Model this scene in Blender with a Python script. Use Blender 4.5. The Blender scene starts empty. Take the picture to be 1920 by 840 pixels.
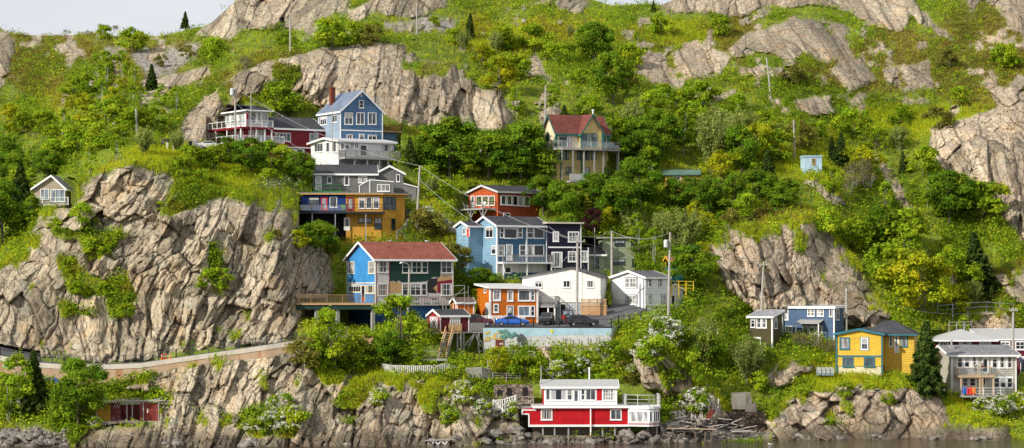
import bpy, math, random
import numpy as np
from mathutils import Vector, Matrix
random.seed(7); rng = np.random.default_rng(11)
SC = bpy.context.scene; COL = SC.collection
# ---- survey frame: a camera at height ZC looks level along +Y; bearings (px,py) and a distance Y give a point in the place
F, HZ, ZC = 4600.0, 540.0, 19.5
def P(px, py, Y): return Vector(((px-960)*Y/F, Y, ZC+(HZ-py)*Y/F))
def proj(v): return (960+v[0]/v[1]*F, HZ-(v[2]-ZC)/v[1]*F)
# ---------------------------------------------------------------- objects
def tag(o, label=None, cat=None, group=None, kind=None):
    if label: o['label'] = label
    if cat: o['category'] = cat
    if group: o['group'] = group
    if kind: o['kind'] = kind
    return o
def link(name, me, m, parent=None):
    o = bpy.data.objects.new(name, me); COL.objects.link(o)
    if m is not None: me.materials.append(m)
    if parent is not None: o.parent = parent
    return o
def empty(name, loc, rz=0.0):
    o = bpy.data.objects.new(name, None); COL.objects.link(o)
    o.location = loc; o.rotation_euler = (0, 0, rz); o.empty_display_size = .3
    return o
def copy_tree(o, parent=None):
    c = o.copy(); COL.objects.link(c)
    if parent is not None: c.parent = parent
    for ch in o.children: copy_tree(ch, c)
    return c
class MB:
    def __init__(s): s.v = []; s.f = []
    def poly(s, pts):
        n = len(s.v); s.v += [tuple(p) for p in pts]; s.f.append(tuple(range(n, n+len(pts)))); return s
    def hexa(s, p):            # 8 points: bottom 4 ccw, top 4 ccw
        n = len(s.v); s.v += [tuple(q) for q in p]
        for a in ((3,2,1,0),(4,5,6,7),(0,1,5,4),(1,2,6,5),(2,3,7,6),(3,0,4,7)): s.f.append(tuple(n+i for i in a))
        return s
    def box(s, x0, x1, y0, y1, z0, z1):
        if x0 > x1: x0, x1 = x1, x0
        if y0 > y1: y0, y1 = y1, y0
        if z0 > z1: z0, z1 = z1, z0
        return s.hexa([(x0,y0,z0),(x1,y0,z0),(x1,y1,z0),(x0,y1,z0),(x0,y0,z1),(x1,y0,z1),(x1,y1,z1),(x0,y1,z1)])
    def beam(s, a, b, w, h=None, up=(0,0,1)):
        a = Vector(a); b = Vector(b); d = (b-a)
        if d.length < 1e-6: return s
        d.normalize(); u = Vector(up)
        if abs(d.dot(u)) > .98: u = Vector((0,1,0))
        x = d.cross(u).normalized(); y = x.cross(d).normalized(); h = h or w
        q = [x*(-w/2)+y*(-h/2), x*(w/2)+y*(-h/2), x*(w/2)+y*(h/2), x*(-w/2)+y*(h/2)]
        return s.hexa([a+k for k in q]+[b+k for k in q])
    def tube(s, pts, r, n=6, cap=True):
        pts = [Vector(p) for p in pts]; rr = r if isinstance(r, (list, tuple)) else [r]*len(pts)
        base = len(s.v); k = len(pts)
        for i, p in enumerate(pts):
            d = (pts[min(i+1,k-1)]-pts[max(i-1,0)]).normalized()
            u = Vector((0,0,1)) if abs(d.z) < .9 else Vector((1,0,0))
            x = d.cross(u).normalized(); y = x.cross(d)
            for j in range(n):
                a = 2*math.pi*j/n; s.v.append(tuple(p+(x*math.cos(a)+y*math.sin(a))*rr[i]))
        for i in range(k-1):
            for j in range(n):
                s.f.append((base+i*n+j, base+i*n+(j+1)%n, base+(i+1)*n+(j+1)%n, base+(i+1)*n+j))
        if cap:
            s.f.append(tuple(base+j for j in reversed(range(n)))); s.f.append(tuple(base+(k-1)*n+j for j in range(n)))
        return s
    def prism(s, pts, d):      # polygon pts extruded by vector d
        n = len(s.v); k = len(pts); d = Vector(d)
        s.v += [tuple(p) for p in pts]+[tuple(Vector(p)+d) for p in pts]
        s.f.append(tuple(n+i for i in range(k))); s.f.append(tuple(n+k+i for i in reversed(range(k))))
        for i in range(k): s.f.append((n+i, n+k+i, n+k+(i+1)%k, n+(i+1)%k))
        return s
    def blob(s, c, r, n=8, m=5, jit=.15, sz=1.0):
        base = len(s.v); c = Vector(c)
        for i in range(m+1):
            t = math.pi*i/m
            for j in range(n):
                a = 2*math.pi*j/n; q = r*(1+random.uniform(-jit, jit))
                s.v.append((c.x+q*math.sin(t)*math.cos(a), c.y+q*math.sin(t)*math.sin(a), c.z+q*math.cos(t)*sz))
        for i in range(m):
            for j in range(n): s.f.append((base+i*n+j, base+(i+1)*n+j, base+(i+1)*n+(j+1)%n, base+i*n+(j+1)%n))
        return s
    def mesh(s, name):
        me = bpy.data.meshes.new(name); me.from_pydata(s.v, [], s.f); me.update(); return me
    def build(s, name, m, parent=None, smooth=False, recalc=True):
        me = s.mesh(name)
        if recalc and len(s.f) < 20000:
            import bmesh
            bm = bmesh.new(); bm.from_mesh(me); bmesh.ops.recalc_face_normals(bm, faces=bm.faces); bm.to_mesh(me); bm.free()
        if smooth:
            for p in me.polygons: p.use_smooth = True
        return link(name, me, m, parent)
# ---------------------------------------------------------------- materials
MATS = {}
class NT:
    def __init__(s, name):
        s.m = bpy.data.materials.new(name); s.m.use_nodes = True; s.t = s.m.node_tree
        s.b = s.t.nodes['Principled BSDF']
    def n(s, typ, **kw):
        o = s.t.nodes.new(typ)
        for k, v in kw.items():
            if k in o.inputs.keys() or isinstance(k, int): s.set(o.inputs[k], v)
            else: setattr(o, k, v)
        return o
    def set(s, inp, v):
        if hasattr(v, 'is_output') or isinstance(v, bpy.types.NodeSocket): s.t.links.new(v, inp)
        else: inp.default_value = v
    def noise(s, vec, scale, detail=3, rough=.55, dist=0.0):
        o = s.t.nodes.new('ShaderNodeTexNoise'); s.set(o.inputs['Vector'], vec); o.inputs['Scale'].default_value = scale
        o.inputs['Detail'].default_value = detail; o.inputs['Roughness'].default_value = rough; o.inputs['Distortion'].default_value = dist
        return o.outputs['Fac']
    def coord(s, which='Object'):
        return s.t.nodes.new('ShaderNodeTexCoord').outputs[which]
    def mapping(s, vec, scale=(1,1,1), rot=(0,0,0), loc=(0,0,0)):
        o = s.t.nodes.new('ShaderNodeMapping'); s.set(o.inputs['Vector'], vec)
        o.inputs['Scale'].default_value = scale; o.inputs['Rotation'].default_value = rot; o.inputs['Location'].default_value = loc
        return o.outputs[0]
    def math(s, op, a, b=0.0, c=None, clamp=False):
        o = s.t.nodes.new('ShaderNodeMath'); o.operation = op; o.use_clamp = clamp; s.set(o.inputs[0], a); s.set(o.inputs[1], b)
        if c is not None: s.set(o.inputs[2], c)
        return o.outputs[0]
    def ramp(s, fac, stops):
        o = s.t.nodes.new('ShaderNodeValToRGB'); s.set(o.inputs[0], fac); e = o.color_ramp.elements
        e[0].position, e[1].position = stops[0][0], stops[1][0]
        e[0].color, e[1].color = c4(stops[0][1]), c4(stops[1][1])
        for p, c in stops[2:]:
            x = e.new(p); x.color = c4(c)
        return o.outputs[0]
    def mix(s, fac, a, b, mode='MIX'):
        o = s.t.nodes.new('ShaderNodeMix'); o.data_type = 'RGBA'; o.blend_type = mode
        s.set(o.inputs[0], fac); s.set(o.inputs[6], c4(a)); s.set(o.inputs[7], c4(b)); return o.outputs[2]
    def bump(s, h, strength=.4, dist=.05, nrm=None):
        o = s.t.nodes.new('ShaderNodeBump'); o.inputs['Strength'].default_value = strength; o.inputs['Distance'].default_value = dist
        s.set(o.inputs['Height'], h)
        if nrm is not None: s.set(o.inputs['Normal'], nrm)
        return o.outputs[0]
    def z(s, vec):
        o = s.t.nodes.new('ShaderNodeSeparateXYZ'); s.set(o.inputs[0], vec); return o.outputs
    def out(s, color, rough=.7, normal=None, spec=.3, metal=0.0):
        s.set(s.b.inputs['Base Color'], c4(color)); s.set(s.b.inputs['Roughness'], rough); s.b.inputs['Specular IOR Level'].default_value = spec
        s.b.inputs['Metallic'].default_value = metal
        if normal is not None: s.set(s.b.inputs['Normal'], normal)
        return s.m
def c4(c):
    if isinstance(c, (tuple, list)): return tuple(c)+(1.0,) if len(c) == 3 else tuple(c)
    return c
def sc(c, k): return tuple(min(1, x*k) for x in c[:3])
def paint(col, siding=0.0, vertical=False, weather=.24, rough=.55, name='paint'):
    key = (name, col, siding, vertical, weather)
    if key in MATS: return MATS[key]
    t = NT(name); v = t.coord()
    n1 = t.noise(v, .7, 4); n2 = t.noise(t.mapping(v, (3,3,.35)), 1.6, 4)
    f = t.math('ADD', t.math('MULTIPLY', n1, .55), t.math('MULTIPLY', n2, .45))
    c = t.ramp(f, [(.3, sc(col, 1-weather*1.5)), (.68, sc(col, 1+weather*.6))])
    nrm = None
    if siding:
        xyz = t.z(v); 
        a = t.math('ADD', xyz[0], xyz[1]) if vertical else xyz[2]
        fr = t.math('FRACT', t.math('DIVIDE', a, siding))
        line = t.math('LESS_THAN', fr, .16)
        fl = t.math('FLOOR', t.math('DIVIDE', a, siding))
        wn = t.t.nodes.new('ShaderNodeTexWhiteNoise'); wn.noise_dimensions = '1D'; t.set(wn.inputs['W'], fl)
        c = t.mix(t.math('MULTIPLY', wn.outputs[0], .30), c, sc(col, .62))
        c = t.mix(t.math('MULTIPLY', line, .62), c, sc(col, .3))
        nrm = t.bump(fr, .55, .03)
    d1 = t.noise(t.mapping(v, (2.4,2.4,.22)), 1.3, 6, .7); d2 = t.noise(v, .45, 5, .7)
    dirt = t.math('MULTIPLY', t.math('MULTIPLY', t.math('SUBTRACT', t.math('ADD', t.math('MULTIPLY', d1, .6), t.math('MULTIPLY', d2, .4)), .5, clamp=True), 4.0, clamp=True), weather*1.5)
    c = t.mix(dirt, c, tuple(x*.45+.05 for x in col))
    MATS[key] = t.out(c, rough, nrm, .25); return MATS[key]
def shingle(col, name='shingle', row=.28):
    key = (name, col)
    if key in MATS: return MATS[key]
    t = NT(name); v = t.coord()
    br = t.n('ShaderNodeTexVoronoi'); t.set(br.inputs['Vector'], t.mapping(v, (1.6, 1.6, 3.6))); br.inputs['Scale'].default_value = 1.6
    n = t.noise(v, .5, 4); n2 = t.noise(v, 9, 3)
    c = t.ramp(t.math('ADD', t.math('MULTIPLY', n, .6), t.math('MULTIPLY', n2, .4)), [(.3, sc(col, .68)), (.7, sc(col, 1.25))])
    c = t.mix(.42, c, t.ramp(t.z(br.outputs['Color'])[0], [(.0, (.25,.25,.25)), (1.0, (.72,.72,.72))]), 'OVERLAY')
    MATS[key] = t.out(c, .85, t.bump(t.math('FRACT', t.math('DIVIDE', t.z(v)[2], row*.5)), .3, .02), .2); return MATS[key]
def wood(col, name='weathered_wood'):
    key = (name, col)
    if key in MATS: return MATS[key]
    t = NT(name); v = t.coord()
    n = t.noise(t.mapping(v, (5,5,1.2)), 2.2, 5); n2 = t.noise(v, .6, 2)
    c = t.ramp(t.math('ADD', t.math('MULTIPLY', n, .7), t.math('MULTIPLY', n2, .3)), [(.3, sc(col, .62)), (.7, sc(col, 1.2))])
    MATS[key] = t.out(c, .8, t.bump(n, .3, .02), .2); return MATS[key]
def concrete(col, name='concrete', stain=(.22,.10,.04), amt=.0):
    key = (name, col, amt)
    if key in MATS: return MATS[key]
    t = NT(name); v = t.coord()
    n = t.noise(v, .5, 6, .65); n2 = t.noise(v, 5, 5)
    c = t.ramp(t.math('ADD', t.math('MULTIPLY', n, .6), t.math('MULTIPLY', n2, .4)), [(.3, sc(col, .68)), (.7, sc(col, 1.12))])
    if amt:
        s = t.noise(t.mapping(v, (.9,.9,.12)), 1.0, 5, .65)
        c = t.mix(t.math('MULTIPLY', t.math('SMOOTH_MIN', t.math('MULTIPLY', t.math('SUBTRACT', s, .5, clamp=True), 6), 1, .2), amt), c, stain)
    MATS[key] = t.out(c, .9, t.bump(n2, .4, .03), .15); return MATS[key]
def glass(kind='dark'):
    if ('glass', kind) in MATS: return MATS[('glass', kind)]
    t = NT('window_glass'); v = t.coord()
    base = {'dark': (.012,.015,.02), 'mid': (.07,.08,.09), 'curtain': (.30,.29,.27), 'pale': (.42,.43,.42), 'green': (.10,.11,.05), 'sky': (.16,.2,.24)}[kind]
    n = t.noise(t.mapping(v, (2.2,2.2,.5)), 1.1, 3)
    c = t.ramp(n, [(.42, sc(base, .55)), (.6, sc(base, 1.5))])
    w = t.noise(v, .8, 2)
    MATS[('glass', kind)] = t.out(c, .06, t.bump(w, .08, .05), .55); return MATS[('glass', kind)]
def rail_glass():
    if 'railglass' in MATS: return MATS['railglass']
    t = NT('rail_glass'); tr = t.n('ShaderNodeBsdfTransparent'); gl = t.n('ShaderNodeBsdfGlossy'); gl.inputs['Roughness'].default_value = .08
    tr.inputs[0].default_value = (.80,.86,.86,1); gl.inputs[0].default_value = (.7,.75,.78,1)
    mx = t.n('ShaderNodeMixShader'); mx.inputs[0].default_value = .22
    t.t.links.new(tr.outputs[0], mx.inputs[1]); t.t.links.new(gl.outputs[0], mx.inputs[2])
    t.t.links.new(mx.outputs[0], t.t.nodes['Material Output'].inputs[0]); MATS['railglass'] = t.m; return t.m
def plain(col, rough=.5, metal=0.0, spec=.4, name='plain', var=.12):
    key = (name, col, rough, metal)
    if key in MATS: return MATS[key]
    t = NT(name); v = t.coord(); n = t.noise(v, 3, 4)
    c = t.ramp(n, [(.3, sc(col, 1-var)), (.7, sc(col, 1+var))])
    MATS[key] = t.out(c, rough, None, spec, metal); return MATS[key]
def gloss_paint(col):
    key = ('gloss', col)
    if key in MATS: return MATS[key]
    t = NT('car_paint'); v = t.coord(); n = t.noise(v, 1.2, 3)
    c = t.ramp(n, [(.3, sc(col, .85)), (.7, sc(col, 1.1))]); m = t.out(c, .3, None, .5)
    t.b.inputs['Coat Weight'].default_value = .7; t.b.inputs['Coat Roughness'].default_value = .06
    MATS[key] = m; return m
WHITE = (.84,.84,.82)
M_WHITE = paint(WHITE, name='white_trim', weather=.08)
M_BLACK = plain((.02,.02,.022), .5, name='black_metal')
M_GREYWOOD = wood((.34,.33,.31)); M_TANWOOD = wood((.48,.31,.16), 'tan_wood'); M_NEWWOOD = wood((.55,.36,.18), 'new_wood')
M_DARKROOF = shingle((.055,.056,.062), 'dark_shingle'); M_GREYROOF = shingle((.27,.27,.28), 'grey_shingle')
M_GALV = plain((.42,.43,.44), .45, .6, name='galvanised_metal')
M_CONC = concrete((.36,.35,.33))
# ================================================================= buildings
CARVES = []; LANDMARKS = []
def hull(pts):
    pts = sorted(set((round(p[0],2), round(p[1],2)) for p in pts))
    def half(ps):
        h = []
        for p in ps:
            while len(h) > 1 and (h[-1][0]-h[-2][0])*(p[1]-h[-2][1])-(h[-1][1]-h[-2][1])*(p[0]-h[-2][0]) <= 0: h.pop()
            h.append(p)
        return h[:-1]
    return half(pts)+half(pts[::-1])
wr_ = random.Random(4)
class House:
    def __init__(s, name, label, px, py, Y, yaw=0.0, cat='house', group=None):
        s.o = P(px, py, Y); s.rz = math.radians(yaw); s.root = empty(name, s.o, s.rz); tag(s.root, label, cat, group)
        s.inv = Matrix.Rotation(-s.rz, 3, 'Z'); s.fwd = Matrix.Rotation(s.rz, 3, 'Z'); s.px, s.py = px, py
        LANDMARKS.append((px, py, label))
    def hit(s, face, px, py):      # face ('f',w) ('l'/'r',u) or ('h',z) : the local point seen at a bearing
        c = s.inv@(Vector((0,0,ZC))-s.o); d = s.inv@Vector(((px-960)/F, 1, (HZ-py)/F)); k, off = face
        ax = {'f':1, 'l':0, 'r':0, 'h':2}[k]; t = (off-c[ax])/d[ax]; return c+d*t
    def U(s, px, py=None, w=0.0): return s.hit(('f', w), px, s.py if py is None else py).x
    def Z(s, px, py, w=0.0): return s.hit(('f', w), px, py).z
    def Wl(s, px, py=None, u=0.0): return s.hit(('l', u), px, s.py if py is None else py).y
    def wp(s, p): return s.o+s.fwd@Vector(p)
    def carve(s, pts, grow=0.0, extra=.6, low=0.0):
        ws = [s.wp(p) for p in pts]; pr = [proj(p) for p in ws]
        h = hull(pr); ym = max(p.y for p in ws)+extra
        CARVES.append((h, ym))
    def carve_box(s, u0, u1, w0, w1, z0, z1, **k):
        s.carve([(u,w,z) for u in (u0,u1) for w in (w0,w1) for z in (z0,z1)], **k)
    # ---- coordinates on a face: a along, z up, d outward
    def loc(s, face, a, z, d=0.0):
        k, off = face
        return (a, off-d, z) if k == 'f' else ((off-d, a, z) if k == 'l' else (off+d, a, z))
    def rect(s, face, x0, y0, x1, y1):
        xm, ym = (x0+x1)/2, (y0+y1)/2; i = 0 if face[0] == 'f' else 1
        a0, a1 = sorted((s.hit(face, x0, ym)[i], s.hit(face, x1, ym)[i])); z0, z1 = s.hit(face, xm, y1).z, s.hit(face, xm, y0).z
        return a0, a1, z0, z1
    def slab(s, mb, face, a0, a1, z0, z1, d0, d1):
        p, q = s.loc(face, a0, z0, d0), s.loc(face, a1, z1, d1); mb.box(p[0], q[0], p[1], q[1], p[2], q[2])
    def win(s, face, x0, y0, x1, y1, nx=2, ny=1, gl='dark', frame=None, fw=.09, local=False, name='window', sill=True, bars=.06):
        a0, a1, z0, z1 = (x0, x1, y0, y1) if local else s.rect(face, x0, y0, x1, y1)
        fw = min(fw, (a1-a0)*.2, (z1-z0)*.2)
        m = MB()
        s.slab(m, face, a0, a0+fw, z0, z1, 0, .07); s.slab(m, face, a1-fw, a1, z0, z1, 0, .07)
        s.slab(m, face, a0+fw, a1-fw, z0, z0+fw, 0, .068); s.slab(m, face, a0+fw, a1-fw, z1-fw, z1, 0, .068)
        if sill: s.slab(m, face, a0-.05, a1+.05, z0-.06, z0-.003, 0, .12)
        A0, A1, B0, B1 = a0+fw, a1-fw, z0+fw, z1-fw
        for i in range(1, nx):
            c = A0+(A1-A0)*i/nx; s.slab(m, face, c-bars/2, c+bars/2, B0, B1, .012, .055)
        for j in range(1, ny):
            c = B0+(B1-B0)*j/ny; s.slab(m, face, A0, A1, c-bars/2, c+bars/2, .012, .052)
        w = m.build(name, frame or M_WHITE, s.root)
        g = MB(); q = [s.loc(face, a, z, .022) for a, z in ((A0,B0),(A1,B0),(A1,B1),(A0,B1))]; g.poly(q); g.build('pane', glass(gl), w, recalc=False)
        if gl in ('dark','mid') and (A1-A0)*(B1-B0) > .5:
            q_ = wr_.random()
            if q_ < .38: b0, b1, c0, c1, k_ = A0, A1, B1-(B1-B0)*wr_.uniform(.18,.5), B1, 'blind'
            elif q_ < .62: b0, b1, c0, c1, k_ = A0, A0+(A1-A0)*wr_.uniform(.18,.34), B0, B1, 'curtain'
            else: k_ = None
            if k_:
                cm = paint(wr_.choice([(.55,.52,.46),(.42,.42,.42),(.60,.60,.58),(.35,.30,.25)]), name='curtain_cloth'); MB().poly([s.loc(face, a, z, .028) for a, z in ((b0,c0),(b1,c0),(b1,c1),(b0,c1))]).build(k_, cm, w, recalc=False)
                if k_ == 'curtain': MB().poly([s.loc(face, a, z, .028) for a, z in ((A1-(b1-b0),c0),(A1,c0),(A1,c1),(A1-(b1-b0),c1))]).build(k_, cm, w, recalc=False)
        return w
    def door(s, face, x0, y0, x1, y1, col=WHITE, gl='dark', frame=None, glass_h=.55, local=False):
        a0, a1, z0, z1 = (x0, x1, y0, y1) if local else s.rect(face, x0, y0, x1, y1)
        m = MB(); f = .1
        s.slab(m, face, a0, a0+f, z0, z1, 0, .08); s.slab(m, face, a1-f, a1, z0, z1, 0, .08); s.slab(m, face, a0+f, a1-f, z1-f, z1, 0, .078)
        fr = m.build('door_frame', frame or M_WHITE, s.root)
        d = MB(); s.slab(d, face, a0+f, a1-f, z0, z1-f, 0, .03); dr = d.build('door', paint(col, name='door_paint'), s.root)
        if gl:
            h = z1-f-z0; g = MB(); q = [s.loc(face, a, z, .042) for a, z in ((a0+2*f,z0+h*(.92-glass_h)),(a1-2*f,z0+h*(.92-glass_h)),(a1-2*f,z0+h*.92),(a0+2*f,z0+h*.92))]
            g.poly(q); g.build('pane', glass(gl), dr, recalc=False)
        k = MB(); p = s.loc(face, a1-f-.12, z0+(z1-z0)*.45, .06); k.blob(p, .045, 6, 4, 0); k.build('handle', M_GALV, dr)
        return dr
    def walls(s, u0, u1, w0, w1, z0, z1, m, name='wall'):
        return MB().box(u0,u1,w0,w1,z0,z1).build(name, m, s.root)
    def gable_walls(s, u0, u1, w0, w1, z0, ze, zr, axis, m, apex=.5, name='wall'):
        mb = MB()
        if axis == 'u': mb.prism([(u0,w0,z0),(u0,w1,z0),(u0,w1,ze),(u0,w0+(w1-w0)*apex,zr),(u0,w0,ze)], (u1-u0,0,0))
        else: mb.prism([(u0,w0,z0),(u1,w0,z0),(u1,w0,ze),(u0+(u1-u0)*apex,w0,zr),(u0,w0,ze)], (0,w1-w0,0))
        return mb.build(name, m, s.root)
    def gable_roof(s, u0, u1, w0, w1, ze, zr, axis, m, ov=.35, th=.14, apex=.5, trim=None, name='roof', lift=.012):
        r = MB(); t = MB(); trim = trim or M_WHITE
        for side in (0, 1):
            if axis == 'u':
                e = (w0, w1)[side]; c = w0+(w1-w0)*apex; k = (zr-ze)/(c-e); eo = e+(-ov if side == 0 else ov); zo = ze-abs(k)*ov; B = lambda uu, ww, zz: (uu, ww, zz)
                p0, p1 = u0-ov, u1+ov
            else:
                e = (u0, u1)[side]; c = u0+(u1-u0)*apex; k = (zr-ze)/(c-e); eo = e+(-ov if side == 0 else ov); zo = ze-abs(k)*ov; B = lambda uu, ww, zz: (ww, uu, zz)
                p0, p1 = w0-ov, w1+ov
            l = lift
            r.hexa([B(p0,eo,zo+l),B(p1,eo,zo+l),B(p1,c,zr+l),B(p0,c,zr+l),B(p0,eo,zo+th+l),B(p1,eo,zo+th+l),B(p1,c,zr+th+l),B(p0,c,zr+th+l)])
            fo = -.045 if side == 0 else .045     # fascia and barge boards, proud of the roof edge
            t.hexa([B(p0,eo,zo-.10),B(p1,eo,zo-.10),B(p1,eo+fo,zo-.10),B(p0,eo+fo,zo-.10),B(p0,eo,zo+th+.02),B(p1,eo,zo+th+.02),B(p1,eo+fo,zo+th+.02),B(p0,eo+fo,zo+th+.02)])
            for pe, sg in ((p0,-1),(p1,1)):
                a, b = pe, pe+sg*.05
                t.hexa([B(a,eo,zo-.13),B(b,eo,zo-.13),B(b,c,zr-.13),B(a,c,zr-.13),B(a,eo,zo+th+.03),B(b,eo,zo+th+.03),B(b,c,zr+th+.03),B(a,c,zr+th+.03)])
        ro = r.build(name, m, s.root); t.build('fascia', trim, ro); return ro
    def flat_roof(s, u0, u1, w0, w1, z, m, ov=.3, th=.16, trim=None, dz=(0,0,0,0), edge=.2):
        q = [(u0-ov,w0-ov),(u1+ov,w0-ov),(u1+ov,w1+ov),(u0-ov,w1+ov)]
        r = MB().hexa([(a,b,z+.01+d) for (a,b), d in zip(q, dz)]+[(a,b,z+th+d) for (a,b), d in zip(q, dz)]); ro = r.build('roof', m, s.root)
        t = MB()
        for i in range(4):
            (a,b), (c,e) = q[i], q[(i+1)%4]; d0, d1 = dz[i], dz[(i+1)%4]
            n = Vector((e-b, -(c-a), 0)).normalized()*.05
            t.hexa([(a,b,z-edge+th+d0),(c,e,z-edge+th+d1),(c+n.x,e+n.y,z-edge+th+d1),(a+n.x,b+n.y,z-edge+th+d0),(a,b,z+th+.03+d0),(c,e,z+th+.03+d1),(c+n.x,e+n.y,z+th+.03+d1),(a+n.x,b+n.y,z+th+.03+d0)])
        t.build('fascia', trim or M_WHITE, ro); return ro
    def hip_roof(s, u0, u1, w0, w1, ze, zr, m, ov=.4, inset=None, trim=None):
        a, b, c, d = u0-ov, u1+ov, w0-ov, w1+ov; ins = inset if inset is not None else (d-c)/2; cm = (c+d)/2
        r = MB(); r.v = [(a,c,ze),(b,c,ze),(b,d,ze),(a,d,ze),(a+ins,cm,zr),(b-ins,cm,zr)]
        r.f = [(0,1,5,4),(1,2,5),(2,3,4,5),(3,0,4),(3,2,1,0)]; ro = r.build('roof', m, s.root)
        t = MB(); e = .05
        t.box(a-e,b+e,c-e,c-.003,ze-.16,ze+.03).box(a-e,b+e,d+.003,d+e,ze-.16,ze+.03).box(a-e,a-.003,c,d,ze-.16,ze+.03).box(b+.003,b+e,c,d,ze-.16,ze+.03)
        t.build('fascia', trim or M_WHITE, ro); return ro
    def corners(s, pts, z0, z1, m=None, w=.13, d=.03):
        for u, v in pts: MB().box(u-w/2, u+w/2, v-w/2, v+w/2, z0, z1).build('corner_board', m or M_WHITE, s.root)
    def band(s, face, x0, y0, x1, y1, m=None, d=.04, name='trim_board'):
        a0, a1, z0, z1 = s.rect(face, x0, y0, x1, y1); t = MB(); s.slab(t, face, a0, a1, z0, z1, .001, d); return t.build(name, m or M_WHITE, s.root)
    def rail(s, pts, z, h=1.0, m=None, style='picket', parent=None, name='railing', step=.16, post=1.8, top=.09, pw=.045):
        r = rail_mesh([Vector((p[0], p[1], z if len(p) < 3 else p[2])) for p in pts], h, style, step, post, top, pw)
        o = r.build(name, m or M_GREYWOOD, parent or s.root)
        if style == 'glass':
            g = MB()
            for a, b in zip(pts, pts[1:]): g.poly([(a[0],a[1],z+.12),(b[0],b[1],z+.12),(b[0],b[1],z+h-.08),(a[0],a[1],z+h-.08)])
            g.build('pane', rail_glass(), o, recalc=False)
        return o
    def posts(s, pts, z0, z1, m=None, w=.15, name='post'):
        for u, v in pts: MB().box(u-w/2,u+w/2,v-w/2,v+w/2,z0,z1).build(name, m or M_GREYWOOD, s.root)
    def patch(s, face, pts, m, d=.03, name='patch'):    # free outline on a face, by bearing
        i = 0 if face[0] == 'f' else 1; q = []
        for x, y in pts:
            h = s.hit(face, x, y); q.append(s.loc(face, h[i], h.z, d))
        n = s.loc(face, 0, 0, 0); n2 = s.loc(face, 0, 0, -d+.002)
        return MB().prism(q, Vector(n2)-Vector(n)).build(name, m, s.root)
def rail_mesh(pts, h=1.0, style='picket', step=.16, post=1.8, top=.09, pw=.045):
    m = MB(); up = Vector((0,0,1))
    for a, b in zip(pts, pts[1:]):
        d = b-a; L = math.hypot(d.x, d.y)
        if L < .05: continue
        m.beam(a+up*h, b+up*h, top, .06)
        n = max(1, round(L/post))
        for i in range(n+1):
            p = a+d*(i/n); m.beam(p, p+up*(h+.05), .09 if style != 'wire' else .05)
        if style in ('picket', 'pale'):
            m.beam(a+up*.12, b+up*.12, .05); k = max(1, round(L/step))
            for i in range(k):
                p = a+d*((i+.5)/k)-Vector((0,.02,0)); m.beam(p+up*.08, p+up*(h-.02 if style == 'picket' else h+random.uniform(.02,.07)), pw, pw*.5)
        elif style == 'glass': m.beam(a+up*.1, b+up*.1, .05)
        elif style == 'three':
            for q in (.3, .62): m.beam(a+up*h*q, b+up*h*q, .05)
        elif style == 'wire':
            for q in (.5,): m.beam(a+up*h*q, b+up*h*q, .04)
            if step < .5:
                k = max(1, round(L/step))
                for i in range(k):
                    p = a+d*((i+.5)/k); m.beam(p, p+up*h, .02)
    return m
# ---------- burgundy house with the glass sunroom, up on the left
S = .30
H = House('burgundy_house', 'burgundy clapboard house with white glazed sunroom and dark shingle wing', 462, 300, 371, 33)
red = paint((.27,.016,.026), S, name='burgundy_clapboard')
Ut = H.U(505); Uw = H.U(611); Wt = H.Wl(419); z1 = H.Z(462, 268); z2 = H.Z(462, 238); z3 = H.Z(462, 206); zw = H.Z(505, 239)
H.walls(0, Ut, 0, Wt, -3, z2-.12, red); H.walls(.35, Ut-.02, .35, Wt-.3, z2-.12, z3, M_WHITE, 'sunroom_wall')
H.hip_roof(.35, Ut, .35, Wt-.3, z3, z3+1.05, M_DARKROOF, .6)
H.gable_walls(Ut+.01, Uw, .4, 9.5, -3, zw, zw+1.9, 'u', red); H.gable_roof(Ut+.01, Uw, .4, 9.5, zw, zw+1.9, 'u', M_DARKROOF, .4)
for x0, x1, g in ((466,480,'mid'),(482,489,'pale'),(490,502,'curtain')): H.win(('f',.35), x0, 209, x1, 231, 1, 1, g)
for x0, x1 in ((423,431),(433,445),(447,459)): H.win(('l',.35), x0, 210, x1, 232, 1, 1, 'pale')
H.corners([(.33,.33)], z2, z3, red, .3)
for x0, x1, g in ((466,476,'curtain'),(478,488,'pale'),(489,498,'curtain')): H.win(('f',0), x0, 244, x1, 264, 1, 1, g)
for x0, x1 in ((425,433),(435,444),(447,457)): H.win(('l',0), x0, 246, x1, 263, 1, 1, 'mid')
H.win(('f',.4), 516, 249, 545, 265, 4, 1, 'mid'); H.win(('f',.4), 580, 250, 597, 264, 2, 1, 'curtain'); H.win(('f',.4), 557, 280, 568, 292, 1, 2, 'dark')
H.door(('f',.4), 544, 279, 556, 297, WHITE, None); H.band(('f',.4), 505, 275.5, 611, 278, M_WHITE, .12); H.band(('f',.4), 527.5, 278, 529.5, 297); H.band(('f',.4), 568.5, 278, 570.5, 297)
b = .9
MB().box(-b-.6, Ut+.3, -b, Wt+2.6, z2-.3, z2-.02).build('upper_deck', red, H.root); MB().box(-b-1.4, Ut+1.9, -b-.7, Wt+3.4, z1-.28, z1-.02).build('lower_deck', red, H.root)
H.rail([(-b-.5,Wt+2.5),(-b-.5,-b+.1),(Ut+.2,-b+.1)], z2, 1.0, M_WHITE, 'glass', post=1.7)
H.rail([(-b-1.3,Wt+3.3),(-b-1.3,-b-.6),(Ut+1.8,-b-.6),(Ut+1.8,.2)], z1, 1.05, M_WHITE, 'glass', post=1.9)
H.posts([(-b-.4,-b+.15),(Ut*.33,-b+.15),(Ut*.7,-b+.15),(Ut,-b+.15),(-b-.4,Wt*.5),(-b-.4,Wt),(-b-.4,Wt+2.4)], z1, z2-.3, M_WHITE, .17)
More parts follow.
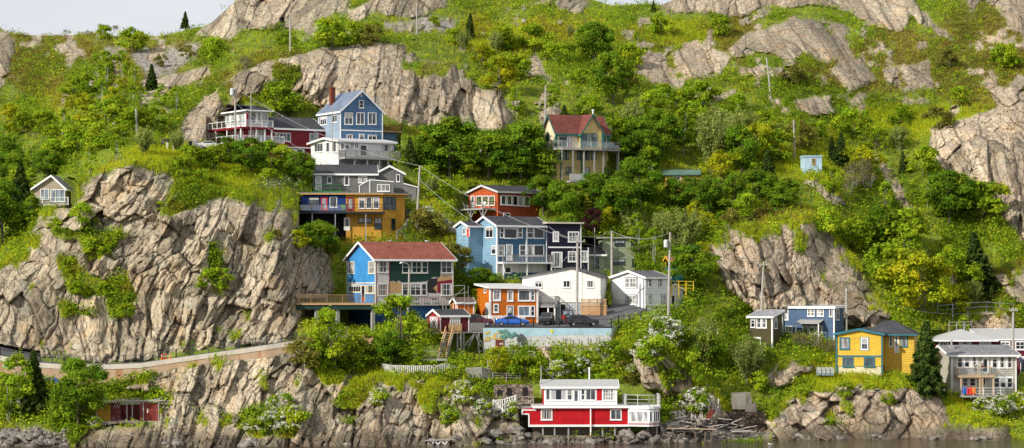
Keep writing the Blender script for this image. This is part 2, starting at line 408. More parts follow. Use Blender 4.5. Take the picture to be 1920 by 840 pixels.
H.carve_box(0, Uw, 0, 9.5, -.3, z3-.5); H.carve_box(-1.6, Ut, -1.6, Wt+2.6, z1-.3, z3+.8)
# ---------- tall blue gabled house
H = House('blue_gable_house', 'tall blue house with steep front gable and slate blue roof beside burgundy house', 638.5, 266, 374, 30)
blu = paint((.105,.205,.355), S, name='blue_clapboard'); blu_lit = paint((.33,.42,.52), S, name='sunlit_blue_clapboard')  # paler copy of the blue colours in sunlight on the left side wall
Uu = H.U(717); W = H.Wl(597.5); ze = H.Z(638.5, 207.5); zr = H.hit(('f',0), 678, 171).z
H.gable_walls(0, Uu, 0, W, -3, ze, zr, 'w', blu); H.gable_roof(0, Uu, 0, W, ze, zr, 'w', shingle((.15,.19,.26), 'blue_shingle'), .3)
H.band(('l',0), 597.7, 209, 638.3, 268, blu_lit, .02, 'side_cladding')
for x in (646,668,690): H.win(('f',0), x, 211, x+15.5, 233.5, 2, 1, 'mid')
H.win(('f',0), 673, 188, 682, 202.5, 1, 2); H.win(('f',0), 676, 176, 679, 180, 1, 1)
H.win(('f',0), 673, 251, 683, 262, 1, 2); H.win(('f',0), 690, 253, 706, 263, 2, 1); H.win(('f',0), 650, 252, 661, 262, 2, 1)
H.band(('f',0), 638.6, 244, 717, 246.2); H.win(('l',0), 601, 214, 613, 234.5, 3, 1, 'mid'); H.win(('l',0), 623.5, 211, 633, 229.5, 2, 1, 'mid')
H.corners([(0,0),(Uu,0),(0,W)], -1, ze-.05)
zc = H.Z(629, 172)
c = MB().box(1.25, 1.95, W-1.9, W-1.2, ze+1.0, ze+3.9).box(1.18, 2.02, W-1.97, W-1.13, ze+3.9, ze+4.05); c.build('chimney', paint((.22,.055,.03), .16, name='red_brick'), H.root)
u0, u1 = Uu+.02, Uu+3.1; za = H.Z(718, 247); H.walls(u0, u1, 1.2, 5.2, -3, za, blu, 'annex_wall')
MB().box(u0, u1+.7, .6, 5.2, za+.01, za+.2).build('deck', M_TANWOOD, H.root); brn = wood((.30,.14,.05), 'brown_stained_wood')
H.rail([(u0+.1,.7),(u1+.6,.7),(u1+.6,5.1)], za+.2, 1.0, brn, 'picket', step=.2)
H.carve_box(0, u1, 0, W, -1, zr); 
# ---------- white flat roofed house
H = House('white_house', 'white low-roofed house with grey front balcony below the tall blue gabled house', 635, 318, 366, 33)
wht = paint((.84,.84,.83), .30, name='white_clapboard'); wht_shade = paint((.36,.36,.36), .24, name='shaded_white_clapboard')  # grey copy of the white boards colours in shade below the balcony
Uu = H.U(738); W = H.Wl(583); ze = H.Z(635, 264)
H.gable_walls(0, Uu, 0, W, -3, ze, ze+.55, 'u', wht, .45); H.gable_roof(0, Uu, 0, W, ze, ze+.55, 'u', plain((.5,.5,.5), .7, name='felt_roof'), .45, .12, .45)
zf = H.Z(635, 295)
for a in ((590,268.5,606,285,3),(610,266.5,620,285.5,1),(623,265.5,632,285.5,1)): H.win(('l',0), a[0], a[1], a[2], a[3], a[4], 1, 'mid')
H.win(('l',0), 600, 302, 605, 315, 1, 2, 'mid'); H.walls(.02, Uu-.02, -.05, -.012, -2.9, zf-.4, wht_shade, 'lower_wall')
for x in (638,647,656,664): H.win(('f',0), x, 266, x+8, 280, 1, 1, ('curtain','mid')[x % 2])
H.door(('f',0), 674, 270, 689, 294, WHITE, 'dark', None, .8); H.win(('f',0), 714, 270, 734, 284, 3, 1); H.win(('f',-.05), 700, 302, 716, 313, 2, 1, 'mid'); H.win(('f',-.05), 664, 302, 672, 310, 1, 1)
MB().box(-.1, Uu+.1, -2.1, -.06, zf-.3, zf).build('balcony', M_GREYWOOD, H.root)
H.rail([(0,-.1),(0,-2.0),(Uu,-2.0),(Uu,-.1)], zf, 1.05, M_GREYWOOD, 'picket', step=.2)
H.posts([(Uu*k,-1.95) for k in (.17,.4,.62,.78)], -2.8, zf-.3, M_GREYWOOD, .2); H.carve_box(0, Uu, 0, W, -.6, ze)
# ---------- grey clapboard house with the green-railed terrace
H = House('grey_house', 'weathered grey clapboard house with dark roof and green railed terrace', 587, 359, 359, 6)
gr2 = paint((.19,.19,.175), S, name='dark_grey_clapboard')
Uu = H.U(705); ze = H.Z(587, 325.5); H.gable_walls(0, Uu, 0, 6.5, -2, ze, ze+1.5, 'u', gr2); H.gable_roof(0, Uu, 0, 6.5, ze, ze+1.35, 'u', M_DARKROOF, .35)
H.door(('f',0), 591, 330, 603, 357, WHITE, 'pale', None, .8); H.win(('f',0), 613, 331, 622.5, 344, 1, 1); H.win(('f',0), 645, 330, 655, 347.5, 1, 1); H.win(('f',0), 672, 330, 688.5, 343, 3, 1, 'curtain')
u1 = H.U(757); zt = H.Z(712, 322); H.gable_walls(Uu+.02, u1, .8, 7.5, -2, zt-.2, zt+.9, 'w', gr2); H.gable_roof(Uu+.02, u1, .8, 7.5, zt-.2, zt+.85, 'w', M_DARKROOF, .3)
H.win(('f',.8), 743, 327, 750, 341, 1, 1); ua = H.U(781); zx = H.Z(760, 345)
MB().prism([(u1+.02,.4,-3),(ua,.4,-3),(ua,.4,zx-.5),(u1+.02,.4,zx)], (0,5,0)).build('lean_to_wall', paint((.24,.24,.225), S, name='mid_grey_clapboard'), H.root)
MB().prism([(u1+.02,.2,zx+.012),(ua+.2,.2,zx-.53),(ua+.2,.2,zx-.38),(u1+.02,.2,zx+.17)], (0,5.3,0)).build('lean_to_roof', M_WHITE, H.root)
pu0, pu1 = H.U(672), H.U(737); zp = H.Z(690, 338); MB().prism([(pu0,-1.4,-.6),(pu1,-1.4,-.6),(pu1,-1.4,zp-.25),(pu0+1.6,-1.4,zp),(pu0,-1.4,zp-.9)], (0,1.38,0)).build('porch', gr2, H.root)
t = MB().beam((pu0,-1.43,zp-.9),(pu0+1.6,-1.43,zp),.12).beam((pu0+1.6,-1.43,zp),(pu1,-1.43,zp-.25),.12).beam((pu0+1.6,-1.43,-.6),(pu0+1.6,-1.43,zp),.12).beam((pu0+.1,-1.43,-.6),(pu0+.1,-1.43,zp-.9),.12); t.build('porch_trim', M_WHITE, H.root)
H.win(('f',-1.4), 707, 345.5, 731, 359, 3, 1, 'curtain'); grn = paint((.03,.20,.05), name='green_paint')
ud0, ud1 = H.U(578), H.U(640); MB().box(ud0, ud1, -2.2, -.02, -.25, 0).build('terrace_floor', grn, H.root); H.rail([(ud0+.1,-2.1),(ud1-.1,-2.1),(ud1-.1,-.1)], 0, .95, grn, 'wire', post=1.6, step=9)
H.carve_box(0, ua, -.5, 7, -1, zt+.8)
# ---------- blue and yellow house
H = House('blue_and_yellow_house', 'flat-roofed house painted half royal blue half yellow with long balcony', 565, 436, 351, 3)
roy = paint((.012,.045,.21), S, name='royal_blue_clapboard'); yel = paint((.66,.34,.045), S, name='yellow_clapboard')
um = H.U(648.5); Uu = H.U(717); zt = H.Z(640, 363); zb = H.Z(640, 397)
ur = H.U(759, w=1.7)
H.walls(0, um, 0, 6, zb-.2, zt, roy, 'blue_wall'); H.walls(.6, um, 2.5, 6, -3, zb-.25, paint((.012,.012,.018), name='undercroft_shade'), 'undercroft_wall')  # near-black wall colours in the shade of the void under the blue half
H.walls(um+.01, Uu, 0, 6, -3, zt, yel, 'yellow_wall')
MB().prism([(Uu+.01,0,-3.5),(ur,1.9,-3.5),(ur,7,-3.5),(Uu+.01,7,-3.5)], (0,0,zt+3.5)).build('side_wing_wall', yel, H.root)
q = [(-.5,-.5),(Uu+.1,-.5),(ur+.6,1.7),(ur+.6,7.3),(-.5,7.3)]
MB().prism([(a,b,zt+.01) for a,b in q], (0,0,.14)).build('roof', plain((.20,.20,.2), .8, name='felt_roof_dark'), H.root); MB().prism([(a*1.006-.04,b-.05,zt-.14) for a,b in q[:3]]+[(a-.05,b+.2,zt-.14) for a,b in q[2::-1]], (0,0,.13)).build('fascia', paint((.70,.40,.10), name='ochre_trim'), H.root)
H.win(('f',0), 578.5, 369, 598.5, 386, 2, 1, 'mid', M_BLACK); H.door(('f',0), 602, 369, 614, 395.5, (.55,.03,.05), 'pale', paint((.6,.05,.07), name='red_trim'), .75); H.win(('f',0), 618, 369, 632, 389, 1, 1, 'mid')
H.door(('f',0), 651, 370, 664, 395.5, (.30,.02,.03), 'curtain', paint((.45,.05,.06), name='red_trim2'), .75)
for x in (672.5,686,699.5): H.win(('f',0), x, 369.5, x+11.5, 391, 1, 1, 'mid', M_WHITE)
dg = paint((.03,.06,.07), name='dark_trim')
def angled(x0, y0, x1, y1, n, gl='mid'):     # windows on the splayed side wing
    A = Vector((Uu+.01,0,0)); B = Vector((ur,1.9,0)); d = (B-A).normalized(); nrm = Vector((d.y,-d.x,0))
    def hp(px, py):
        c = H.inv@(Vector((0,0,ZC))-H.o); r = H.inv@Vector(((px-960)/F, 1, (HZ-py)/F)); t = (A-c).dot(nrm)/r.dot(nrm); return c+r*t
    p, q_ = hp(x0, (y0+y1)/2), hp(x1, (y0+y1)/2); zz0 = hp((x0+x1)/2, y1).z; zz1 = hp((x0+x1)/2, y0).z
    for i in range(n):
        a = p+(q_-p)*((i+.03)/n); b = p+(q_-p)*((i+.97)/n); a.z = zz0; b.z = zz0; h = Vector((0,0,zz1-zz0)); o = nrm*.05; m = MB()
        for s0, s1 in ((a,a+h),(b,b+h),(a,b),(a+h,b+h),(a+h*.5,b+h*.5)): m.beam(s0+o*.6, s1+o*.6, .1, .07)
        w = m.build('window', dg, H.root); MB().poly([a+o*.5,b+o*.5,b+h+o*.5,a+h+o*.5]).build('pane', glass(gl), w, recalc=False)
angled(718.5, 370, 742, 392.5, 3); angled(734, 410, 741, 431, 1, 'dark')
zl = 0
H.win(('f',0), 702, 408, 716, 429, 2, 1, 'dark', dg); H.door(('f',0), 645, 408, 656, 432, WHITE, 'mid'); H.win(('f',0), 672, 408, 697, 418, 3, 1, 'curtain', dg)
MB().box(H.U(561), H.U(722), -1.9, -.02, zb-.3, zb-.02).build('balcony', paint((.03,.03,.035), name='dark_deck'), H.root)
H.rail([(H.U(562),-.1),(H.U(562),-1.8),(H.U(650),-1.8)], zb, 1.0, M_BLACK, 'glass', post=1.7); H.rail([(H.U(651),-1.8),(H.U(721),-1.8),(H.U(721),-.1)], zb, 1.0, M_BLACK, 'wire', post=1.7, step=.3)
H.posts([(H.U(x),-1.7) for x in (586,629,686)], -2.5, zb-.3, M_GALV, .12); H.carve_box(-.3, ur, -1, 6.5, -1, zt)
BALC = (H, zb)
# ---------- orange-red house with raised deck
H = House('orange_red_house', 'orange-red clapboard bungalow with dark roof and raised deck among trees', 934, 408, 361, 38)
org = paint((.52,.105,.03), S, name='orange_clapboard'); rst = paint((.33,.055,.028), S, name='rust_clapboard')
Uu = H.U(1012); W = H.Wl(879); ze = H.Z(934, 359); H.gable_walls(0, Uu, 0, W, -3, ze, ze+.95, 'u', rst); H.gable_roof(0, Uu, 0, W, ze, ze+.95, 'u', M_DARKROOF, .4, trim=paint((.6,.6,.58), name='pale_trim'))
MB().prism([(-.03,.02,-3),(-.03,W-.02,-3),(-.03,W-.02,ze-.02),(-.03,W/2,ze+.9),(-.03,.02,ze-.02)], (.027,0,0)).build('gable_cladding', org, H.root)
for x in (893,905,917): H.win(('l',-.03), x, 367, x+11, 385, 1, 1, 'green')
H.win(('l',-.03), 883, 367, 890, 388, 1, 1, 'mid')
for i, x in enumerate((939,950,961,972,983)): H.win(('f',0), x, 366+i*.4, x+9.5, 384+i*.7, 1, 1, ('mid','green','dark','curtain','green')[i])
H.win(('f',0), 944, 399, 956, 408, 1, 1)
zd = H.hit(('l',0), 900, 392).z; MB().box(-2.6, -.05, .3, W+.3, zd-.25, zd).build('deck', M_GREYWOOD, H.root); H.rail([(-.1,.4),(-2.5,.4),(-2.5,W+.2)], zd, 1.0, M_BLACK, 'wire', post=1.5, step=9)
for u, v in ((-2.3,.6),(-2.3,W*.5),(-2.3,W)):
    t = MB().beam((u,v,-2.8),(u,v,zd-.25),.18).beam((u,v,zd-1.4),(u,v+.9,zd-.25),.12).beam((u,v,zd-1.4),(u,v-.9,zd-.25),.12); t.build('post', M_GREYWOOD, H.root)
H.carve_box(0, Uu, 0, W, -.6, ze+.9); H.carve_box(-2.6, 0, 0, W+.3, zd-1.2, ze); ODECK = (H, zd, W)
# ---------- cream tower house
H = House('cream_tower_house', 'tall cream and yellow house with red roof and wraparound balcony on posts', 1043, 336, 375, 28)
crm = paint((.86,.76,.50), S, name='cream_clapboard'); yl2 = paint((.80,.60,.24), S, name='ochre_clapboard'); teal = paint((.02,.16,.13), name='teal_trim'); rr = shingle((.17,.055,.042), 'red_shingle')
Uu = H.U(1140); W = H.Wl(1019); zf = H.Z(1043, 278); ze = H.Z(1043, 246); zr = H.hit(('l',0), 1034, 216).z
H.walls(0, Uu, 0, W, -3, zf-.3, yl2, 'lower_wall'); H.gable_walls(0, Uu, 0, W, zf-.3, ze, zr, 'u', crm)
H.gable_roof(0, Uu, 0, W, ze, zr, 'u', rr, .4, trim=teal)
MB().box(-.03, -.002, .02, W-.02, -3, zf-.4).build('side_cladding', crm, H.root)
uc0, uc1 = H.U(1085), H.U(1124); zx = H.Z(1104.5, 216); H.gable_walls(uc0, uc1, -.9, W/2, zf-.3, ze-.1, zx, 'w', yl2, name='front_gable_wall'); H.gable_roof(uc0, uc1, -.9, W/2, ze-.1, zx, 'w', rr, .35, trim=teal, name='front_gable_roof')
H.win(('l',0), 1024, 250, 1030, 263, 1, 1, 'mid', teal)
H.win(('f',0), 1049, 250, 1062, 274, 2, 1, 'dark', teal); H.door(('f',0), 1063, 251, 1073, 276, (.5,.2,.18), 'pale'); 
for x in (1090,1100,1110): H.win(('f',-.9), x, 250, x+9.3, 274, 1, 1, 'mid', teal)
H.win(('f',0), 1126, 251, 1136, 273, 1, 1, 'mid', teal)
H.corners([(uc0,-.9),(uc1,-.9),(0,0),(Uu,0)], zf-.1, ze-.1, teal, .3)
pts = [(-1.2,W*.5),(-1.2,-1.2),(-.2,-2.4),(Uu*.3,-3.0),(Uu*.7,-3.0),(Uu+.9,-2.2),(Uu+1.5,-.6),(Uu+1.5,W*.4)]
MB().prism([(a,b,zf-.32) for a,b in pts]+[(Uu-.1,W*.4,zf-.32),(Uu-.1,.2,zf-.32),(.1,.2,zf-.32),(.1,W*.5,zf-.32)], (0,0,.3)).build('balcony', M_GREYWOOD, H.root)
H.rail([(a*.99,b*.99) for a,b in pts], zf, 1.05, M_GREYWOOD, 'glass', post=1.6)
H.posts([(-.2,-2.2),(1.5,-2.6),(Uu*.36,-2.8),(Uu*.56,-2.8),(Uu*.74,-2.7),(Uu+.7,-2),(Uu+1.3,-.5)], -2.5, zf-.32, M_GREYWOOD, .17)
for x0, x1 in ((1046,1054),(1056,1066),(1082,1088),(1094,1105),(1108,1118)): H.win(('f',0), x0, 281, x1, 299, 1, 1, 'dark', teal)
H.win(('f',0), 1060.5, 313, 1071, 327, 1, 1, 'curtain', teal); H.win(('f',0), 1095, 314, 1106, 326, 1, 1, 'pale', teal); H.corners([(H.U(1052),-.02),(H.U(1090),-.02)], -1, zf-.3, teal, .22)
MB().box(H.U(1048), H.U(1103), -3.6, -1.5, -.6, -.35).build('lower_deck', M_GREYWOOD, H.root); H.rail([(H.U(1048),-3.5),(H.U(1103),-3.5)], -.35, 1.0, paint((.6,.6,.58), name='pale_trim'), 'pale', step=.17, pw=.12)
c = MB().tube([(H.U(1124),2,ze+.4),(H.U(1124),2,zr+.9)], .12, 8).tube([(H.U(1124),2,zr+.9),(H.U(1124),2,zr+1.15)], .2, 8); c.build('chimney_pipe', M_WHITE, H.root)
H.carve_box(0, Uu, 0, W, -.8, zr); H.carve_box(-1.2, Uu+1.5, -2.8, W*.4, zf-.4, ze)
# ---------- house under renovation (green / bright blue)
H = House('green_and_blue_house', 'large red-roofed house with bright blue gable and half-stripped dark green front', 704, 600, 331, 28)
skb = paint((.055,.30,.66), .3, name='sky_blue_clapboard'); dgr = paint((.012,.05,.036), .26, name='dark_green_clapboard'); wrp = paint((.60,.57,.56), name='house_wrap', weather=.22)
nav = paint((.008,.06,.19), name='navy_board'); Uu = H.U(849); W = H.Wl(651); ze = H.Z(704, 485); zr = H.hit(('l',0), 675, 455).z; zl = H.Z(704, 573)
H.gable_walls(0, Uu, 0, W, zl, ze, zr, 'u', wrp); H.gable_roof(0, Uu, 0, W, ze, zr, 'u', shingle((.235,.075,.05), 'brown_red_shingle'), .45)
H.walls(.1, H.U(827), .25, W-.2, -3, zl-.01, nav, 'lower_wall'); H.walls(H.U(828), Uu-.1, 2.2, W-.2, -3, zl-.01, paint((.05,.05,.055), name='undercroft_shade2'), 'undercroft_wall')
MB().prism([(-.035,.02,zl),(-.035,W-.02,zl),(-.035,W-.02,ze-.02),(-.035,W/2,zr-.05),(-.035,.02,ze-.02)], (.033,0,0)).build('gable_cladding', skb, H.root)
H.patch(('f',0), [(730,486.5),(826,486.5),(826,515),(824,520),(812,519),(806,524),(800,527),(790,528),(753,529.5),(746,525),(744,529),(737,526),(730,528)], dgr, .035, 'green_cladding')
osb = wood((.50,.32,.15), 'bare_sheathing'); tar = plain((.022,.02,.022), .9, name='tar_paper')
H.patch(('f',0), [(729,527.5),(745,529),(752,531),(753,549),(729,549)], osb, .02, 'sheathing'); H.patch(('f',0), [(801,529),(806,523),(824,521),(820,535),(818,550),(802,549)], tar, .02, 'tar_paper')
H.patch(('f',0), [(812,540),(820,533),(820,549)], osb, .028, 'sheathing'); H.patch(('f',0), [(820,524),(826,516),(848,519),(848,525),(820,530)], osb, .03, 'sheathing'); H.patch(('f',0), [(820,528),(848,524),(848,531),(826,532),(826,549),(820,549)], paint((.22,.012,.04), name='maroon_board'), .034, 'maroon_board')
frm = paint((.70,.69,.63), name='cream_trim', weather=.1)
for a in ((708,489,728,511,2,2),(754,490,771,512,1,2),(772,490,790,512,2,2),(791,490,802,512,1,2),(827,489.5,847,512,2,2)): H.win(('f',0), *a, 'mid' if a[0] in (754,) else 'dark', frm)
for a in ((708,532,727.5,554.5,2,2),(754,531.5,768,554,1,2),(769,531.5,789,554,2,2),(790,531.5,800,554,1,2),(827,532,847,554,2,2)): H.win(('f',0), *a, 'dark', frm)
H.patch(('f',0), [(828,513),(847,513),(847,519),(828,519)], paint((.42,.40,.30), name='khaki_board'), .03, 'khaki_board')
ylt = paint((.76,.74,.6), name='cream_trim2')
for a in ((653,490,665,513,2,2),(691,489.5,703,513,2,2)): H.win(('l',-.035), *a, 'curtain', ylt)
H.win(('l',-.035), 654, 533, 677, 548, 5, 1, 'dark', ylt); H.win(('l',-.035), 686, 534, 703, 550, 4, 1, 'dark', ylt); H.door(('l',-.035), 678, 534, 685, 566, (.30,.06,.03), 'dark', None, .6)
H.band(('l',-.035), 651.5, 529.5, 703.5, 531.5, ylt); t = MB()
for x in (706,729.5): 
    u = H.U(x); t.box(u-.05,u+.05,-.04,-.003,zl,ze)
t.build('batten', paint((.42,.10,.13), name='red_batten'), H.root)
t = MB()
for x in np.arange(733,848,5.2): 
    u = H.U(float(x)); t.box(u-.022,u+.022,-.03,-.003,zl+.05,zl+1.3)
t.build('batten', paint((.33,.17,.19), name='red_batten2'), H.root); H.corners([(0,0),(Uu,0),(0,W)], zl, ze-.05, frm)
ink = plain((.03,.03,.035), .8, name='ink'); gink = plain((.02,.22,.10), .8, name='green_ink')
for i, (x, y, tx, mm, szz) in enumerate(((741,562,'Typar',ink,.5),(777,562,'Typar',ink,.5),(813,561.5,'Typar',ink,.5),(842,562,'Typar',ink,.42),(781,570.5,'TYPAR',gink,.36),(800,570.5,'TYPAR',gink,.36),(818,570.5,'TYPAR',gink,.36))):
    fc = bpy.data.curves.new('lettering', 'FONT'); fc.body = tx; fc.size = szz; fc.align_x = 'CENTER'; fc.extrude = .002
    tmp = bpy.data.objects.new('t', fc); COL.objects.link(tmp); lm = bpy.data.meshes.new_from_object(tmp.evaluated_get(bpy.context.evaluated_depsgraph_get())); bpy.data.objects.remove(tmp)
    lm.materials.clear(); o = link('lettering', lm, mm, H.root); h = H.hit(('f',0), x, y); o.location = (h.x, -.036, h.z); o.rotation_euler = (math.pi/2, 0, 0)
H.posts([(H.U(832),.3),(H.U(838),.3),(Uu-.2,.3)], -3, zl, M_WHITE, .16)
# deck on the left
zd = H.hit(('l',0), 703, 568.5).z; hp = lambda px, w: None
# deck edge parallel to the picture plane
dk = H.inv@(P(553.5,567,327.5)-H.o); dk2 = H.inv@(P(702,568,327.5)-H.o); dk3 = H.inv@(P(566,567,336)-H.o); a, b_ = Vector((dk.x,dk.y,zd)), Vector((dk2.x,dk2.y,zd)); c_ = Vector((-.05,W*.9,zd)); d_ = Vector((dk3.x,dk3.y,zd)); e_ = Vector((-.05,.15,zd))
MB().prism([a-Vector((0,0,.2)),b_-Vector((0,0,.2)),e_-Vector((0,0,.2)),c_-Vector((0,0,.2)),d_-Vector((0,0,.2))], (0,0,.2)).build('deck', M_TANWOOD, H.root)
n_ = H.inv@Vector((0,.35,0)); MB().beam(a+n_-Vector((0,0,.52)), b_+n_-Vector((0,0,.52)), .3, .6).build('deck_beam', paint((.01,.04,.03), name='dark_green_beam'), H.root)
dw = wood((.30,.20,.11), 'brown_wood'); 
rl = rail_mesh([d_, a+n_*.3, b_+n_*.3], 1.15, 'picket', .17, 2.0); rl.build('railing', dw, H.root)
for x in (593.5, 633, 699):
    p = H.inv@(P(x, 600, 328.2)-H.o); MB().box(p.x-.22,p.x+.22,p.y-.22,p.y+.22,-4,zd-.8).build('post', M_CONC, H.root)
H.carve_box(0, Uu, 0, W, -.3, zr); CARVES.append(([(562,560),(706,560),(706,612),(600,618),(585,606)], 337))
GH = H
# ---------- blue house with front balcony (middle)
H = House('blue_house', 'mid-blue two-storey house with white trim, long balcony and red side door', 932, 519, 345, 33)
mbl = paint((.055,.145,.245), S, name='mid_blue_clapboard'); mbl_lit = paint((.26,.44,.58), S, name='sunlit_mid_blue_clapboard')  # paler copy of the blue colours in sunlight on the left gable and porch
Uu = H.U(1025); W = H.Wl(889); ze = H.Z(932, 422); zr = H.hit(('l',0), 906, 407).z; zs = H.Z(932, 491)
H.gable_walls(0, Uu, 0, W, -3, ze, zr, 'u', mbl); H.gable_roof(0, Uu, 0, W, ze, zr, 'u', M_DARKROOF, .4)
MB().prism([(-.03,.02,0),(-.03,W-.02,0),(-.03,W-.02,ze-.02),(-.03,W/2,zr-.03),(-.03,.02,ze-.02)], (.028,0,0)).build('gable_cladding', mbl_lit, H.root)
H.win(('f',0), 937, 426, 944.5, 446, 1, 2); H.win(('f',0), 945, 425, 969, 447, 1, 1); H.win(('f',0), 970, 426, 980, 446, 1, 2)
H.win(('f',0), 988, 426, 1000, 446.5, 1, 2, 'mid'); H.win(('f',0), 1001, 425, 1020, 447, 1, 1)
H.win(('f',0), 934, 459, 946, 480, 1, 2, 'curtain'); H.door(('f',0), 949, 458, 961, 489, WHITE, 'pale'); H.win(('f',0), 974, 459, 986, 480, 1, 2, 'mid'); H.win(('f',0), 988, 459, 1000, 480, 1, 1, 'curtain'); H.win(('f',0), 1001, 459, 1020, 480, 1, 1)
H.win(('l',-.03), 911, 425, 925, 446, 2, 1); H.win(('l',-.03), 922, 460, 930, 477, 1, 1)
H.corners([(0,0),(Uu,0),(0,W),(H.U(987),0)], 0, ze-.05, w=.2)
H.walls(.1, Uu-.03, -.06, -.005, zs-2.0, zs-.25, wrp, 'wrapped_wall'); H.band(('f',-.06), 943, 511, 1024, 520, nav, .03, 'navy_board'); H.win(('f',-.06), 946, 495, 958, 512, 1, 1)
MB().box(.05, Uu+.1, -1.5, -.065, zs-.25, zs).build('balcony', M_WHITE, H.root); H.rail([(.1,-1.4),(Uu,-1.4),(Uu,-.1)], zs, 1.0, M_GREYWOOD, 'picket', step=.2); H.posts([(.2,-1.35),(Uu*.5,-1.35),(Uu-.1,-1.35)], -1, zs-.25, M_WHITE, .14)
w0, w1 = W*.62, W+.9; zp0 = H.hit(('l',-2.4), 870, 424).z; zp1 = H.hit(('l',-2.4), 874, 416).z
H.gable_walls(-2.4, -.04, w0, w1, 0, zp0, zp1, 'u', mbl_lit, name='porch_wall'); H.gable_roof(-2.4, -.04, w0, w1, zp0, zp1, 'u', M_DARKROOF, .3, name='porch_roof')
H.door(('l',-2.4), 875, 427, 881, 444, (.62,.07,.035), None); H.win(('l',-2.4), 868, 427, 873.5, 440, 1, 1, 'sky')
H.carve_box(0, Uu, 0, W, -.3, zr); H.carve_box(-2.4, 0, w0, w1, 0, zp1)
# ---------- dark purple house
H = House('dark_purple_house', 'very dark navy-purple house with flat roof and white windows beside blue house', 1028, 509, 349, 20)
pur = paint((.013,.011,.032), S, name='dark_purple_clapboard'); Uu = H.U(1089); Ub = H.U(1103); zt = H.Z(1060, 419); zm = H.Z(1090, 464)
H.walls(0, Uu, 0, 7, -3, zt, pur); H.walls(Uu+.01, Ub, .02, 6, -3, zm, pur, 'side_wall'); H.flat_roof(0, Uu, 0, 7, zt, plain((.3,.27,.24), .8, name='felt_roof_tan'), .35, .16, paint((.62,.55,.45), name='buff_trim'))
H.band(('f',0), 1028, 462.5, 1089, 465); H.win(('f',0), 1036.4, 434, 1047.7, 453, 2, 2, 'curtain', fw=.16); H.win(('f',0), 1065, 434, 1086, 454, 3, 2, 'mid', fw=.16); H.win(('f',0), 1034, 472, 1054.4, 501.5, 2, 1, 'dark', fw=.18); H.win(('f',0), 1065, 471, 1081, 491, 2, 2, 'mid', fw=.16); H.win(('f',.02), 1088.5, 470, 1102, 491.5, 2, 2, 'curtain', fw=.16)
H.corners([(Uu,0),(Ub,.02)], 0, zm); H.corners([(Uu,0)], zm+.01, zt-.05); H.carve_box(0, Ub, 0, 7, -.3, zt)
# ---------- pale green house behind the poles
H = House('pale_green_house', 'pale sage green house with dark windows half hidden by trees', 1130, 512, 355, 8)
sg = paint((.33,.37,.24), S, name='sage_clapboard'); Uu = H.U(1190); zt = H.Z(1150, 447); H.walls(0, Uu, 0, 7, -3, zt, sg); H.flat_roof(0, Uu, 0, 7, zt, M_DARKROOF, .35, .18, paint((.3,.33,.24), name='sage_trim'))
u0 = H.U(1100); zl = H.Z(1110, 478); H.gable_walls(u0, -.02, -1.5, 5, -3, zl, zl+1.0, 'u', sg, name='wing_wall'); H.gable_roof(u0, -.02, -1.5, 5, zl, zl+1.0, 'u', M_DARKROOF, .3, name='wing_roof')
H.win(('f',0), 1152, 449.5, 1171.5, 461, 3, 1, 'dark', dg); H.win(('f',0), 1183, 449, 1189, 461, 1, 1, 'dark', dg); H.win(('f',0), 1150, 485, 1172, 496, 3, 1, 'dark', dg); H.win(('f',0), 1185, 485, 1189, 500, 1, 1, 'dark', dg); H.win(('f',-1.5), 1113, 483, 1123, 502, 1, 1, 'dark', dg)
H.carve_box(u0, Uu, -1, 7, -.3, zt)
# ---------- white gabled house over the carport
H = House('white_gabled_house', 'plain white house with wide low front gable above the carport', 1090, 604, 337, -9)
cw = paint((.90,.885,.83), .3, weather=.12, name='cream_white_clapboard'); uL = H.U(979); uR = H.U(1126); zl = H.Z(985, 520); zr = H.Z(1070, 502.5); zq = H.Z(1124, 520); zf = H.Z(1060, 567); ux = H.U(1070)
MB().prism([(uL,0,zf),(uR,0,zf),(uR,0,zq),(ux,0,zr),(uL,0,zl)], (0,8,0)).build('wall', cw, H.root); H.walls(uL+.1, uR-.1, .12, 7.9, -3, zf-.01, paint((.42,.45,.47), 0, name='grey_foundation'), 'foundation')
r = MB(); 
for (a, za), (b, zb_) in (((uL-.3,zl-.06),(ux,zr+.015)),((ux,zr+.015),(uR+.3,zq-.08))): r.hexa([(a,-.35,za),(b,-.35,zb_),(b,8.3,zb_),(a,8.3,za),(a,-.35,za+.14),(b,-.35,zb_+.14),(b,8.3,zb_+.14),(a,8.3,za+.14)])
r.build('roof', plain((.09,.09,.09), .8, name='dark_felt'), H.root)
for x0, x1 in ((1002.7,1016.5),(1055.7,1069),(1100,1113.6)): H.win(('f',0), x0, 525.6, x1, 539, 2, 1, 'dark', fw=.08)
H.corners([(H.U(1090),-.02)], zf, H.Z(1090, 507)); ub0, ub1 = H.U(1009), H.U(1047); zb = H.Z(1030, 573, -3)
MB().box(ub0, ub1, -3.2, -.02, zb-.25, zb).build('balcony', M_GREYWOOD, H.root); H.rail([(ub0,-.1),(ub0,-3.1),(ub1,-3.1),(ub1,-.1)], zb, 1.25, M_GREYWOOD, 'picket', step=.19); H.posts([(ub0+.1,-3),(ub1-.1,-3),(ub1-1,-3)], -1, zb-.25, M_WHITE, .17)
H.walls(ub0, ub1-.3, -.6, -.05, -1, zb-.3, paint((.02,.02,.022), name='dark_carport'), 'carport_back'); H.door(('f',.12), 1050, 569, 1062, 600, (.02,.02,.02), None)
H.carve_box(uL, uR, -.5, 8, -.3, zr)
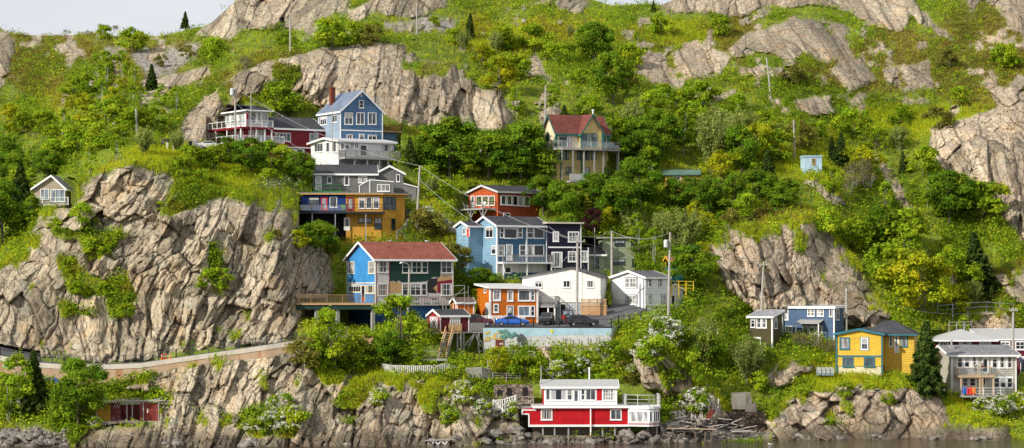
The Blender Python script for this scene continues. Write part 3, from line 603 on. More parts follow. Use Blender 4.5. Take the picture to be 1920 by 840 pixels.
# ---------- orange house by the road
H = House('orange_house', 'bright orange clapboard two-storey house with white trimmed windows by the road', 919, 607.5, 332.5, 17)
bo = paint((.66,.17,.012), .3, name='bright_orange_clapboard'); Uu = H.U(1007.5); W = H.Wl(894); zt = H.Z(960, 541)
H.walls(0, Uu, 0, W, -2, zt, bo); H.flat_roof(0, Uu, 0, W, zt, plain((.55,.54,.52), .7, name='pale_felt'), .35, .2, dz=(0,-.1,.45,.5))
for a in ((924,543,939,564,1,1,'curtain'),(951,544,962.5,565,1,1,'curtain'),(925,569.5,935,586,1,2,'mid')): H.win(('f',0), *a, fw=.18)
H.win(('f',0), 971, 543, 994, 564.5, 1, 1, 'mid', fw=.16); H.win(('f',0), 994.3, 543, 1003, 564.5, 1, 2, 'mid', fw=.14); H.win(('f',0), 971, 573, 994, 593.5, 1, 1, 'sky', fw=.16); H.win(('f',0), 994.3, 573, 1003, 593.5, 1, 2, 'dark', fw=.14)
H.door(('f',0), 950, 573, 963, 600, (.05,.06,.09), 'pale', glass_h=.4); H.corners([(0,0),(Uu,0)], -.5, zt-.05, w=.24)
H.door(('l',0), 911, 568, 917, 596, (.55,.62,.66), None); H.win(('l',0), 908, 541, 912, 549, 1, 1); H.carve_box(0, Uu, 0, W, -.3, zt+.4)
OH = H
H = House('orange_shed', 'small orange shed with brown roof left of the orange house', 857.5, 592, 331, 20, 'shed'); Uu = H.U(888); zt = H.Z(860, 567)
H.walls(0, Uu, 0, 2.4, -1.5, zt, bo); H.gable_roof(0, Uu, 0, 2.4, zt, zt+.55, 'u', shingle((.12,.08,.065), 'brown_shingle'), .25); H.corners([(0,0),(Uu,0)], -1, zt-.03); H.door(('l',0), 851, 568, 855, 592, (.3,.06,.02), None); H.carve_box(0, Uu, 0, 2.4, -.2, zt+.5)
# ---------- white house right of the driveway
H = House('white_corner_house', 'white two-storey house with dark-framed windows at the top of the driveway', 1210, 578, 338, 42)
Uu = H.U(1252); W = H.Wl(1147); ze = H.Z(1210, 519.5); wh2 = paint((.90,.90,.90), .3, weather=.12, name='white_clapboard2')
MB().prism([(0,0,-2),(0,W,-2),(0,W,ze-.15),(0,W*.46,ze+.75),(0,0,ze)], (Uu,0,0)).build('wall', wh2, H.root); H.gable_roof(0, Uu, 0, W, ze-.05, ze+.8, 'u', shingle((.12,.125,.13), 'charcoal_shingle'), .35, apex=.46)
for y0, y1 in ((521,539),(553.5,571)): H.win(('l',0), 1174, y0, 1194, y1, 3, 2, 'curtain'); H.band(('l',0), 1172.6, y0-1.3, 1195.4, y1+1.3, M_BLACK, .02, 'window_surround')
for x0, x1, y0, y1, g in ((1215,1221,521,538,'mid'),(1235.7,1241,521,538,'mid'),(1214,1222,553,572,'curtain'),(1240.5,1248.6,553,572,'curtain')): H.win(('f',0), x0, y0, x1, y1, 1, 2, g); H.band(('f',0), x0-.9, y0-1, x1+.9, y1+1, M_BLACK, .02, 'window_surround')
t = MB().tube([(-.06,.25,0),(-.06,.25,ze)], .05, 6); t.build('downpipe', M_BLACK, H.root)
H.gable_walls(Uu+.02, Uu+3.6, .5, 3.9, -2, 2.5, 3.3, 'w', wh2, name='annex_wall'); H.gable_roof(Uu+.02, Uu+3.6, .5, 3.9, 2.5, 3.3, 'w', shingle((.06,.055,.07), 'dark_shingle2'), .2, name='annex_roof'); H.door(('f',.5), 1258, 553, 1265, 581, (.02,.02,.03), None); H.carve_box(0, Uu+3.6, 0, W, -.3, ze+.6)
# ---------- red shed on stilts with the crossed door
H = House('red_garden_shed', 'dark red garden shed with white crossed door standing on timber trestle', 825.7, 622, 323.5, 25, 'shed')
dr = paint((.14,.012,.02), .2, name='maroon_board2'); br = paint((.36,.035,.035), .2, name='red_board'); Uu = H.U(879); W = H.Wl(802); ze = H.Z(826, 592.5); zr = ze+.75
H.gable_walls(0, Uu, 0, W, 0, ze, zr, 'u', dr); H.gable_roof(0, Uu, 0, W, ze, zr, 'u', M_DARKROOF, .18); MB().prism([(-.03,.02,0),(-.03,W-.02,0),(-.03,W-.02,ze-.02),(-.03,W/2,zr-.03),(-.03,.02,ze-.02)], (.028,0,0)).build('gable_cladding', br, H.root)
d = H.door(('l',-.03), 807, 594, 821, 620, WHITE, None); a0, a1, q0, q1 = H.rect(('l',-.03), 808.5, 596, 819.5, 619); t = MB()
f0 = lambda a, z: (-.075, a, z)
t.beam(f0(a0,q0),f0(a1,q1),.14,.02,(1,0,0)).beam(f0(a0,q1),f0(a1,q0),.14,.02,(1,0,0)).beam(f0((a0+a1)/2,q0),f0((a0+a1)/2,q1),.1,.018,(1,0,0)); t.build('door_cross', br, d)
H.win(('f',0), 843.5, 594.5, 862.5, 610.5, 5, 4, 'dark'); H.corners([(0,0),(Uu,0)], 0, ze-.03); H.band(('f',0), 826, 590.8, 879, 592.3)
MB().box(-1.2, Uu+.1, -.2, W+.3, -.22, -.01).build('platform', M_GREYWOOD, H.root); SH = H
u0, u1 = H.U(829, w=-1), H.U(862, w=-1); MB().box(u0, u1, -1.7, -.21, -.2, -.02).build('landing', M_TANWOOD, H.root); H.rail([(H.U(842,w=-1.6),-1.6),(u1,-1.6),(u1,-.25)], 0, 1.0, M_NEWWOOD, 'pale', step=.16, pw=.12); H.posts([(u0+.1,-1.6),(u1-.1,-1.6),(u1-.1,-.4)], -4, -.2, M_GREYWOOD, .18)
u2 = H.U(908); MB().box(Uu+.12, u2, -.3, W, -.2, 0).build('side_deck', M_GREYWOOD, H.root); H.rail([(Uu+.2,-.25),(u2-.05,-.25),(u2-.05,W)], 0, 1.1, M_GREYWOOD, 'pale', step=.15, pw=.11)
for x, dz in ((868,-3.6),(896,-4),(907,-4.6)): u = H.U(x); MB().box(u-.1,u+.1,-.3,-.1,dz,-.2).build('post', M_GREYWOOD, H.root); MB().box(u-.1,u+.1,1.6,1.8,dz+.5,-.2).build('post', M_GREYWOOD, H.root)
t = MB()
for a, b in ((868,888),(907,888),(888,900),(888,876)): t.beam((H.U(a),-.33,-1.9 if a != 888 else -.3),(H.U(b),-.33,-.3 if a != 888 else -2.0),.14)
t.build('brace', M_GREYWOOD, H.root); MB().beam((H.U(896),-.2,-3.3),(H.U(907),-.2,-3.3),.12).beam((H.U(896),-.2,-2.6),(H.U(907),-.2,-2.6),.12).build('crossbar', M_GREYWOOD, H.root)
CARVES.append(([(826,624),(910,624),(910,672),(866,665),(838,650)], 326.5)); CARVES.append(([(800,584),(908,584),(908,626),(800,626)], 327))
# ---------- red cottage by the water
H = House('red_waterside_cottage', 'long bright red cottage with white trim built on stilts over the shore', 979, 799, 310, 2)
brd = paint((.56,.006,.012), .27, name='bright_red_clapboard'); Uu = H.U(1177); zb = H.Z(1080, 798); zt = H.Z(1080, 765.5); u1 = H.U(992)
MB().prism([(0,0,1.6),(u1,0,1.6),(u1,0,zb),(Uu,0,zb),(Uu,0,zt),(1.2,0,zt+.02),(0,0,zt-.15)], (0,5.5,0)).build('wall', brd, H.root)
MB().box(u1-.1, Uu+.05, -.07, -.004, zb-.14, zb+.12).box(-.08,.1,-.07,-.004,1.5,zt-.1).box(0,u1,-.07,-.004,1.45,1.6).box(u1-.1,u1+.06,-.075,-.004,zb+.13,1.44).box(-.05,1.8,-.075,-.004,zt-.28,zt-.14).build('trim_board', M_WHITE, H.root)
ud = H.U(999); MB().box(ud, Uu+.2, -.45, 6, zt+.03, zt+.3).build('roof_deck', M_WHITE, H.root); MB().box(ud+.05, Uu+.15, -.4, 5.9, zt+.302, zt+.36).build('deck_boards', plain((.45,.45,.44), .8, name='grey_felt'), H.root)
for x0, x1 in ((1014,1035.7),(1144,1165.5)): H.win(('f',0), x0, 767.5, x1, 787.5, 2, 1, 'green' if 0 else 'mid', fw=.13)
zc = zt+.36; ca, cb = H.U(1020,w=1.6), H.U(1157,w=1.6); zr0 = H.Z(1080, 725.5, 1.6); H.walls(ca, cb, 1.6, 5.2, zc, zr0, M_WHITE, 'cabin_wall')
H.gable_roof(ca-.1, cb, 1.6, 5.2, zr0, zr0+.75, 'u', plain((.36,.37,.35), .85, name='worn_grey_roof'), .25)
MB().prism([(ca-.06,1.65,zc),(ca-.06,5.1,zc),(ca-.06,5.1,zr0),(ca-.06,3.4,zr0+.7),(ca-.06,1.65,zr0)], (.05,0,0)).build('gable_cladding', brd, H.root)
for x0, x1, nx, ny, g in ((1023,1031.5,1,1,'mid'),(1032.6,1062,1,1,'dark'),(1063,1073,1,2,'mid'),(1089,1097,1,2,'mid'),(1098,1117,2,1,'mid')): H.win(('f',1.6), x0, 729.5, x1, 750.5, nx, ny, g)
H.door(('f',1.6), 1074.5, 729, 1086, 754, WHITE, 'mid', None, .82); H.band(('f',1.6), 1119, 727.5, 1128.6, 751, brd, .02, 'red_panel'); H.win(('f',1.6), 1130, 729, 1150.5, 751, 4, 3, 'curtain')
us = H.U(1236.5); sz0 = H.Z(1200, 799); sz1 = zt-.05; q = [(Uu+.02,-.25),(Uu+2.6,-1.1),(us-.9,-.9),(us,.3),(us,4),(Uu+.02,4)]
MB().prism([(a,b,sz0) for a,b in q], (0,0,sz1-sz0)).build('sunroom_wall', M_WHITE, H.root); MB().prism([(a*1.002,b*1.0-.02,sz0+.2) for a,b in q[:4]]+[(us-.2,.8,sz0+.2),(Uu+.3,.8,sz0+.2)], (0,0,.22)).build('pink_panel', paint((.45,.22,.22), name='faded_pink'), H.root)
def segwin(pa, pb, n, gl):
    A = Vector((pa[0],pa[1],0)); B = Vector((pb[0],pb[1],0)); d = B-A; nm = Vector((d.y,-d.x,0)).normalized()
    for i in range(n):
        a = A+d*((i+.06)/n); b = A+d*((i+.94)/n); lo, hi = sz0+.62, sz1-.35; m = MB(); o = nm*.03; up = Vector((0,0,1))
        for s0, s1 in ((a+up*lo,a+up*hi),(b+up*lo,b+up*hi),(a+up*lo,b+up*lo),(a+up*hi,b+up*hi)): m.beam(s0+o, s1+o, .12, .06)
        w = m.build('window', M_WHITE, H.root); MB().poly([a+up*lo+o,b+up*lo+o,b+up*hi+o,a+up*hi+o]).build('pane', glass(gl), w, recalc=False)
segwin(q[0], q[1], 1, 'pale'); segwin(q[1], q[2], 1, 'sky'); segwin(q[2], q[3], 3, 'mid')
MB().prism([(a,b,sz1+.01) for a,b in [(Uu+.02,-.35),(Uu+2.6,-1.3),(us-.8,-1.1),(us+.2,.2),(us+.2,4.2),(Uu+.02,4.2)]], (0,0,.28)).build('sunroom_deck', M_WHITE, H.root)
H.rail([(Uu-.2,5),(Uu-.2,-.3),(Uu+2.6,-1.2),(us-.8,-1.0),(us+.1,.2),(us+.1,4)], sz1+.3, 1.45, paint((.62,.62,.57), name='pale_rail'), 'three', post=1.4, top=.1)
for x in (1018,1040,1066,1108,1130,1153,1180,1215,1232): u = H.U(x); MB().box(u-.09,u+.09,.2,.4,-1.6,zb-.14).build('stilt', M_GREYWOOD, H.root)
MB().box(u1+.5, Uu-.6, 2.0, 4.8, -1.8, zb-.1).build('stone_base', concrete((.20,.17,.14), 'stone_base'), H.root)
MB().beam((H.U(1107),-.3,-1.5),(H.U(1107),-.3,2.2),.14).build('mooring_post', M_WHITE, H.root)
c = MB().tube([(H.U(1109),4,zr0+.7),(H.U(1109),4,zr0+2.2)], .1, 8).tube([(H.U(1109),4,zr0+2.2),(H.U(1109),4,zr0+2.4)], .16, 8); c.build('chimney_pipe', M_WHITE, H.root)
H.carve_box(0, us, -.5, 6, zb-1.2, zr0+.3, extra=.3); RC = (H, zt, zc)
ul = H.U(967); MB().box(ul, H.U(1001), 1.2, 5, zt-.1, zt+.12).build('side_deck', M_GREYWOOD, H.root); H.rail([(ul,5),(ul,1.3),(H.U(1001),1.3)], zt+.12, 1.3, M_GREYWOOD, 'three', post=2); H.posts([(ul+.2,1.4),(ul+.2,3)], -1, zt-.1, M_GREYWOOD, .2); CARVES.append(([(965,738),(1003,738),(1003,770),(965,775)], 315.5))
# ---------- right hand cluster
H = House('olive_house', 'small olive-brown house with grey roof behind a willow', 1448, 653, 337, -38)
olv = paint((.085,.07,.028), S, name='olive_clapboard'); u0 = H.U(1405); zt = H.Z(1448, 596); w1 = 0
for k in range(1, 60):
    if proj(H.wp((0, k*.1, 0)))[0] > 1466: w1 = k*.1; break
w1 = w1 or 3.5
H.walls(u0, 0, 0, w1, -2, zt, olv); H.flat_roof(u0, 0, 0, w1, zt, M_GREYROOF, .3, .16, dz=(0,0,.9,.9)); MB().prism([(u0,w1*.02,zt+.005),(u0,w1,zt+.005),(u0,w1,zt+.85)], (-u0,0,0)).build('upper_wall', olv, H.root)
for x in (1418,1428): H.win(('f',0), x, 596, x+10, 615, 1, 2, 'mid')
H.win(('f',0), 1408, 597, 1416, 614, 1, 2); H.win(('f',0), 1414, 632, 1427, 645, 1, 1); H.corners([(0,0)], -1, zt, w=.2); H.win(('r',0), 1451, 596, 1457, 616, 1, 1, 'mid'); H.carve_box(u0, 0, 0, w1, -.2, zt+.6)
H = House('blue_flat_roofed_house', 'steel-blue house with flat white-edged roof on the right bluff', 1564, 629, 340, -30)
sbl = paint((.085,.15,.26), S, name='steel_blue_clapboard'); u0 = H.U(1468); zt = H.Z(1564, 577); w1 = 3.4
H.walls(u0, 0, 0, w1, -2, zt, sbl); H.flat_roof(u0, 0, 0, w1, zt, M_GREYROOF, .25, .16, dz=(0,0,.15,.15), edge=.3)
H.win(('f',0), 1471, 579, 1478.6, 600, 1, 1, 'pale'); H.win(('f',0), 1514, 578.5, 1527.5, 593, 2, 2, 'curtain'); H.win(('f',0), 1532, 578.5, 1545, 593, 2, 2, 'curtain'); H.win(('f',0), 1472, 611, 1486, 623, 2, 1, 'curtain'); H.win(('f',0), 1555, 579, 1561, 594, 1, 1, 'mid')
H.corners([(u0,0),(0,0)], -1, zt-.05, w=.18); H.win(('r',0), 1567, 580, 1573, 600, 1, 1, 'dark'); pu0, pu1 = H.U(1500), H.U(1545); MB().prism([(pu0,-1.8,1.6),(pu1,-1.8,1.6),(pu1,-.02,2.1),(pu0,-.02,2.1)], (0,0,.1)).build('porch_roof', M_GREYWOOD, H.root); H.posts([(pu0+.1,-1.7),(pu1-.1,-1.7)], -1.5, 1.6, M_WHITE, .12)
for x in (1505,1518,1531): H.win(('f',0), x, 611, x+11, 627, 1, 1, 'mid')
H.carve_box(u0, 0, 0, w1, -.2, zt)
H = House('yellow_house', 'bright yellow house with teal trim and low front gable on the grassy bluff', 1653.6, 700, 329, -14)
byl = paint((.80,.52,.055), .3, name='bright_yellow_clapboard'); ylo = paint((.74,.47,.06), .3, name='deep_yellow_clapboard'); u0 = H.U(1568.6); zl = H.Z(1570, 626.5); zr = H.Z(1611, 617.5); zq = H.Z(1653, 626.5)
H.gable_walls(u0, 0, 0, 8, .95, zq, zr, 'w', byl); H.gable_roof(u0, 0, 0, 8, zq, zr, 'w', M_DARKROOF, .35, trim=paint((.03,.17,.21), name='teal_blue_trim'))
tl = paint((.03,.17,.21), name='teal_blue_trim'); H.walls(u0+.2, -.1, .12, 7.9, -2, .94, paint((.66,.60,.38), 0, name='pale_foundation'), 'foundation'); H.walls(u0+.15, -.05, .05, .115, .95, H.Z(1610, 668)-.1, byl, 'lower_wall')
H.win(('f',0), 1574, 632.5, 1593.6, 655, 1, 1, 'curtain', tl, .16); H.win(('f',0), 1614, 633, 1628, 656, 1, 2, 'mid', M_WHITE, .13); H.band(('f',0), 1612.5, 631.8, 1629.5, 657.2, tl, .02, 'window_surround'); H.band(('f',0), 1568.6, 666.5, 1653.6, 669.2, tl, .06)
for x in (1579.6,1619.5): H.win(('f',0), x, 670, x+21, 687.5, 2, 2, 'mid', tl, .12)
H.corners([(u0,0),(0,0)], 0, zq-.05, tl, .2)
um = H.U(1714, w=3); H.walls(.02, um, 3.0, 9, -2, zq-.1, ylo, 'wing_wall'); H.hip_roof(-3, um, 2.6, 9.4, zq-.08, zq+1.75, M_DARKROOF, .35, inset=3.2, trim=tl)
H.win(('f',3.0), 1688, 627, 1702, 650, 1, 1, 'mid', tl, .14); H.win(('f',3.0), 1667, 627, 1674, 650, 1, 1, 'dark', M_WHITE, .12); H.door(('f',3.0), 1677, 627, 1685, 662, (.7,.7,.68), 'mid')
H.carve_box(u0, um, 0, 9, -.2, zr)
H = House('lean_to_greenhouse', 'little white-framed glazed lean-to greenhouse with yellow end on cliff edge', 1721, 708, 326.5, -12, 'greenhouse')
Uu = H.U(1747.5); zl = H.Z(1747, 688); zh = H.Z(1721, 670); m = MB()
for k in range(5):
    u = Uu*k/4; zz = zh+(zl-zh)*k/4; m.beam((u,0,0),(u,0,zz),.08).beam((u,1.6,0),(u,1.6,zz),.08)
for k in range(3):
    w_ = .8*k; m.beam((0,w_,zh),(Uu,w_,zl),.08)
m.beam((0,0,0),(Uu,0,0),.1).beam((0,0,.9),(Uu,0,.9),.06).beam((Uu,0,.9),(Uu,1.6,.9),.06).beam((Uu,0,zl),(Uu,1.6,zl),.08).beam((0,0,zh),(0,1.6,zh),.08).beam((0,0,1.6),(Uu*.75,0,1.6),.06)
m.build('frame', M_WHITE, H.root); g = MB(); g.poly([(0,.03,.03),(Uu,.03,.03),(Uu,.03,zl),(0,.03,zh)]); g.poly([(0,.03,zh+.01),(Uu,.03,zl+.01),(Uu,1.57,zl+.01),(0,1.57,zh+.01)]); g.poly([(Uu-.02,.03,.03),(Uu-.02,1.57,.03),(Uu-.02,1.57,zl),(Uu-.02,.03,zl)]); g.build('pane', rail_glass(), H.root, recalc=False)
MB().box(-.55, -.02, .1, 1.6, 0, zh-.25).build('yellow_end', byl, H.root); MB().box(-.6, Uu+.1, -.05, 1.7, -.16, -.01).build('floor', M_GREYWOOD, H.root); H.posts([(.1,0),(Uu-.1,0),(Uu*.5,1.5)], -1.8, -.16, M_GREYWOOD, .12)
H = House('grey_balcony_house', 'pale grey two-storey house with wooden balcony and people on it', 1784, 739, 329.5, 7)
pg = paint((.56,.53,.45), .3, name='pale_grey_clapboard'); Uu = H.U(1905); W = 7.5; zt = H.Z(1784, 666); 
H.walls(0, Uu, 0, W, -2, zt, pg); H.gable_walls(0, Uu, 0, W, zt, zt+.01, zt+1.12, 'u', pg, .62, 'gable_wall'); H.gable_roof(0, Uu, 0, W, zt, zt+1.12, 'u', shingle((.20,.20,.205), 'mid_grey_shingle'), .5, apex=.62)
MB().box(-.03, -.003, .3, W-.02, -2, zt-.1).build('side_cladding', pg, H.root)
zb = H.Z(1830, 704, -2.2)
H.band(('f',0), 1793.5, 666.5, 1834, 691, M_WHITE, .02, 'window_surround'); H.band(('f',0), 1858, 666, 1899, 692, M_WHITE, .02, 'window_surround'); H.band(('f',0), 1863, 706, 1899.5, 729, M_WHITE, .02, 'window_surround'); H.band(('f',0), 1801, 708, 1832, 728, M_WHITE, .02, 'window_surround')
for x in (1794.5,1808,1822): H.win(('f',0), x, 668, x+10, 689, 1, 2, 'dark', fw=.09)
for x in (1860,1874,1888): H.win(('f',0), x, 668, x+10, 690, 1, 2, 'dark', fw=.09)
for x in (1863.5,1875.5,1888): H.win(('f',0), x, 708, x+10.5, 727, 1, 2, 'dark', fw=.09)
for x in (1804,1818): H.win(('f',0), x, 709, x+11, 724, 1, 2, 'dark', fw=.09)
H.door(('f',0), 1841.5, 670, 1853.5, 699, WHITE, 'dark', None, .85); H.win(('f',0), 1839, 708, 1848, 724, 1, 1, 'dark'); H.corners([(0,0),(Uu,0)], -1, zt, w=.14)
lw = wood((.52,.38,.24), 'light_wood'); ub0, ub1 = H.U(1793.5,w=-1), H.U(1862,w=-1)
MB().box(ub0, ub1, -2.2, -.03, zb-.28, zb).build('balcony', lw, H.root); H.rail([(ub0+.05,-.1),(ub0+.05,-2.1),(ub1-.05,-2.1),(ub1-.05,-.1)], zb, 1.05, lw, 'glass', post=2.3)
H.posts([(ub0+.3,-2),(ub0+2.9,-2),(ub1-.3,-2),(ub1-1.8,-2)], -.2, zb-.28, lw, .2)
ld0, ld1 = H.U(1800,w=-2), H.U(1877,w=-2); zd = -.1; MB().box(ld0, ld1, -3.4, -.03, zd-.2, zd).build('lower_deck', M_GREYWOOD, H.root); H.rail([(ld0,-3.3),(ld1,-3.3),(ld1,-.2)], zd, 1.05, paint((.66,.66,.64), name='pale_rail2'), 'three', post=1.5, top=.12)
t = MB().tube([(.1,-.08,0),(.1,-.08,zt)], .06, 6); t.build('downpipe', M_WHITE, H.root); c = MB().box(.6,1.2,2.6,3.2,zt+.2,zt+1.3).tube([(.9,2.9,zt+1.3),(.9,2.9,zt+2.0)], .14, 8); c.build('chimney', M_CONC, H.root)
H.carve_box(0, Uu, -.5, W, -.1, zt+1.0); GB = (H, zb, zd, ub0, ub1, ld0, ld1)
H = House('maroon_house', 'maroon house with wide pale hipped roof and white windows behind grey balcony house', 1762, 700, 341, 0)
mar = paint((.15,.016,.03), S, name='maroon_clapboard'); Uu = H.U(1975); zt = H.Z(1800, 638); H.walls(0, Uu, 0, 9, -2, zt, mar); H.hip_roof(0, H.U(1862), 0, 9, zt, H.Z(1812, 617, 4.5), plain((.42,.42,.41), .75, name='pale_roof'), .6, inset=4.2); 
H.flat_roof(H.U(1845), Uu, .4, 9, zt-.05, plain((.42,.42,.41), .75, name='pale_roof'), .35, .2, dz=(0,0,1.3,1.3))
for x0, x1, n in ((1760,1778,2),(1798,1821,3),(1836,1858,3),(1876,1894,2),(1903,1922,2)): H.win(('f',0), x0, 639.5, x1, 652 if x0 < 1900 else 656, n, 2 if x0 > 1790 else 1, 'dark', fw=.16)
H.band(('f',0), 1900, 668, 1960, 671, M_WHITE, .1); H.win(('f',0), 1913, 672, 1940, 700, 1, 1, 'dark'); H.carve_box(0, Uu, 0, 9, -.2, zt+1.2)
# ---------- outlying huts
H = House('beige_house', 'small beige house with grey roof and white windows behind the left cliff', 64, 384, 352, -3)
bg_ = paint((.48,.40,.29), S, name='beige_clapboard'); Uu = H.U(122); zl = H.Z(66, 352); zr = H.Z(108, 330); H.gable_walls(0, Uu*.98, 0, 4, -2, zl, zr, 'w', bg_, .58); H.gable_roof(0, Uu*.98, 0, 4, zl, zr, 'w', M_GREYROOF, .4, apex=.58)
H.win(('f',0), 76, 354, 92, 374, 2, 1, 'sky'); H.win(('f',0), 95, 355, 122, 378, 3, 1, 'sky'); MB().box(-.3, Uu*.98, -2, -.03, -.3, -.1).build('deck', M_GREYWOOD, H.root); H.rail([(-.2,-1.9),(Uu*1.2,-1.9)], -.1, 1.1, M_WHITE, 'glass'); H.carve_box(0, Uu*.98, -.5, 8, -.2, zr)
H = House('pale_blue_hut', 'tiny pale blue box hut with one small window perched on a rock', 1509, 321, 386, 8, 'hut')
pbh = paint((.45,.62,.74), 0, name='powder_blue'); Uu = H.U(1541); zt = H.Z(1525, 293); H.walls(0, Uu, 0, 2.6, -.8, zt, pbh); H.flat_roof(0, Uu, 0, 2.6, zt, plain((.6,.66,.7), .7, name='pale_blue_roof'), .06, .1, pbh); H.win(('f',0), 1522, 297, 1529, 308, 1, 1, 'green', wood((.5,.33,.08),'ochre_wood'))
H.carve_box(0, Uu, 0, 2.6, 0, zt)
H = House('green_roofed_hut', 'low orange hut with green roof nearly hidden in the treetops', 1247, 340, 378, -3, 'hut'); Uu = H.U(1309); zt = H.Z(1270, 326)
H.walls(0, Uu, 0, 4, -2, zt, paint((.50,.25,.07), S, name='tan_orange')); H.gable_roof(0, Uu, 0, 4, zt, zt+.6, 'u', shingle((.10,.17,.13), 'green_shingle'), .4, trim=paint((.1,.2,.16), name='green_trim')); H.win(('f',0), 1262, 330, 1276, 338, 2, 1); H.carve_box(0, Uu, 0, 4, 0, zt+.4)
H = House('teal_play_hut', 'small teal and yellow hut with red roof boards in the trees', 1255, 524, 347, 15, 'hut'); Uu = H.U(1280); zt = H.Z(1266, 488)
H.walls(0, Uu, 0, 1.8, -.5, zt*.62, paint((.02,.14,.14), .2, True, name='teal_board')); H.posts([(.05,.05),(Uu-.05,.05),(.05,1.75),(Uu-.05,1.75)], zt*.62+.002, zt, paint((.65,.38,.03), name='yellow_post'), .1); H.gable_roof(0, Uu, 0, 1.8, zt, zt+.5, 'u', shingle((.28,.12,.06), 'rust_shingle'), .25, trim=paint((.65,.38,.03), name='yellow_post')); H.carve_box(0, Uu, 0, 1.8, 0, zt)
# ruined waterside hut
H = House('ruined_hut', 'collapsed wooden hut with yellow and red walls and broken roof on shore rock', 180, 789, 308, 4, 'hut')
Uu = H.U(296); zt = H.Z(230, 752); yb = paint((.50,.27,.015), .22, name='old_yellow_board', weather=.3); rb = paint((.15,.025,.02), .2, True, name='old_red_board', weather=.3); rb2 = paint((.30,.06,.045), .2, True, name='faded_red_board', weather=.3)
ua, ub, uc = H.U(207), H.U(226), H.U(262)
MB().box(.1, ua, 0, .1, 0, zt-.5).build('yellow_wall', yb, H.root); MB().box(ua+.01, ub, .02, .12, 0, zt-.2).build('red_wall', rb, H.root); MB().box(uc, H.U(278), .0, .1, 0, zt-.15).build('red_wall', rb2, H.root); MB().box(H.U(279), Uu-.3, .05, .15, -.1, zt-.3).build('red_door', paint((.23,.03,.022), .2, True, name='red_door_board', weather=.35), H.root); MB().box(Uu-.29, Uu, 0, .1, -.1, zt-.2).build('red_wall', rb2, H.root)
MB().box(.05, Uu, 2.9, 3.0, 0, zt-.6).build('back_wall', rb, H.root); MB().box(.05, .12, .12, 2.9, 0, zt-.6).build('side_wall', yb, H.root)
MB().box(H.U(275.5), H.U(278), -.02, -.003, 1.0, 1.5).build('notice', plain((.7,.62,.58), .8, name='notice_paper'), H.root)
t = MB(); random.seed(5)
for k in range(30):
    a = random.uniform(-.4, Uu*.95); w_ = random.uniform(-.7, 2.4); L_ = random.uniform(1.2, 3.6); an = random.gauss(.1, .5); t.beam((a, w_, zt+random.uniform(-.5,.2)), (a+L_*math.cos(an), w_+L_*math.sin(an)*.5, zt+random.uniform(-.6,.4)), .2, .05)
t.beam((ub,-.4,zt+.05),(Uu+1.0,-.3,zt+.1),.3,.07).beam((-.1,-.2,zt-.25),(ub,-.3,zt-.02),.28,.06)
for x in (213,218,222): t.beam((H.U(x),-.25,zt-.9),(H.U(x)+.45,-.2,zt+.1),.12,.04)
t.build('roof', wood((.46,.43,.38), 'silvered_wood'), H.root)
H.posts([(.05,-.15),(H.U(269),-.2),(Uu+.1,-.1),(H.U(238),.05),(H.U(248),.05)], -.5, zt-.05, wood((.40,.38,.34), 'silvered_post'), .12)
t = MB()
for k in range(22):
    a = random.uniform(ua*.8, Uu+1.6); w_ = random.uniform(-1.8, -.3); L_ = random.uniform(.8, 2.6); an = random.uniform(-.5, .5); z_ = random.uniform(-.35, .1); t.beam((a, w_, z_), (a+L_*math.cos(an), w_+L_*math.sin(an), z_+random.uniform(-.25,.25)), .14, .04)
t.build('fallen_boards', wood((.42,.38,.33), 'silvered_wood2'), H.root); MB().box(0, Uu, -1.4, 3, -.3, -.05).build('floor', wood((.25,.2,.15), 'dark_old_wood'), H.root)
H.carve_box(0, Uu, -.3, 3.1, .0, zt, extra=.2)

# ---------- ground planes shared by the terrain cut and the paved surfaces
RZ = lambda Y: 14.3+(Y-325.7)*.05
def road_y(px, py): return np.clip((14.3-325.7*.05-ZC)/np.minimum((HZ-py)/F-.05, -.045), 325.7, 334.5)+.3
def drive_y(px, py): return np.clip((14.47-329*.243-ZC)/((HZ-py)/F-.243), 329, 341)+.3
CARVES.append(([(876,615),(1148,615),(1150,606),(1095,600),(876,600)], road_y))
CARVES.append(([(1092,606),(1150,607),(1226,597),(1222,572),(1150,570),(1120,582)], drive_y))
CARVES.append(([(906,612),(1148,612),(1150,646),(1080,652),(1010,650),(906,655)], 326.0))
CAP = [(-160,640,318),(-60,655,317.4),(0,667,317.3),(40,675,317.2),(75,680,317.2),(120,683.5,317.2),(200,683.5,317.2),(263,681,317.3),(330,671,317.6),(420,658.5,318),(500,647,318.4),(583,634,319.5),(650,627,321)]
BOT = [(-160,690),(-60,694),(0,698),(40,706),(75,714),(120,721),(200,724),(263,708),(330,690),(420,676),(500,671),(583,648),(650,640)]
for (a, b), (c, d) in zip(zip(CAP, BOT), list(zip(CAP, BOT))[1:]):
    CARVES.append(([(a[0],a[1]),(c[0],c[1]),(d[0],d[1]),(b[0],b[1])], max(a[2],c[2])+.45))
    if c[0] <= 75: CARVES.append(([(a[0],a[1]+1),(c[0],c[1]+1),(c[0],c[1]-22),(a[0],a[1]-22)], max(a[2],c[2])+8))
_cx = [p[0] for p in CAP]; _cp = [p[1] for p in CAP]; _cy = [p[2] for p in CAP]
CARVES.append(([(p[0],p[1]+1) for p in CAP[:-1]]+[(p[0],p[1]-9) for p in CAP[:-1][::-1]], lambda X, Y: np.interp(X, _cx, _cy)+3.25))
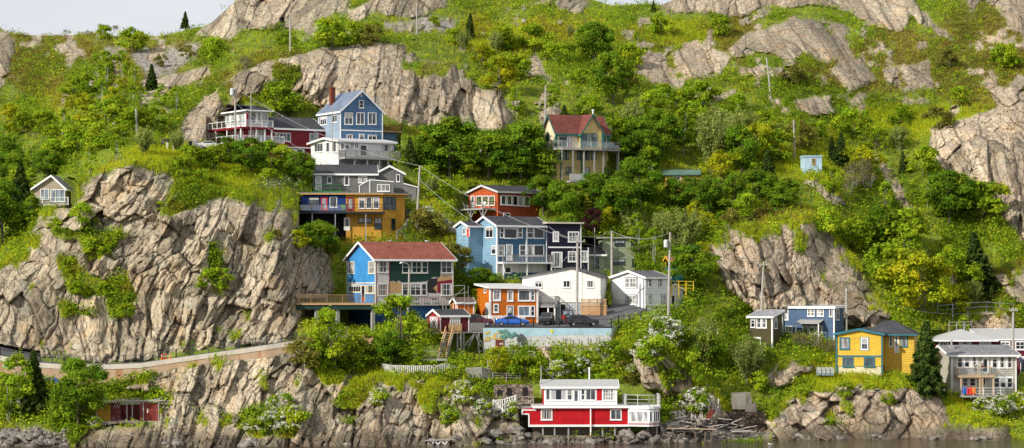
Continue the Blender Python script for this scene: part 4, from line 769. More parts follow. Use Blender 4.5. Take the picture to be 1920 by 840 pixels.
# ================================================================= hillside
_T = rng.random((256, 256)).astype(np.float32)
def vnoise(x, y):
    xi = np.floor(x).astype(np.int64); yi = np.floor(y).astype(np.int64); fx = x-xi; fy = y-yi
    fx = fx*fx*(3-2*fx); fy = fy*fy*(3-2*fy); g = lambda a, b: _T[a & 255, b & 255]
    return (g(xi,yi)*(1-fx)+g(xi+1,yi)*fx)*(1-fy)+(g(xi,yi+1)*(1-fx)+g(xi+1,yi+1)*fx)*fy
def fbm(x, y, o=4):
    s = 0; a = .5; t = 0
    for i in range(o):
        s = s+a*vnoise(x+i*17.3, y+i*31.7); t += a; a *= .5; x = x*2.03; y = y*2.03
    return s/t
def sstep(a, b, x):
    t = np.clip((x-a)/(b-a), 0, 1); return t*t*(3-2*t)
def inside(poly, X, Y):
    r = np.zeros(X.shape, bool); n = len(poly)
    for i in range(n):
        x0, y0 = poly[i]; x1, y1 = poly[(i+1) % n]
        if y0 == y1: continue
        c = ((y0 > Y) != (y1 > Y)) & (X < (x1-x0)*(Y-y0)/(y1-y0)+x0); r ^= c
    return r
def sdf(poly, X, Y):           # >0 inside
    d = np.full(X.shape, 1e9); n = len(poly)
    for i in range(n):
        x0, y0 = poly[i]; x1, y1 = poly[(i+1) % n]; dx, dy = x1-x0, y1-y0
        t = np.clip(((X-x0)*dx+(Y-y0)*dy)/(dx*dx+dy*dy+1e-9), 0, 1)
        d = np.minimum(d, np.hypot(X-x0-t*dx, Y-y0-t*dy))
    return np.where(inside(poly, X, Y), d, -d)
TAB = {   # bearing column -> (row, distance) survey points
-250:'880:294 830:303 770:309 700:317 660:322 600:330 500:342 400:358 300:385 200:415 100:455 60:475',
0:'880:295 840:302 760:310 690:317.5 655:319 640:322 560:328 500:335 450:350 380:364 300:385 200:415 100:455 60:475',
120:'880:295 840:302 780:309 722:316.5 690:317 665:320 640:323 560:327 450:332 385:337 345:356 300:375 200:410 100:452 65:472',
180:'450:331 390:335 325:339 302:352',
240:'880:296 840:303 770:311 720:315 690:317 665:320 640:323 560:326 450:330 350:334 300:338 285:352 270:360 200:395 100:445 65:468',
340:'880:296 840:303 740:312 700:316 668:318 645:322 550:326 450:330 375:334 340:340 300:350 282:358 262:368 200:390 130:430 65:460',
450:'880:296 840:304 740:312 668:317 650:318.5 630:322 550:327 450:332 375:337 350:344 320:354 300:362 280:372 220:386 150:396 120:402 70:430 20:445 -60:465',
540:'880:297 840:304 740:312 655:317.5 638:319 615:323 560:326.5 470:332 400:338 375:344 340:356 300:368 220:388 160:396 100:404 70:430 0:450 -80:470',
590:'880:298 840:305 740:313 660:318 625:322 600:332 500:339 420:347 380:354 300:370 220:390 100:406',
640:'880:298 840:305 740:313 700:318 660:322 610:332 560:341 500:347 440:352 390:358 300:372',
740:'880:298 840:305 740:313 705:317 690:320 640:323 600:331 540:340 450:349 437:352 360:362 320:366 264:376 200:388 90:412 60:425 0:445 -100:475',
820:'880:298 840:305 740:313 700:318 660:321 620:325 600:330 560:338 450:352 400:359 330:372 250:386 150:400 100:415 50:430 0:450 -100:480',
900:'880:299 840:306 790:310 740:315 700:319 655:323 625:325.7 607:332 520:344 440:352 400:361 330:374 240:388 150:408 60:438 0:455 -100:485',
1000:'880:299 840:306 800:310 760:314 720:318 690:320 655:324 620:326 608:332 520:345 450:354 400:363 335:376 240:390 150:412 60:442 0:460 -60:480',
1100:'880:300 840:306 800:310 760:315 720:319 680:322 645:325 617:327 600:333 570:339 510:351 450:357 390:366 335:377 240:392 150:415 60:450 5:475',
1200:'880:301 840:307 800:312 740:317 680:322 640:326 615:328.5 590:334 570:340 510:352 450:359 350:378 240:398 150:420 80:445 15:480',
1300:'880:303 835:310 800:316 740:322 680:327 640:331 600:337 550:345 480:357 400:370 320:388 240:402 150:425 80:448 0:475',
1400:'880:303 826:315 800:320 740:326 700:330 651:337 600:343 560:346 480:351 420:358 400:366 320:386 240:405 150:425 100:440 40:465 -60:500',
1500:'880:303 828:317 815:320 780:322.5 740:325 700:329 650:337 626:342 590:347 500:352 410:360 390:368 320:388 240:405 150:425 60:455 0:480 -80:510',
1600:'880:303 828:318 815:321 780:323 740:325.5 705:328.5 697:331 650:340 600:349 540:354 450:368 400:378 320:392 240:412 150:430 60:460 0:485 -80:510',
1700:'880:303 828:318 815:321 780:323 720:327 697:331 650:340 600:348 500:362 400:378 330:392 250:410 150:432 60:465 0:485 -80:515',
1800:'880:302 830:317 790:323 750:328 735:331 700:339 620:352 550:360 450:372 380:382 300:393 220:408 150:432 60:468 0:488 -80:520',
1920:'880:302 832:317 790:323 740:330 700:340 620:352 560:358 460:372 380:380 300:390 210:405 180:418 100:448 0:490 -80:520',
2170:'880:302 832:317 790:323 740:330 700:340 620:352 560:358 460:372 380:380 300:390 210:405 180:418 100:448 0:490 -80:520'}
cp = np.array([(x, float(a), float(b)) for x, s in TAB.items() for a, b in (q.split(':') for q in s.split())])
def _rbf():
    p = cp[:, :2]/100; d = np.hypot(p[:,None,0]-p[None,:,0], p[:,None,1]-p[None,:,1]); d = np.sqrt(d*d+.01)
    A = np.block([[d, np.ones((len(p),1)), p], [np.ones((1,len(p))), np.zeros((1,3))], [p.T, np.zeros((2,3))]])
    A[:len(p),:len(p)] += np.eye(len(p))*-.004
    return np.linalg.solve(A, np.r_[cp[:,2], 0, 0, 0])
_w = _rbf()
def base_depth(X, Y):
    sh = X.shape; x = X.ravel()/100; y = Y.ravel()/100; out = np.empty(x.shape); p = cp[:, :2]/100
    for i in range(0, len(x), 40000):
        a = x[i:i+40000, None]; b = y[i:i+40000, None]
        d = np.sqrt((a-p[:,0])**2+(b-p[:,1])**2+.01)
        out[i:i+40000] = d@_w[:len(p)]+_w[len(p)]+_w[len(p)+1]*a[:,0]+_w[len(p)+2]*b[:,0]
    return out.reshape(sh)
RX = [-900,-160,0,30,130,190,215,250,300,350,380,400,440,470,1090,1112,1145,1220,1240,1262,1300,2080,2800]
RY = [60,60,55,65,67,60,68,66,68,55,50,40,2,-70,-70,0,10,8,10,0,-70,-80,-80]
def ridge(px): return np.interp(px, RX, RY)+3*(fbm(px*.03, px*0+3.3, 3)-.5)
cols = np.r_[np.arange(-900,-160,24), np.arange(-160,2080,2.0), np.arange(2080,2820,24)]
NR = 560
tt = np.linspace(0, 1, NR)
GX = np.repeat(cols[None,:], NR, 0); rg = ridge(cols)
GY = 885+(rg[None,:]-885)*tt[:,None]
cx = np.linspace(-900, 2810, 300); cy = np.linspace(-90, 890, 200)
CX, CY = np.meshgrid(cx, cy); CD = base_depth(CX, CY)
def bil(X, Y):
    u = np.clip((X-cx[0])/(cx[1]-cx[0]), 0, 298.999); v = np.clip((Y-cy[0])/(cy[1]-cy[0]), 0, 198.999)
    i = u.astype(int); j = v.astype(int); a = u-i; b = v-j
    return (CD[j,i]*(1-a)+CD[j,i+1]*a)*(1-b)+(CD[j+1,i]*(1-a)+CD[j+1,i+1]*a)*b
D = bil(GX, GY)
mx = (GX-960)/14; mz = (HZ-GY)/14
# broad lumps everywhere
D += 3.2*(fbm(mx/14, mz/9, 4)-.5)+1.1*(fbm(mx/3.2+9, mz/2.4, 3)-.5)
nz = (fbm(mx/5+3, mz/5+8, 4)-.5); nz2 = (fbm(mx/1.3+3, mz/1.3+8, 3)-.5)
# (outline, bulge m, shoulder px, strata lean 0 '/' 1 '\', pinkness)
ROCKS = [
([(-200,560),(-60,510),(0,494),(40,462),(67,424),(80,388),(117,356),(143,334),(163,314),(230,300),(245,291),(277,296),(305,298),(330,335),(345,365),(392,372),(433,361),(500,355),(520,353),(545,372),(570,420),(612,470),(640,540),(615,570),(585,600),(583,632),(500,644),(420,652),(330,664),(260,676),(120,676),(0,650),(-200,640)],1.6,30,0,.25),
([(360,68),(395,42),(440,0),(450,-90),(660,-90),(655,10),(628,28),(600,48),(560,58),(520,52),(470,55),(430,75),(400,72)],3,25,0,.3),
([(640,25),(690,8),(740,-40),(860,-40),(842,8),(806,30),(745,30),(700,20),(665,45)],2,18,0,.2),
([(735,52),(765,42),(795,48),(785,60),(745,60)],1,8,0,.2),([(1040,0),(1070,-20),(1110,0),(1090,25),(1050,20)],1.2,12,0,.4),
([(330,258),(345,215),(400,168),(440,142),(480,127),(560,107),(620,87),(655,84),(700,80),(760,82),(768,104),(820,112),(850,122),(880,150),(905,170),(930,165),(968,212),(965,240),(925,268),(900,290),(880,240),(860,230),(760,235),(715,215),(600,205),(560,190),(520,170),(450,175),(420,222),(395,258),(360,268)],3.0,30,0,.45),
([(890,180),(930,168),(970,230),(955,245),(930,262),(900,270),(890,230)],2.2,16,1,.6),
([(985,115),(1005,100),(1020,130),(1040,150),(1060,155),(1030,165),(1000,140)],1.6,9,1,.6),
([(1010,210),(1025,195),(1050,192),(1055,212),(1045,222),(1030,240),(1012,232)],1.8,9,1,.5),
([(1185,125),(1210,97),(1235,102),(1250,130),(1258,155),(1225,157)],1.8,12,1,.55),
([(1262,100),(1290,85),(1340,92),(1370,110),(1350,142),(1300,155),(1270,130)],1.4,12,1,.55),
([(1370,92),(1400,66),(1450,45),(1510,28),(1545,42),(1570,70),(1592,115),(1560,115),(1500,102),(1488,122),(1440,102),(1375,106)],2.2,14,1,.55),
([(1230,15),(1290,-60),(1700,-90),(1720,0),(1760,45),(1795,82),(1750,68),(1710,40),(1690,58),(1640,48),(1570,20),(1520,10),(1440,15),(1350,30),(1290,28)],3,22,1,.5),
([(1555,130),(1588,110),(1615,112),(1648,152),(1628,162),(1590,178),(1570,152)],2,10,1,.6),
([(1655,128),(1685,122),(1690,165),(1660,160)],1,8,1,.5),([(1690,125),(1740,115),(1752,172),(1700,170)],1.6,10,1,.5),
([(1482,185),(1530,180),(1560,178),(1572,215),(1530,222),(1490,212)],1.8,10,1,.5),
([(1300,195),(1340,175),(1380,168),(1375,185),(1320,200)],1.2,8,1,.6),([(1450,130),(1485,132),(1487,152),(1455,150)],1,7,1,.6),
([(1800,-10),(1850,0),(1900,60),(1960,60),(1960,-20)],2,15,1,.6),
([(1742,240),(1790,228),(1850,212),(1880,205),(1900,175),(1990,170),(1990,470),(1915,452),(1880,405),(1850,350),(1800,332),(1760,322),(1745,285)],3,26,1,.75),
([(1855,168),(1905,162),(1925,200),(1880,208)],2,10,1,.6),
([(1636,290),(1655,292),(1690,340),(1722,400),(1700,405),(1670,365),(1650,335)],2.2,9,1,.65),
([(1505,345),(1528,318),(1555,328),(1592,392),(1568,388),(1530,360)],2,10,1,.65),
([(1318,470),(1345,424),(1395,410),(1420,430),(1440,412),(1470,405),(1508,388),(1535,396),(1572,440),(1606,482),(1638,535),(1672,590),(1655,625),(1560,600),(1480,600),(1430,600),(1395,570),(1365,540),(1352,500)],3,24,1,.85),
([(1430,832),(1436,770),(1480,742),(1540,722),(1580,715),(1640,713),(1690,708),(1722,714),(1765,730),(1785,790),(1810,770),(1850,778),(1885,795),(1910,840),(1905,890),(1430,890)],2.2,22,1,.9),
([(1436,705),(1470,672),(1500,658),(1530,690),(1482,722),(1445,740)],1.8,15,1,.8),
([(100,900),(140,818),(200,795),(270,786),(300,745),(230,730),(300,694),(400,666),(480,652),(560,642),(610,665),(645,700),(700,702),(760,708),(840,722),(890,775),(925,860),(925,900)],2.0,25,0,.35),
([(890,800),(960,800),(1240,808),(1290,812),(1290,900),(890,900)],1.0,10,1,.6),
([(1178,655),(1215,640),(1255,660),(1290,690),(1350,735),(1385,790),(1310,795),(1262,745),(1205,725)],2.4,14,1,.7),
([(845,715),(880,712),(930,745),(985,760),(985,810),(900,830),(850,800)],1.0,14,1,.7),
([(1000,655),(1012,635),(1035,640),(1045,680),(1055,715),(1030,715),(1025,680)],1.6,9,1,.6),
([(1810,605),(1840,588),(1885,585),(1900,612),(1880,625),(1820,622)],2.2,12,1,.7),
([(1865,520),(1900,505),(1960,500),(1960,590),(1920,570),(1900,560)],1.8,12,1,.6),
([(-200,62),(0,58),(26,75),(22,130),(0,150),(-200,160)],2.5,12,1,.2),
([(100,90),(120,80),(130,98),(110,105)],1,6,1,.2),([(75,108),(90,95),(92,108)],1,5,1,.2),([(270,150),(330,135),(390,120),(400,145),(330,165),(280,190),(262,205)],1.2,12,0,.5),
([(1500,500),(1620,560),(1665,640),(1600,600)],1,12,1,.8)]
GRASS = [[(306,396),(333,380),(342,362),(318,330),(306,300),(330,285),(400,300),(430,335),(470,325),(540,345),(524,354),(480,358),(433,362),(395,368),(388,384),(345,386),(318,395)],
 [(100,432),(140,438),(200,432),(240,440),(205,455),(185,482),(165,485),(152,447),(105,442)],[(112,488),(140,483),(145,510),(190,525),(225,530),(215,552),(160,560),(130,545),(125,520)],[(115,575),(180,580),(190,596),(120,592)],
 [(392,455),(412,470),(416,560),(395,545)],[(205,540),(235,520),(250,560),(230,600),(190,610)],
 [(745,112),(790,108),(845,120),(838,145),(790,150),(750,135)],[(565,648),(640,652),(690,690),(640,706),(600,708),(575,680)],[(700,688),(858,697),(845,708),(770,704),(752,730),(735,704)],[(615,760),(650,735),(700,700),(705,715),(670,750),(650,772)],[(600,700),(640,705),(640,722),(605,728)],
 [(785,738),(815,735),(810,775),(792,765)],[(825,765),(860,770),(865,785),(840,792)],[(440,800),(465,765),(500,755),(545,785),(545,810),(480,815)],[(480,695),(500,700),(510,740),(490,735)],
 [(1445,760),(1500,725),(1560,705),(1640,700),(1700,690),(1715,715),(1640,722),(1580,722),(1530,728),(1480,752)],[(1570,740),(1590,740),(1600,780),(1580,770)],
 [(1498,430),(1515,445),(1510,480),(1492,470)],[(520,120),(560,140),(545,185),(520,170)],[(405,165),(440,150),(430,190),(410,215)],[(620,520),(640,480),(640,600),(620,570)]]
def blobm(X, Y): return np.clip(np.exp(-(((X-1560)/300)**2+((Y-110)/90)**2))+.6*np.exp(-(((X-120)/180)**2+((Y-110)/60)**2))+.5*np.exp(-(((X-1050)/250)**2+((Y-80)/60)**2))+np.exp(-(((X-1880)/80)**2+((Y-60)/70)**2)), 0, 1)
rock = np.zeros_like(D); lean = np.zeros_like(D); pink = np.full_like(D, .4); wsum = np.full_like(D, 1e-6)
for poly, A, w, ln, pk in ROCKS:
    x0 = min(p[0] for p in poly)-40; x1 = max(p[0] for p in poly)+40
    c0, c1 = np.searchsorted(cols, [x0, x1]); sl = np.s_[:, c0:c1]
    d = sdf(poly, GX[sl], GY[sl])+nz[sl]*min(26, w*1.6)+nz2[sl]*10
    m = sstep(-2, 3, d); rock[sl] = np.maximum(rock[sl], m)
    D[sl] -= A*np.sqrt(np.clip(d/w, 0, 1))
    k = sstep(-60, 0, d)+1e-6; lean[sl] += k*ln; pink[sl] += k*pk; wsum[sl] += k
lean = np.where(wsum > .01, lean/wsum, GX > 970); pink = np.where(wsum > .01, (pink)/(wsum+1e-3), .4)
for poly in GRASS:
    x0 = min(p[0] for p in poly)-30; x1 = max(p[0] for p in poly)+30
    c0, c1 = np.searchsorted(cols, [x0, x1]); sl = np.s_[:, c0:c1]
    d = sdf(poly, GX[sl], GY[sl])+nz[sl]*30+nz2[sl]*12
    rock[sl] *= 1-sstep(-3, 3, d)
sp = fbm(mx/2.2+70, mz/1.7+20, 4); hz_ = sstep(300, 200, GY)
spot = sstep(.64, .70, sp+.10*(blobm(GX, GY)-.3))*hz_
D -= spot*.7*(1-rock); rock = np.maximum(rock, spot)
# jointed, leaning blocks: cells long along the strata, each with its own tilted face
_H = rng.random((6, 512, 512)).astype(np.float32)
def blocks(u, v, su, sv, k0):
    a = u/su; b = v/sv; ia = np.floor(a).astype(np.int64); ib = np.floor(b).astype(np.int64)
    f1 = np.full(a.shape, 9.0); f2 = np.full(a.shape, 9.0); ci = np.zeros(a.shape, np.int64); cj = ci.copy(); qa = np.zeros(a.shape); qb = qa.copy()
    for di in (-1,0,1):
        for dj in (-1,0,1):
            i = (ia+di) & 511; j = (ib+dj+k0*37) & 511
            pa = ia+di+.15+.7*_H[0,i,j]; pb = ib+dj+.15+.7*_H[1,i,j]
            d = np.maximum(np.abs(a-pa), np.abs(b-pb)*.8)+.35*np.hypot(a-pa, b-pb)
            n1 = d < f1
            f2 = np.where(n1, f1, np.minimum(f2, d)); ci = np.where(n1, i, ci); cj = np.where(n1, j, cj); qa = np.where(n1, a-pa, qa); qb = np.where(n1, b-pb, qb); f1 = np.where(n1, d, f1)
    off = _H[2,ci,cj]-.5; ga = _H[3,ci,cj]-.5; gb = _H[4,ci,cj]-.5
    return off, ga*qa, gb*qb, f2-f1, _H[5,ci,cj]
R = rock > .02; x = mx[R]; z = mz[R]; L = lean[R] > .5
wx = x+.75*(fbm(x/5, z/5, 3)-.5)*2; wz = z+.75*(fbm(x/5+40, z/5+11, 3)-.5)*2
th = np.radians(np.where(L, 118., 60.)+20*(fbm(x/30+5, z/30, 2)-.5)*2)
u = wx*np.sin(th)-wz*np.cos(th); v = wx*np.cos(th)+wz*np.sin(th)
dd = np.zeros(x.shape); crack = np.zeros(x.shape); tone = np.zeros(x.shape)
big = fbm(x/9+2, z/9+7, 2)
for k, (su, sv, am, tu, tv, cw, cd) in enumerate([(3.3,8,2.3,2.8,1.9,.075,.55),(1.2,3.3,.85,1.25,.8,.13,.30),(.5,1.5,.30,.5,.3,.2,.06)]):
    o, ga, gb, e, t = blocks(u, v, su, sv, k)
    g = 1.0 if k == 0 else sstep(.3, .6, big+.15*(k == 1))*.75+.4
    dd += (am*o+tu*ga*1.3+tv*gb*1.3)*g; c = 1-sstep(0, cw, e); dd += cd*c*g; crack = np.maximum(crack, c*(1, .75, .45)[k]*g); tone += (t-.5)*(.5, .35, .2)[k]
dd += .25*(fbm(u/1.5, v/4, 4)-.5)*2
DD = np.zeros_like(D); DD[R] = dd*rock[R]
for ax in (0, 1): DD = .14*np.roll(DD, 1, ax)+.72*DD+.14*np.roll(DD, -1, ax)
D += DD
crk = np.zeros_like(D); crk[R] = crack**1.2*rock[R]; ton = np.zeros_like(D); ton[R] = tone
# turf settles on ledges that lie flat
Zw = ZC+(HZ-GY)*D/F
def sm(a, n):
    k = np.cumsum(np.pad(a, ((n,n),(0,0)), 'edge'), 0); return (k[2*n:]-k[:-2*n])/(2*n)
Ds = sm(D, 7); Zs = sm(Zw, 7)
r = np.gradient(Ds, axis=0)/np.maximum(np.gradient(Zs, axis=0), .01)
ledge = sstep(2.1, 3.2, r*np.where(GY > 290, 1, .33)+nz2*2.5+nz*1.5)*sstep(0, .2, rock)
low = sstep(815, 790, GY)
rock = rock*(1-ledge*low*.95)
# ---- terraces cut for buildings, road and walls
# the cliff foot stands back from the footpath
pc = (cols > -150) & (cols < 600); xi = np.where(pc)[0]; cpy = np.interp(cols[xi], _cx, _cp); cyf = np.interp(cols[xi], _cx, _cy)
rows = np.clip(np.round((885-(cpy-14))/(885-rg[xi])*(NR-1)).astype(int), 0, NR-1); need = np.maximum(0, cyf+3.7-np.min(np.stack([D[np.clip(rows+k,0,NR-1), xi] for k in range(0,34,3)]), 0))
kk = 41; need = np.convolve(np.pad(need, kk//2, 'edge'), np.ones(kk)/kk, 'valid')*1.15; need *= sstep(600, 560, cols[xi])
up_ = cpy[None,:]-GY[:,xi]; D[:,xi] += need[None,:]*np.where(up_ > -3, 1-sstep(20, 260, up_), 0)
carved = np.zeros(D.shape, bool)
for poly, fn in CARVES:
    x0 = min(p[0] for p in poly)-6; x1 = max(p[0] for p in poly)+6
    c0, c1 = np.searchsorted(cols, [x0, x1]); sl = np.s_[:, c0:c1]
    ins = inside(poly, GX[sl], GY[sl])
    Y = fn(GX[sl], GY[sl]) if callable(fn) else fn
    carved[sl] |= ins; D[sl] = np.where(ins, np.maximum(D[sl], Y), D[sl])
# ---- colour zones: heath, bright turf, scree, wet rock
def blob(x, y, rx, ry): return np.exp(-(((GX-x)/rx)**2+((GY-y)/ry)**2))
heath = blob(60,110,190,55)+blob(330,110,110,45)*1.0+blob(1620,130,240,70)*.95+blob(1850,90,160,90)*1.1+blob(1350,60,120,35)*.6+blob(800,128,60,25)+blob(430,160,60,25)*.8+blob(1120,70,130,35)*.55+blob(1000,130,100,40)*.5+blob(1440,400,90,25)*.7+blob(560,120,60,25)*.7+blob(1860,480,60,60)*.5+blob(900,60,150,40)*.4
heath = sstep(.25, .7, heath*.8+nz*1.5)
bright = blob(1710,225,120,28)*1.3+blob(1290,60,60,25)+blob(1000,70,200,30)*.7+blob(1500,300,120,30)*.6+blob(430,330,110,25)+blob(1600,710,140,20)+blob(700,720,140,40)*.8+blob(1100,670,120,40)*.7+blob(1840,760,80,30)+blob(300,290,80,16)
bright = sstep(.2, .8, bright+nz*1.2+.12)
scree = np.maximum.reduce([sstep(-6, 8, sdf(p, GX, GY)+nz*30+nz2*26) for p in ([(150,170),(172,130),(192,95),(215,82),(222,95),(195,140),(165,172)],[(250,95),(330,82),(375,82),(370,120),(330,140),(290,160),(255,120)],[(800,32),(860,40),(850,60),(790,65),(730,50)])])*(1-rock)
beach = sstep(-5, 6, sdf([(1240,795),(1300,775),(1350,785),(1440,800),(1455,820),(1400,835),(1250,860),(900,860),(860,840),(1000,815),(1180,815)], GX, GY)+nz2*14)
shingle_l = sstep(-4, 6, sdf([(-100,815),(60,800),(130,815),(140,900),(-100,900)], GX, GY)+nz2*14)
beach = np.maximum(beach, shingle_l); rock = np.maximum(rock, 0)*(1-beach*.9)
D += beach*(.7*(blocks(mx, mz, .55, .4, 4)[0])+.4*blocks(mx, mz*1.2, 1.3, .8, 2)[0])
Zw = ZC+(HZ-GY)*D/F
wet = sstep(2.2, .5, Zw+nz*2)+blob(1100,830,110,30)*.55+blob(1230,700,50,60)*.5+blob(930,790,50,40)*.6+blob(1330,720,30,50)*.4
wet = np.clip(wet, 0, 1)
DG = D
def ground(px, py):
    px = np.atleast_1d(np.asarray(px, float)); py = np.atleast_1d(np.asarray(py, float))
    c = np.clip(np.searchsorted(cols, px), 1, len(cols)-1); c = np.where(np.abs(cols[c-1]-px) < np.abs(cols[c]-px), c-1, c)
    t = (885-py)/(885-rg[c]); r = np.clip(np.round(t*(NR-1)).astype(int), 0, NR-1)
    return r, c
def G(px, py):
    r, c = ground(px, py); return P(px, py, float(DG[r[0], c[0]]))
# ---- mesh, with a back slope behind the ridge
NB = 14
XX = (GX-960)*D/F; YY = D; ZZ = ZC+(HZ-GY)*D/F
kb = np.arange(1, NB+1)[:,None]
bx = np.repeat(XX[-1:], NB, 0)*(1+.01*kb); by = YY[-1:]+kb*7; bz = ZZ[-1:]-.06*kb**2-.5*kb
V = np.stack([np.r_[XX, bx], np.r_[YY, by], np.r_[ZZ, bz]], -1).reshape(-1, 3).astype(np.float32)
nr, nc = NR+NB, len(cols)
i = np.arange(nr*nc).reshape(nr, nc)
Q = np.stack([i[:-1,:-1], i[:-1,1:], i[1:,1:], i[1:,:-1]], -1).reshape(-1, 4)
me = bpy.data.meshes.new('hillside'); me.vertices.add(len(V)); me.vertices.foreach_set('co', V.ravel())
me.loops.add(Q.size); me.loops.foreach_set('vertex_index', Q.ravel().astype(np.int32)); me.polygons.add(len(Q))
me.polygons.foreach_set('loop_start', (np.arange(len(Q))*4).astype(np.int32)); me.update(calc_edges=True)
def padb(a): return np.r_[a, np.repeat(a[-1:], NB, 0)]
def colattr(me, name, r, g, b):
    at = me.color_attributes.new(name, 'FLOAT_COLOR', 'POINT'); q = np.ones((r.size, 4), np.float32)
    q[:,0] = r.ravel(); q[:,1] = g.ravel(); q[:,2] = b.ravel(); at.data.foreach_set('color', q.ravel())
colattr(me, 'zone', padb(rock), padb(heath), padb(bright)); colattr(me, 'aux', padb(np.maximum(scree, beach)), padb(wet), padb(crk)); colattr(me, 'rk', padb(pink), padb(lean), padb(ton+.5))
me.polygons.foreach_set('use_smooth', np.zeros(len(Q), bool))
def hill_mat():
    t = NT('hillside_rock_and_turf'); v = t.coord()
    def att(nm):
        a = t.n('ShaderNodeVertexColor', layer_name=nm); s = t.n('ShaderNodeSeparateColor'); t.set(s.inputs[0], a.outputs[0]); return s.outputs
    zo, au, rk = att('zone'), att('aux'), att('rk')
    # rock
    a0 = t.mapping(v, (.9,.9,.22), (0, math.radians(30), 0)); a1 = t.mapping(v, (.9,.9,.22), (0, math.radians(-28), 0))
    s0 = t.noise(a0, 1.3, 7, .66, .6); s1 = t.noise(a1, 1.3, 7, .66, .6)
    st = t.math('ADD', t.math('MULTIPLY', s0, t.math('SUBTRACT', 1, rk[1])), t.math('MULTIPLY', s1, rk[1]))
    n1 = t.noise(v, .22, 5, .6); n2 = t.noise(v, 3.5, 5, .65)
    grey = t.ramp(st, [(.30, (.10,.088,.062)), (.45, (.27,.245,.18)), (.6, (.36,.33,.245)), (.74, (.50,.465,.36))])
    pinkc = t.ramp(st, [(.30, (.13,.10,.075)), (.45, (.34,.27,.21)), (.6, (.43,.345,.27)), (.74, (.58,.485,.39))])
    n0 = t.noise(v, .09, 4, .6)
    c = t.mix(t.math('MULTIPLY', rk[0], t.math('MULTIPLY_ADD', n0, 1.6, -.05), clamp=True), grey, pinkc)
    c = t.mix(t.math('MULTIPLY', t.math('MULTIPLY', t.math('SUBTRACT', n1, .5, clamp=True), 5, clamp=True), .55), c, (.42,.28,.15))
    n3 = t.noise(v, .5, 5, .6)
    c = t.mix(t.math('MULTIPLY', t.math('SUBTRACT', n3, .54, clamp=True), 4, clamp=True), c, (.27,.28,.24))
    n4 = t.noise(v, 1.1, 6, .7); c = t.mix(t.math('MULTIPLY', t.math('SUBTRACT', n4, .53, clamp=True), 3.5, clamp=True), c, (.11,.105,.09))
    tn = t.math('MULTIPLY_ADD', rk[2], 1.1, .46); 
    cb = t.n('ShaderNodeCombineColor'); [t.set(cb.inputs[q], t.math('MULTIPLY', tn, (1.13,1.115,1.03)[q])) for q in range(3)]
    c = t.mix(1, c, cb.outputs[0], 'MULTIPLY')
    fis = None
    for (sc_, thr, wd) in ((.42, .50, .035), (1.1, .53, .05)):
        es = []
        for rot in (30, -28):
            dv = t.n('ShaderNodeVectorMath', operation='ADD'); nn = t.n('ShaderNodeTexNoise'); t.set(nn.inputs['Vector'], v); nn.inputs['Scale'].default_value = .7; nn.inputs['Detail'].default_value = 4
            sv = t.n('ShaderNodeVectorMath', operation='SCALE'); t.set(sv.inputs[0], nn.outputs['Color']); sv.inputs['Scale'].default_value = .9; t.set(dv.inputs[0], v); t.set(dv.inputs[1], sv.outputs[0])
            vo = t.n('ShaderNodeTexVoronoi', feature='DISTANCE_TO_EDGE'); t.set(vo.inputs['Vector'], t.mapping(dv.outputs[0], (1,.6,.24), (0, math.radians(rot), 0))); vo.inputs['Scale'].default_value = sc_*1.6
            es.append(t.math('SUBTRACT', 1, t.math('DIVIDE', vo.outputs['Distance'], wd, clamp=True), clamp=True))
        e = t.math('ADD', t.math('MULTIPLY', es[0], t.math('SUBTRACT', 1, rk[1])), t.math('MULTIPLY', es[1], rk[1]))
        gate = t.math('MULTIPLY', t.math('SUBTRACT', t.noise(v, .9 if sc_ < 1 else 1.7, 3), thr-.06, clamp=True), 9, clamp=True); e = t.math('MULTIPLY', t.math('MULTIPLY', e, gate), 1.0 if sc_ < 1 else .5)
        fis = e if fis is None else t.math('MAXIMUM', fis, e)
    c = t.mix(t.math('MULTIPLY', fis, .8), c, (.035,.03,.022))  # shade inside the fissures put into the rock colour
    c = t.mix(t.math('MULTIPLY', au[2], .6), c, (.045,.037,.028))  # block joints darkened too, painting in the shade of their depth
    c = t.mix(t.math('MULTIPLY', au[1], .68), c, (.06,.045,.03))
    # turf
    g1 = t.noise(v, .35, 5, .6); g2 = t.noise(v, 2.6, 5, .7)
    gm = t.math('ADD', t.math('MULTIPLY', g1, .5), t.math('MULTIPLY', g2, .5))
    gr = t.ramp(gm, [(.32, (.045,.065,.010)), (.5, (.14,.19,.022)), (.68, (.25,.28,.04))])
    bg = t.ramp(gm, [(.32, (.10,.16,.015)), (.5, (.25,.34,.03)), (.7, (.38,.44,.06))])
    hg = t.ramp(gm, [(.30, (.09,.085,.02)), (.5, (.22,.20,.045)), (.62, (.26,.26,.05)), (.75, (.34,.28,.10))])
    g = t.mix(zo[2], gr, bg); g = t.mix(t.math('MULTIPLY', zo[1], .85), g, hg)
    vor = t.n('ShaderNodeTexVoronoi'); t.set(vor.inputs['Vector'], v); vor.inputs['Scale'].default_value = 2.4
    sr = t.ramp(t.math('ADD', t.math('MULTIPLY', t.z(vor.outputs['Color'])[0], .6), t.math('MULTIPLY', g2, .5)), [(.25, (.10,.085,.07)), (.55, (.28,.25,.215)), (.85, (.45,.41,.36))])
    sr = t.mix(t.math('MULTIPLY', au[1], .55), sr, (.07,.055,.04))
    g = t.mix(au[0], g, sr)
    col = t.mix(zo[0], g, c)
    h = t.math('SUBTRACT', t.math('ADD', t.math('MULTIPLY', st, 1.0), t.math('MULTIPLY', n2, .55)), t.math('MULTIPLY', fis, t.math('MULTIPLY', zo[0], .8)))
    t.out(col, .9, t.bump(h, .75, .30), .15); return t.m
hill = link('hillside', me, hill_mat()); tag(hill, kind='structure')
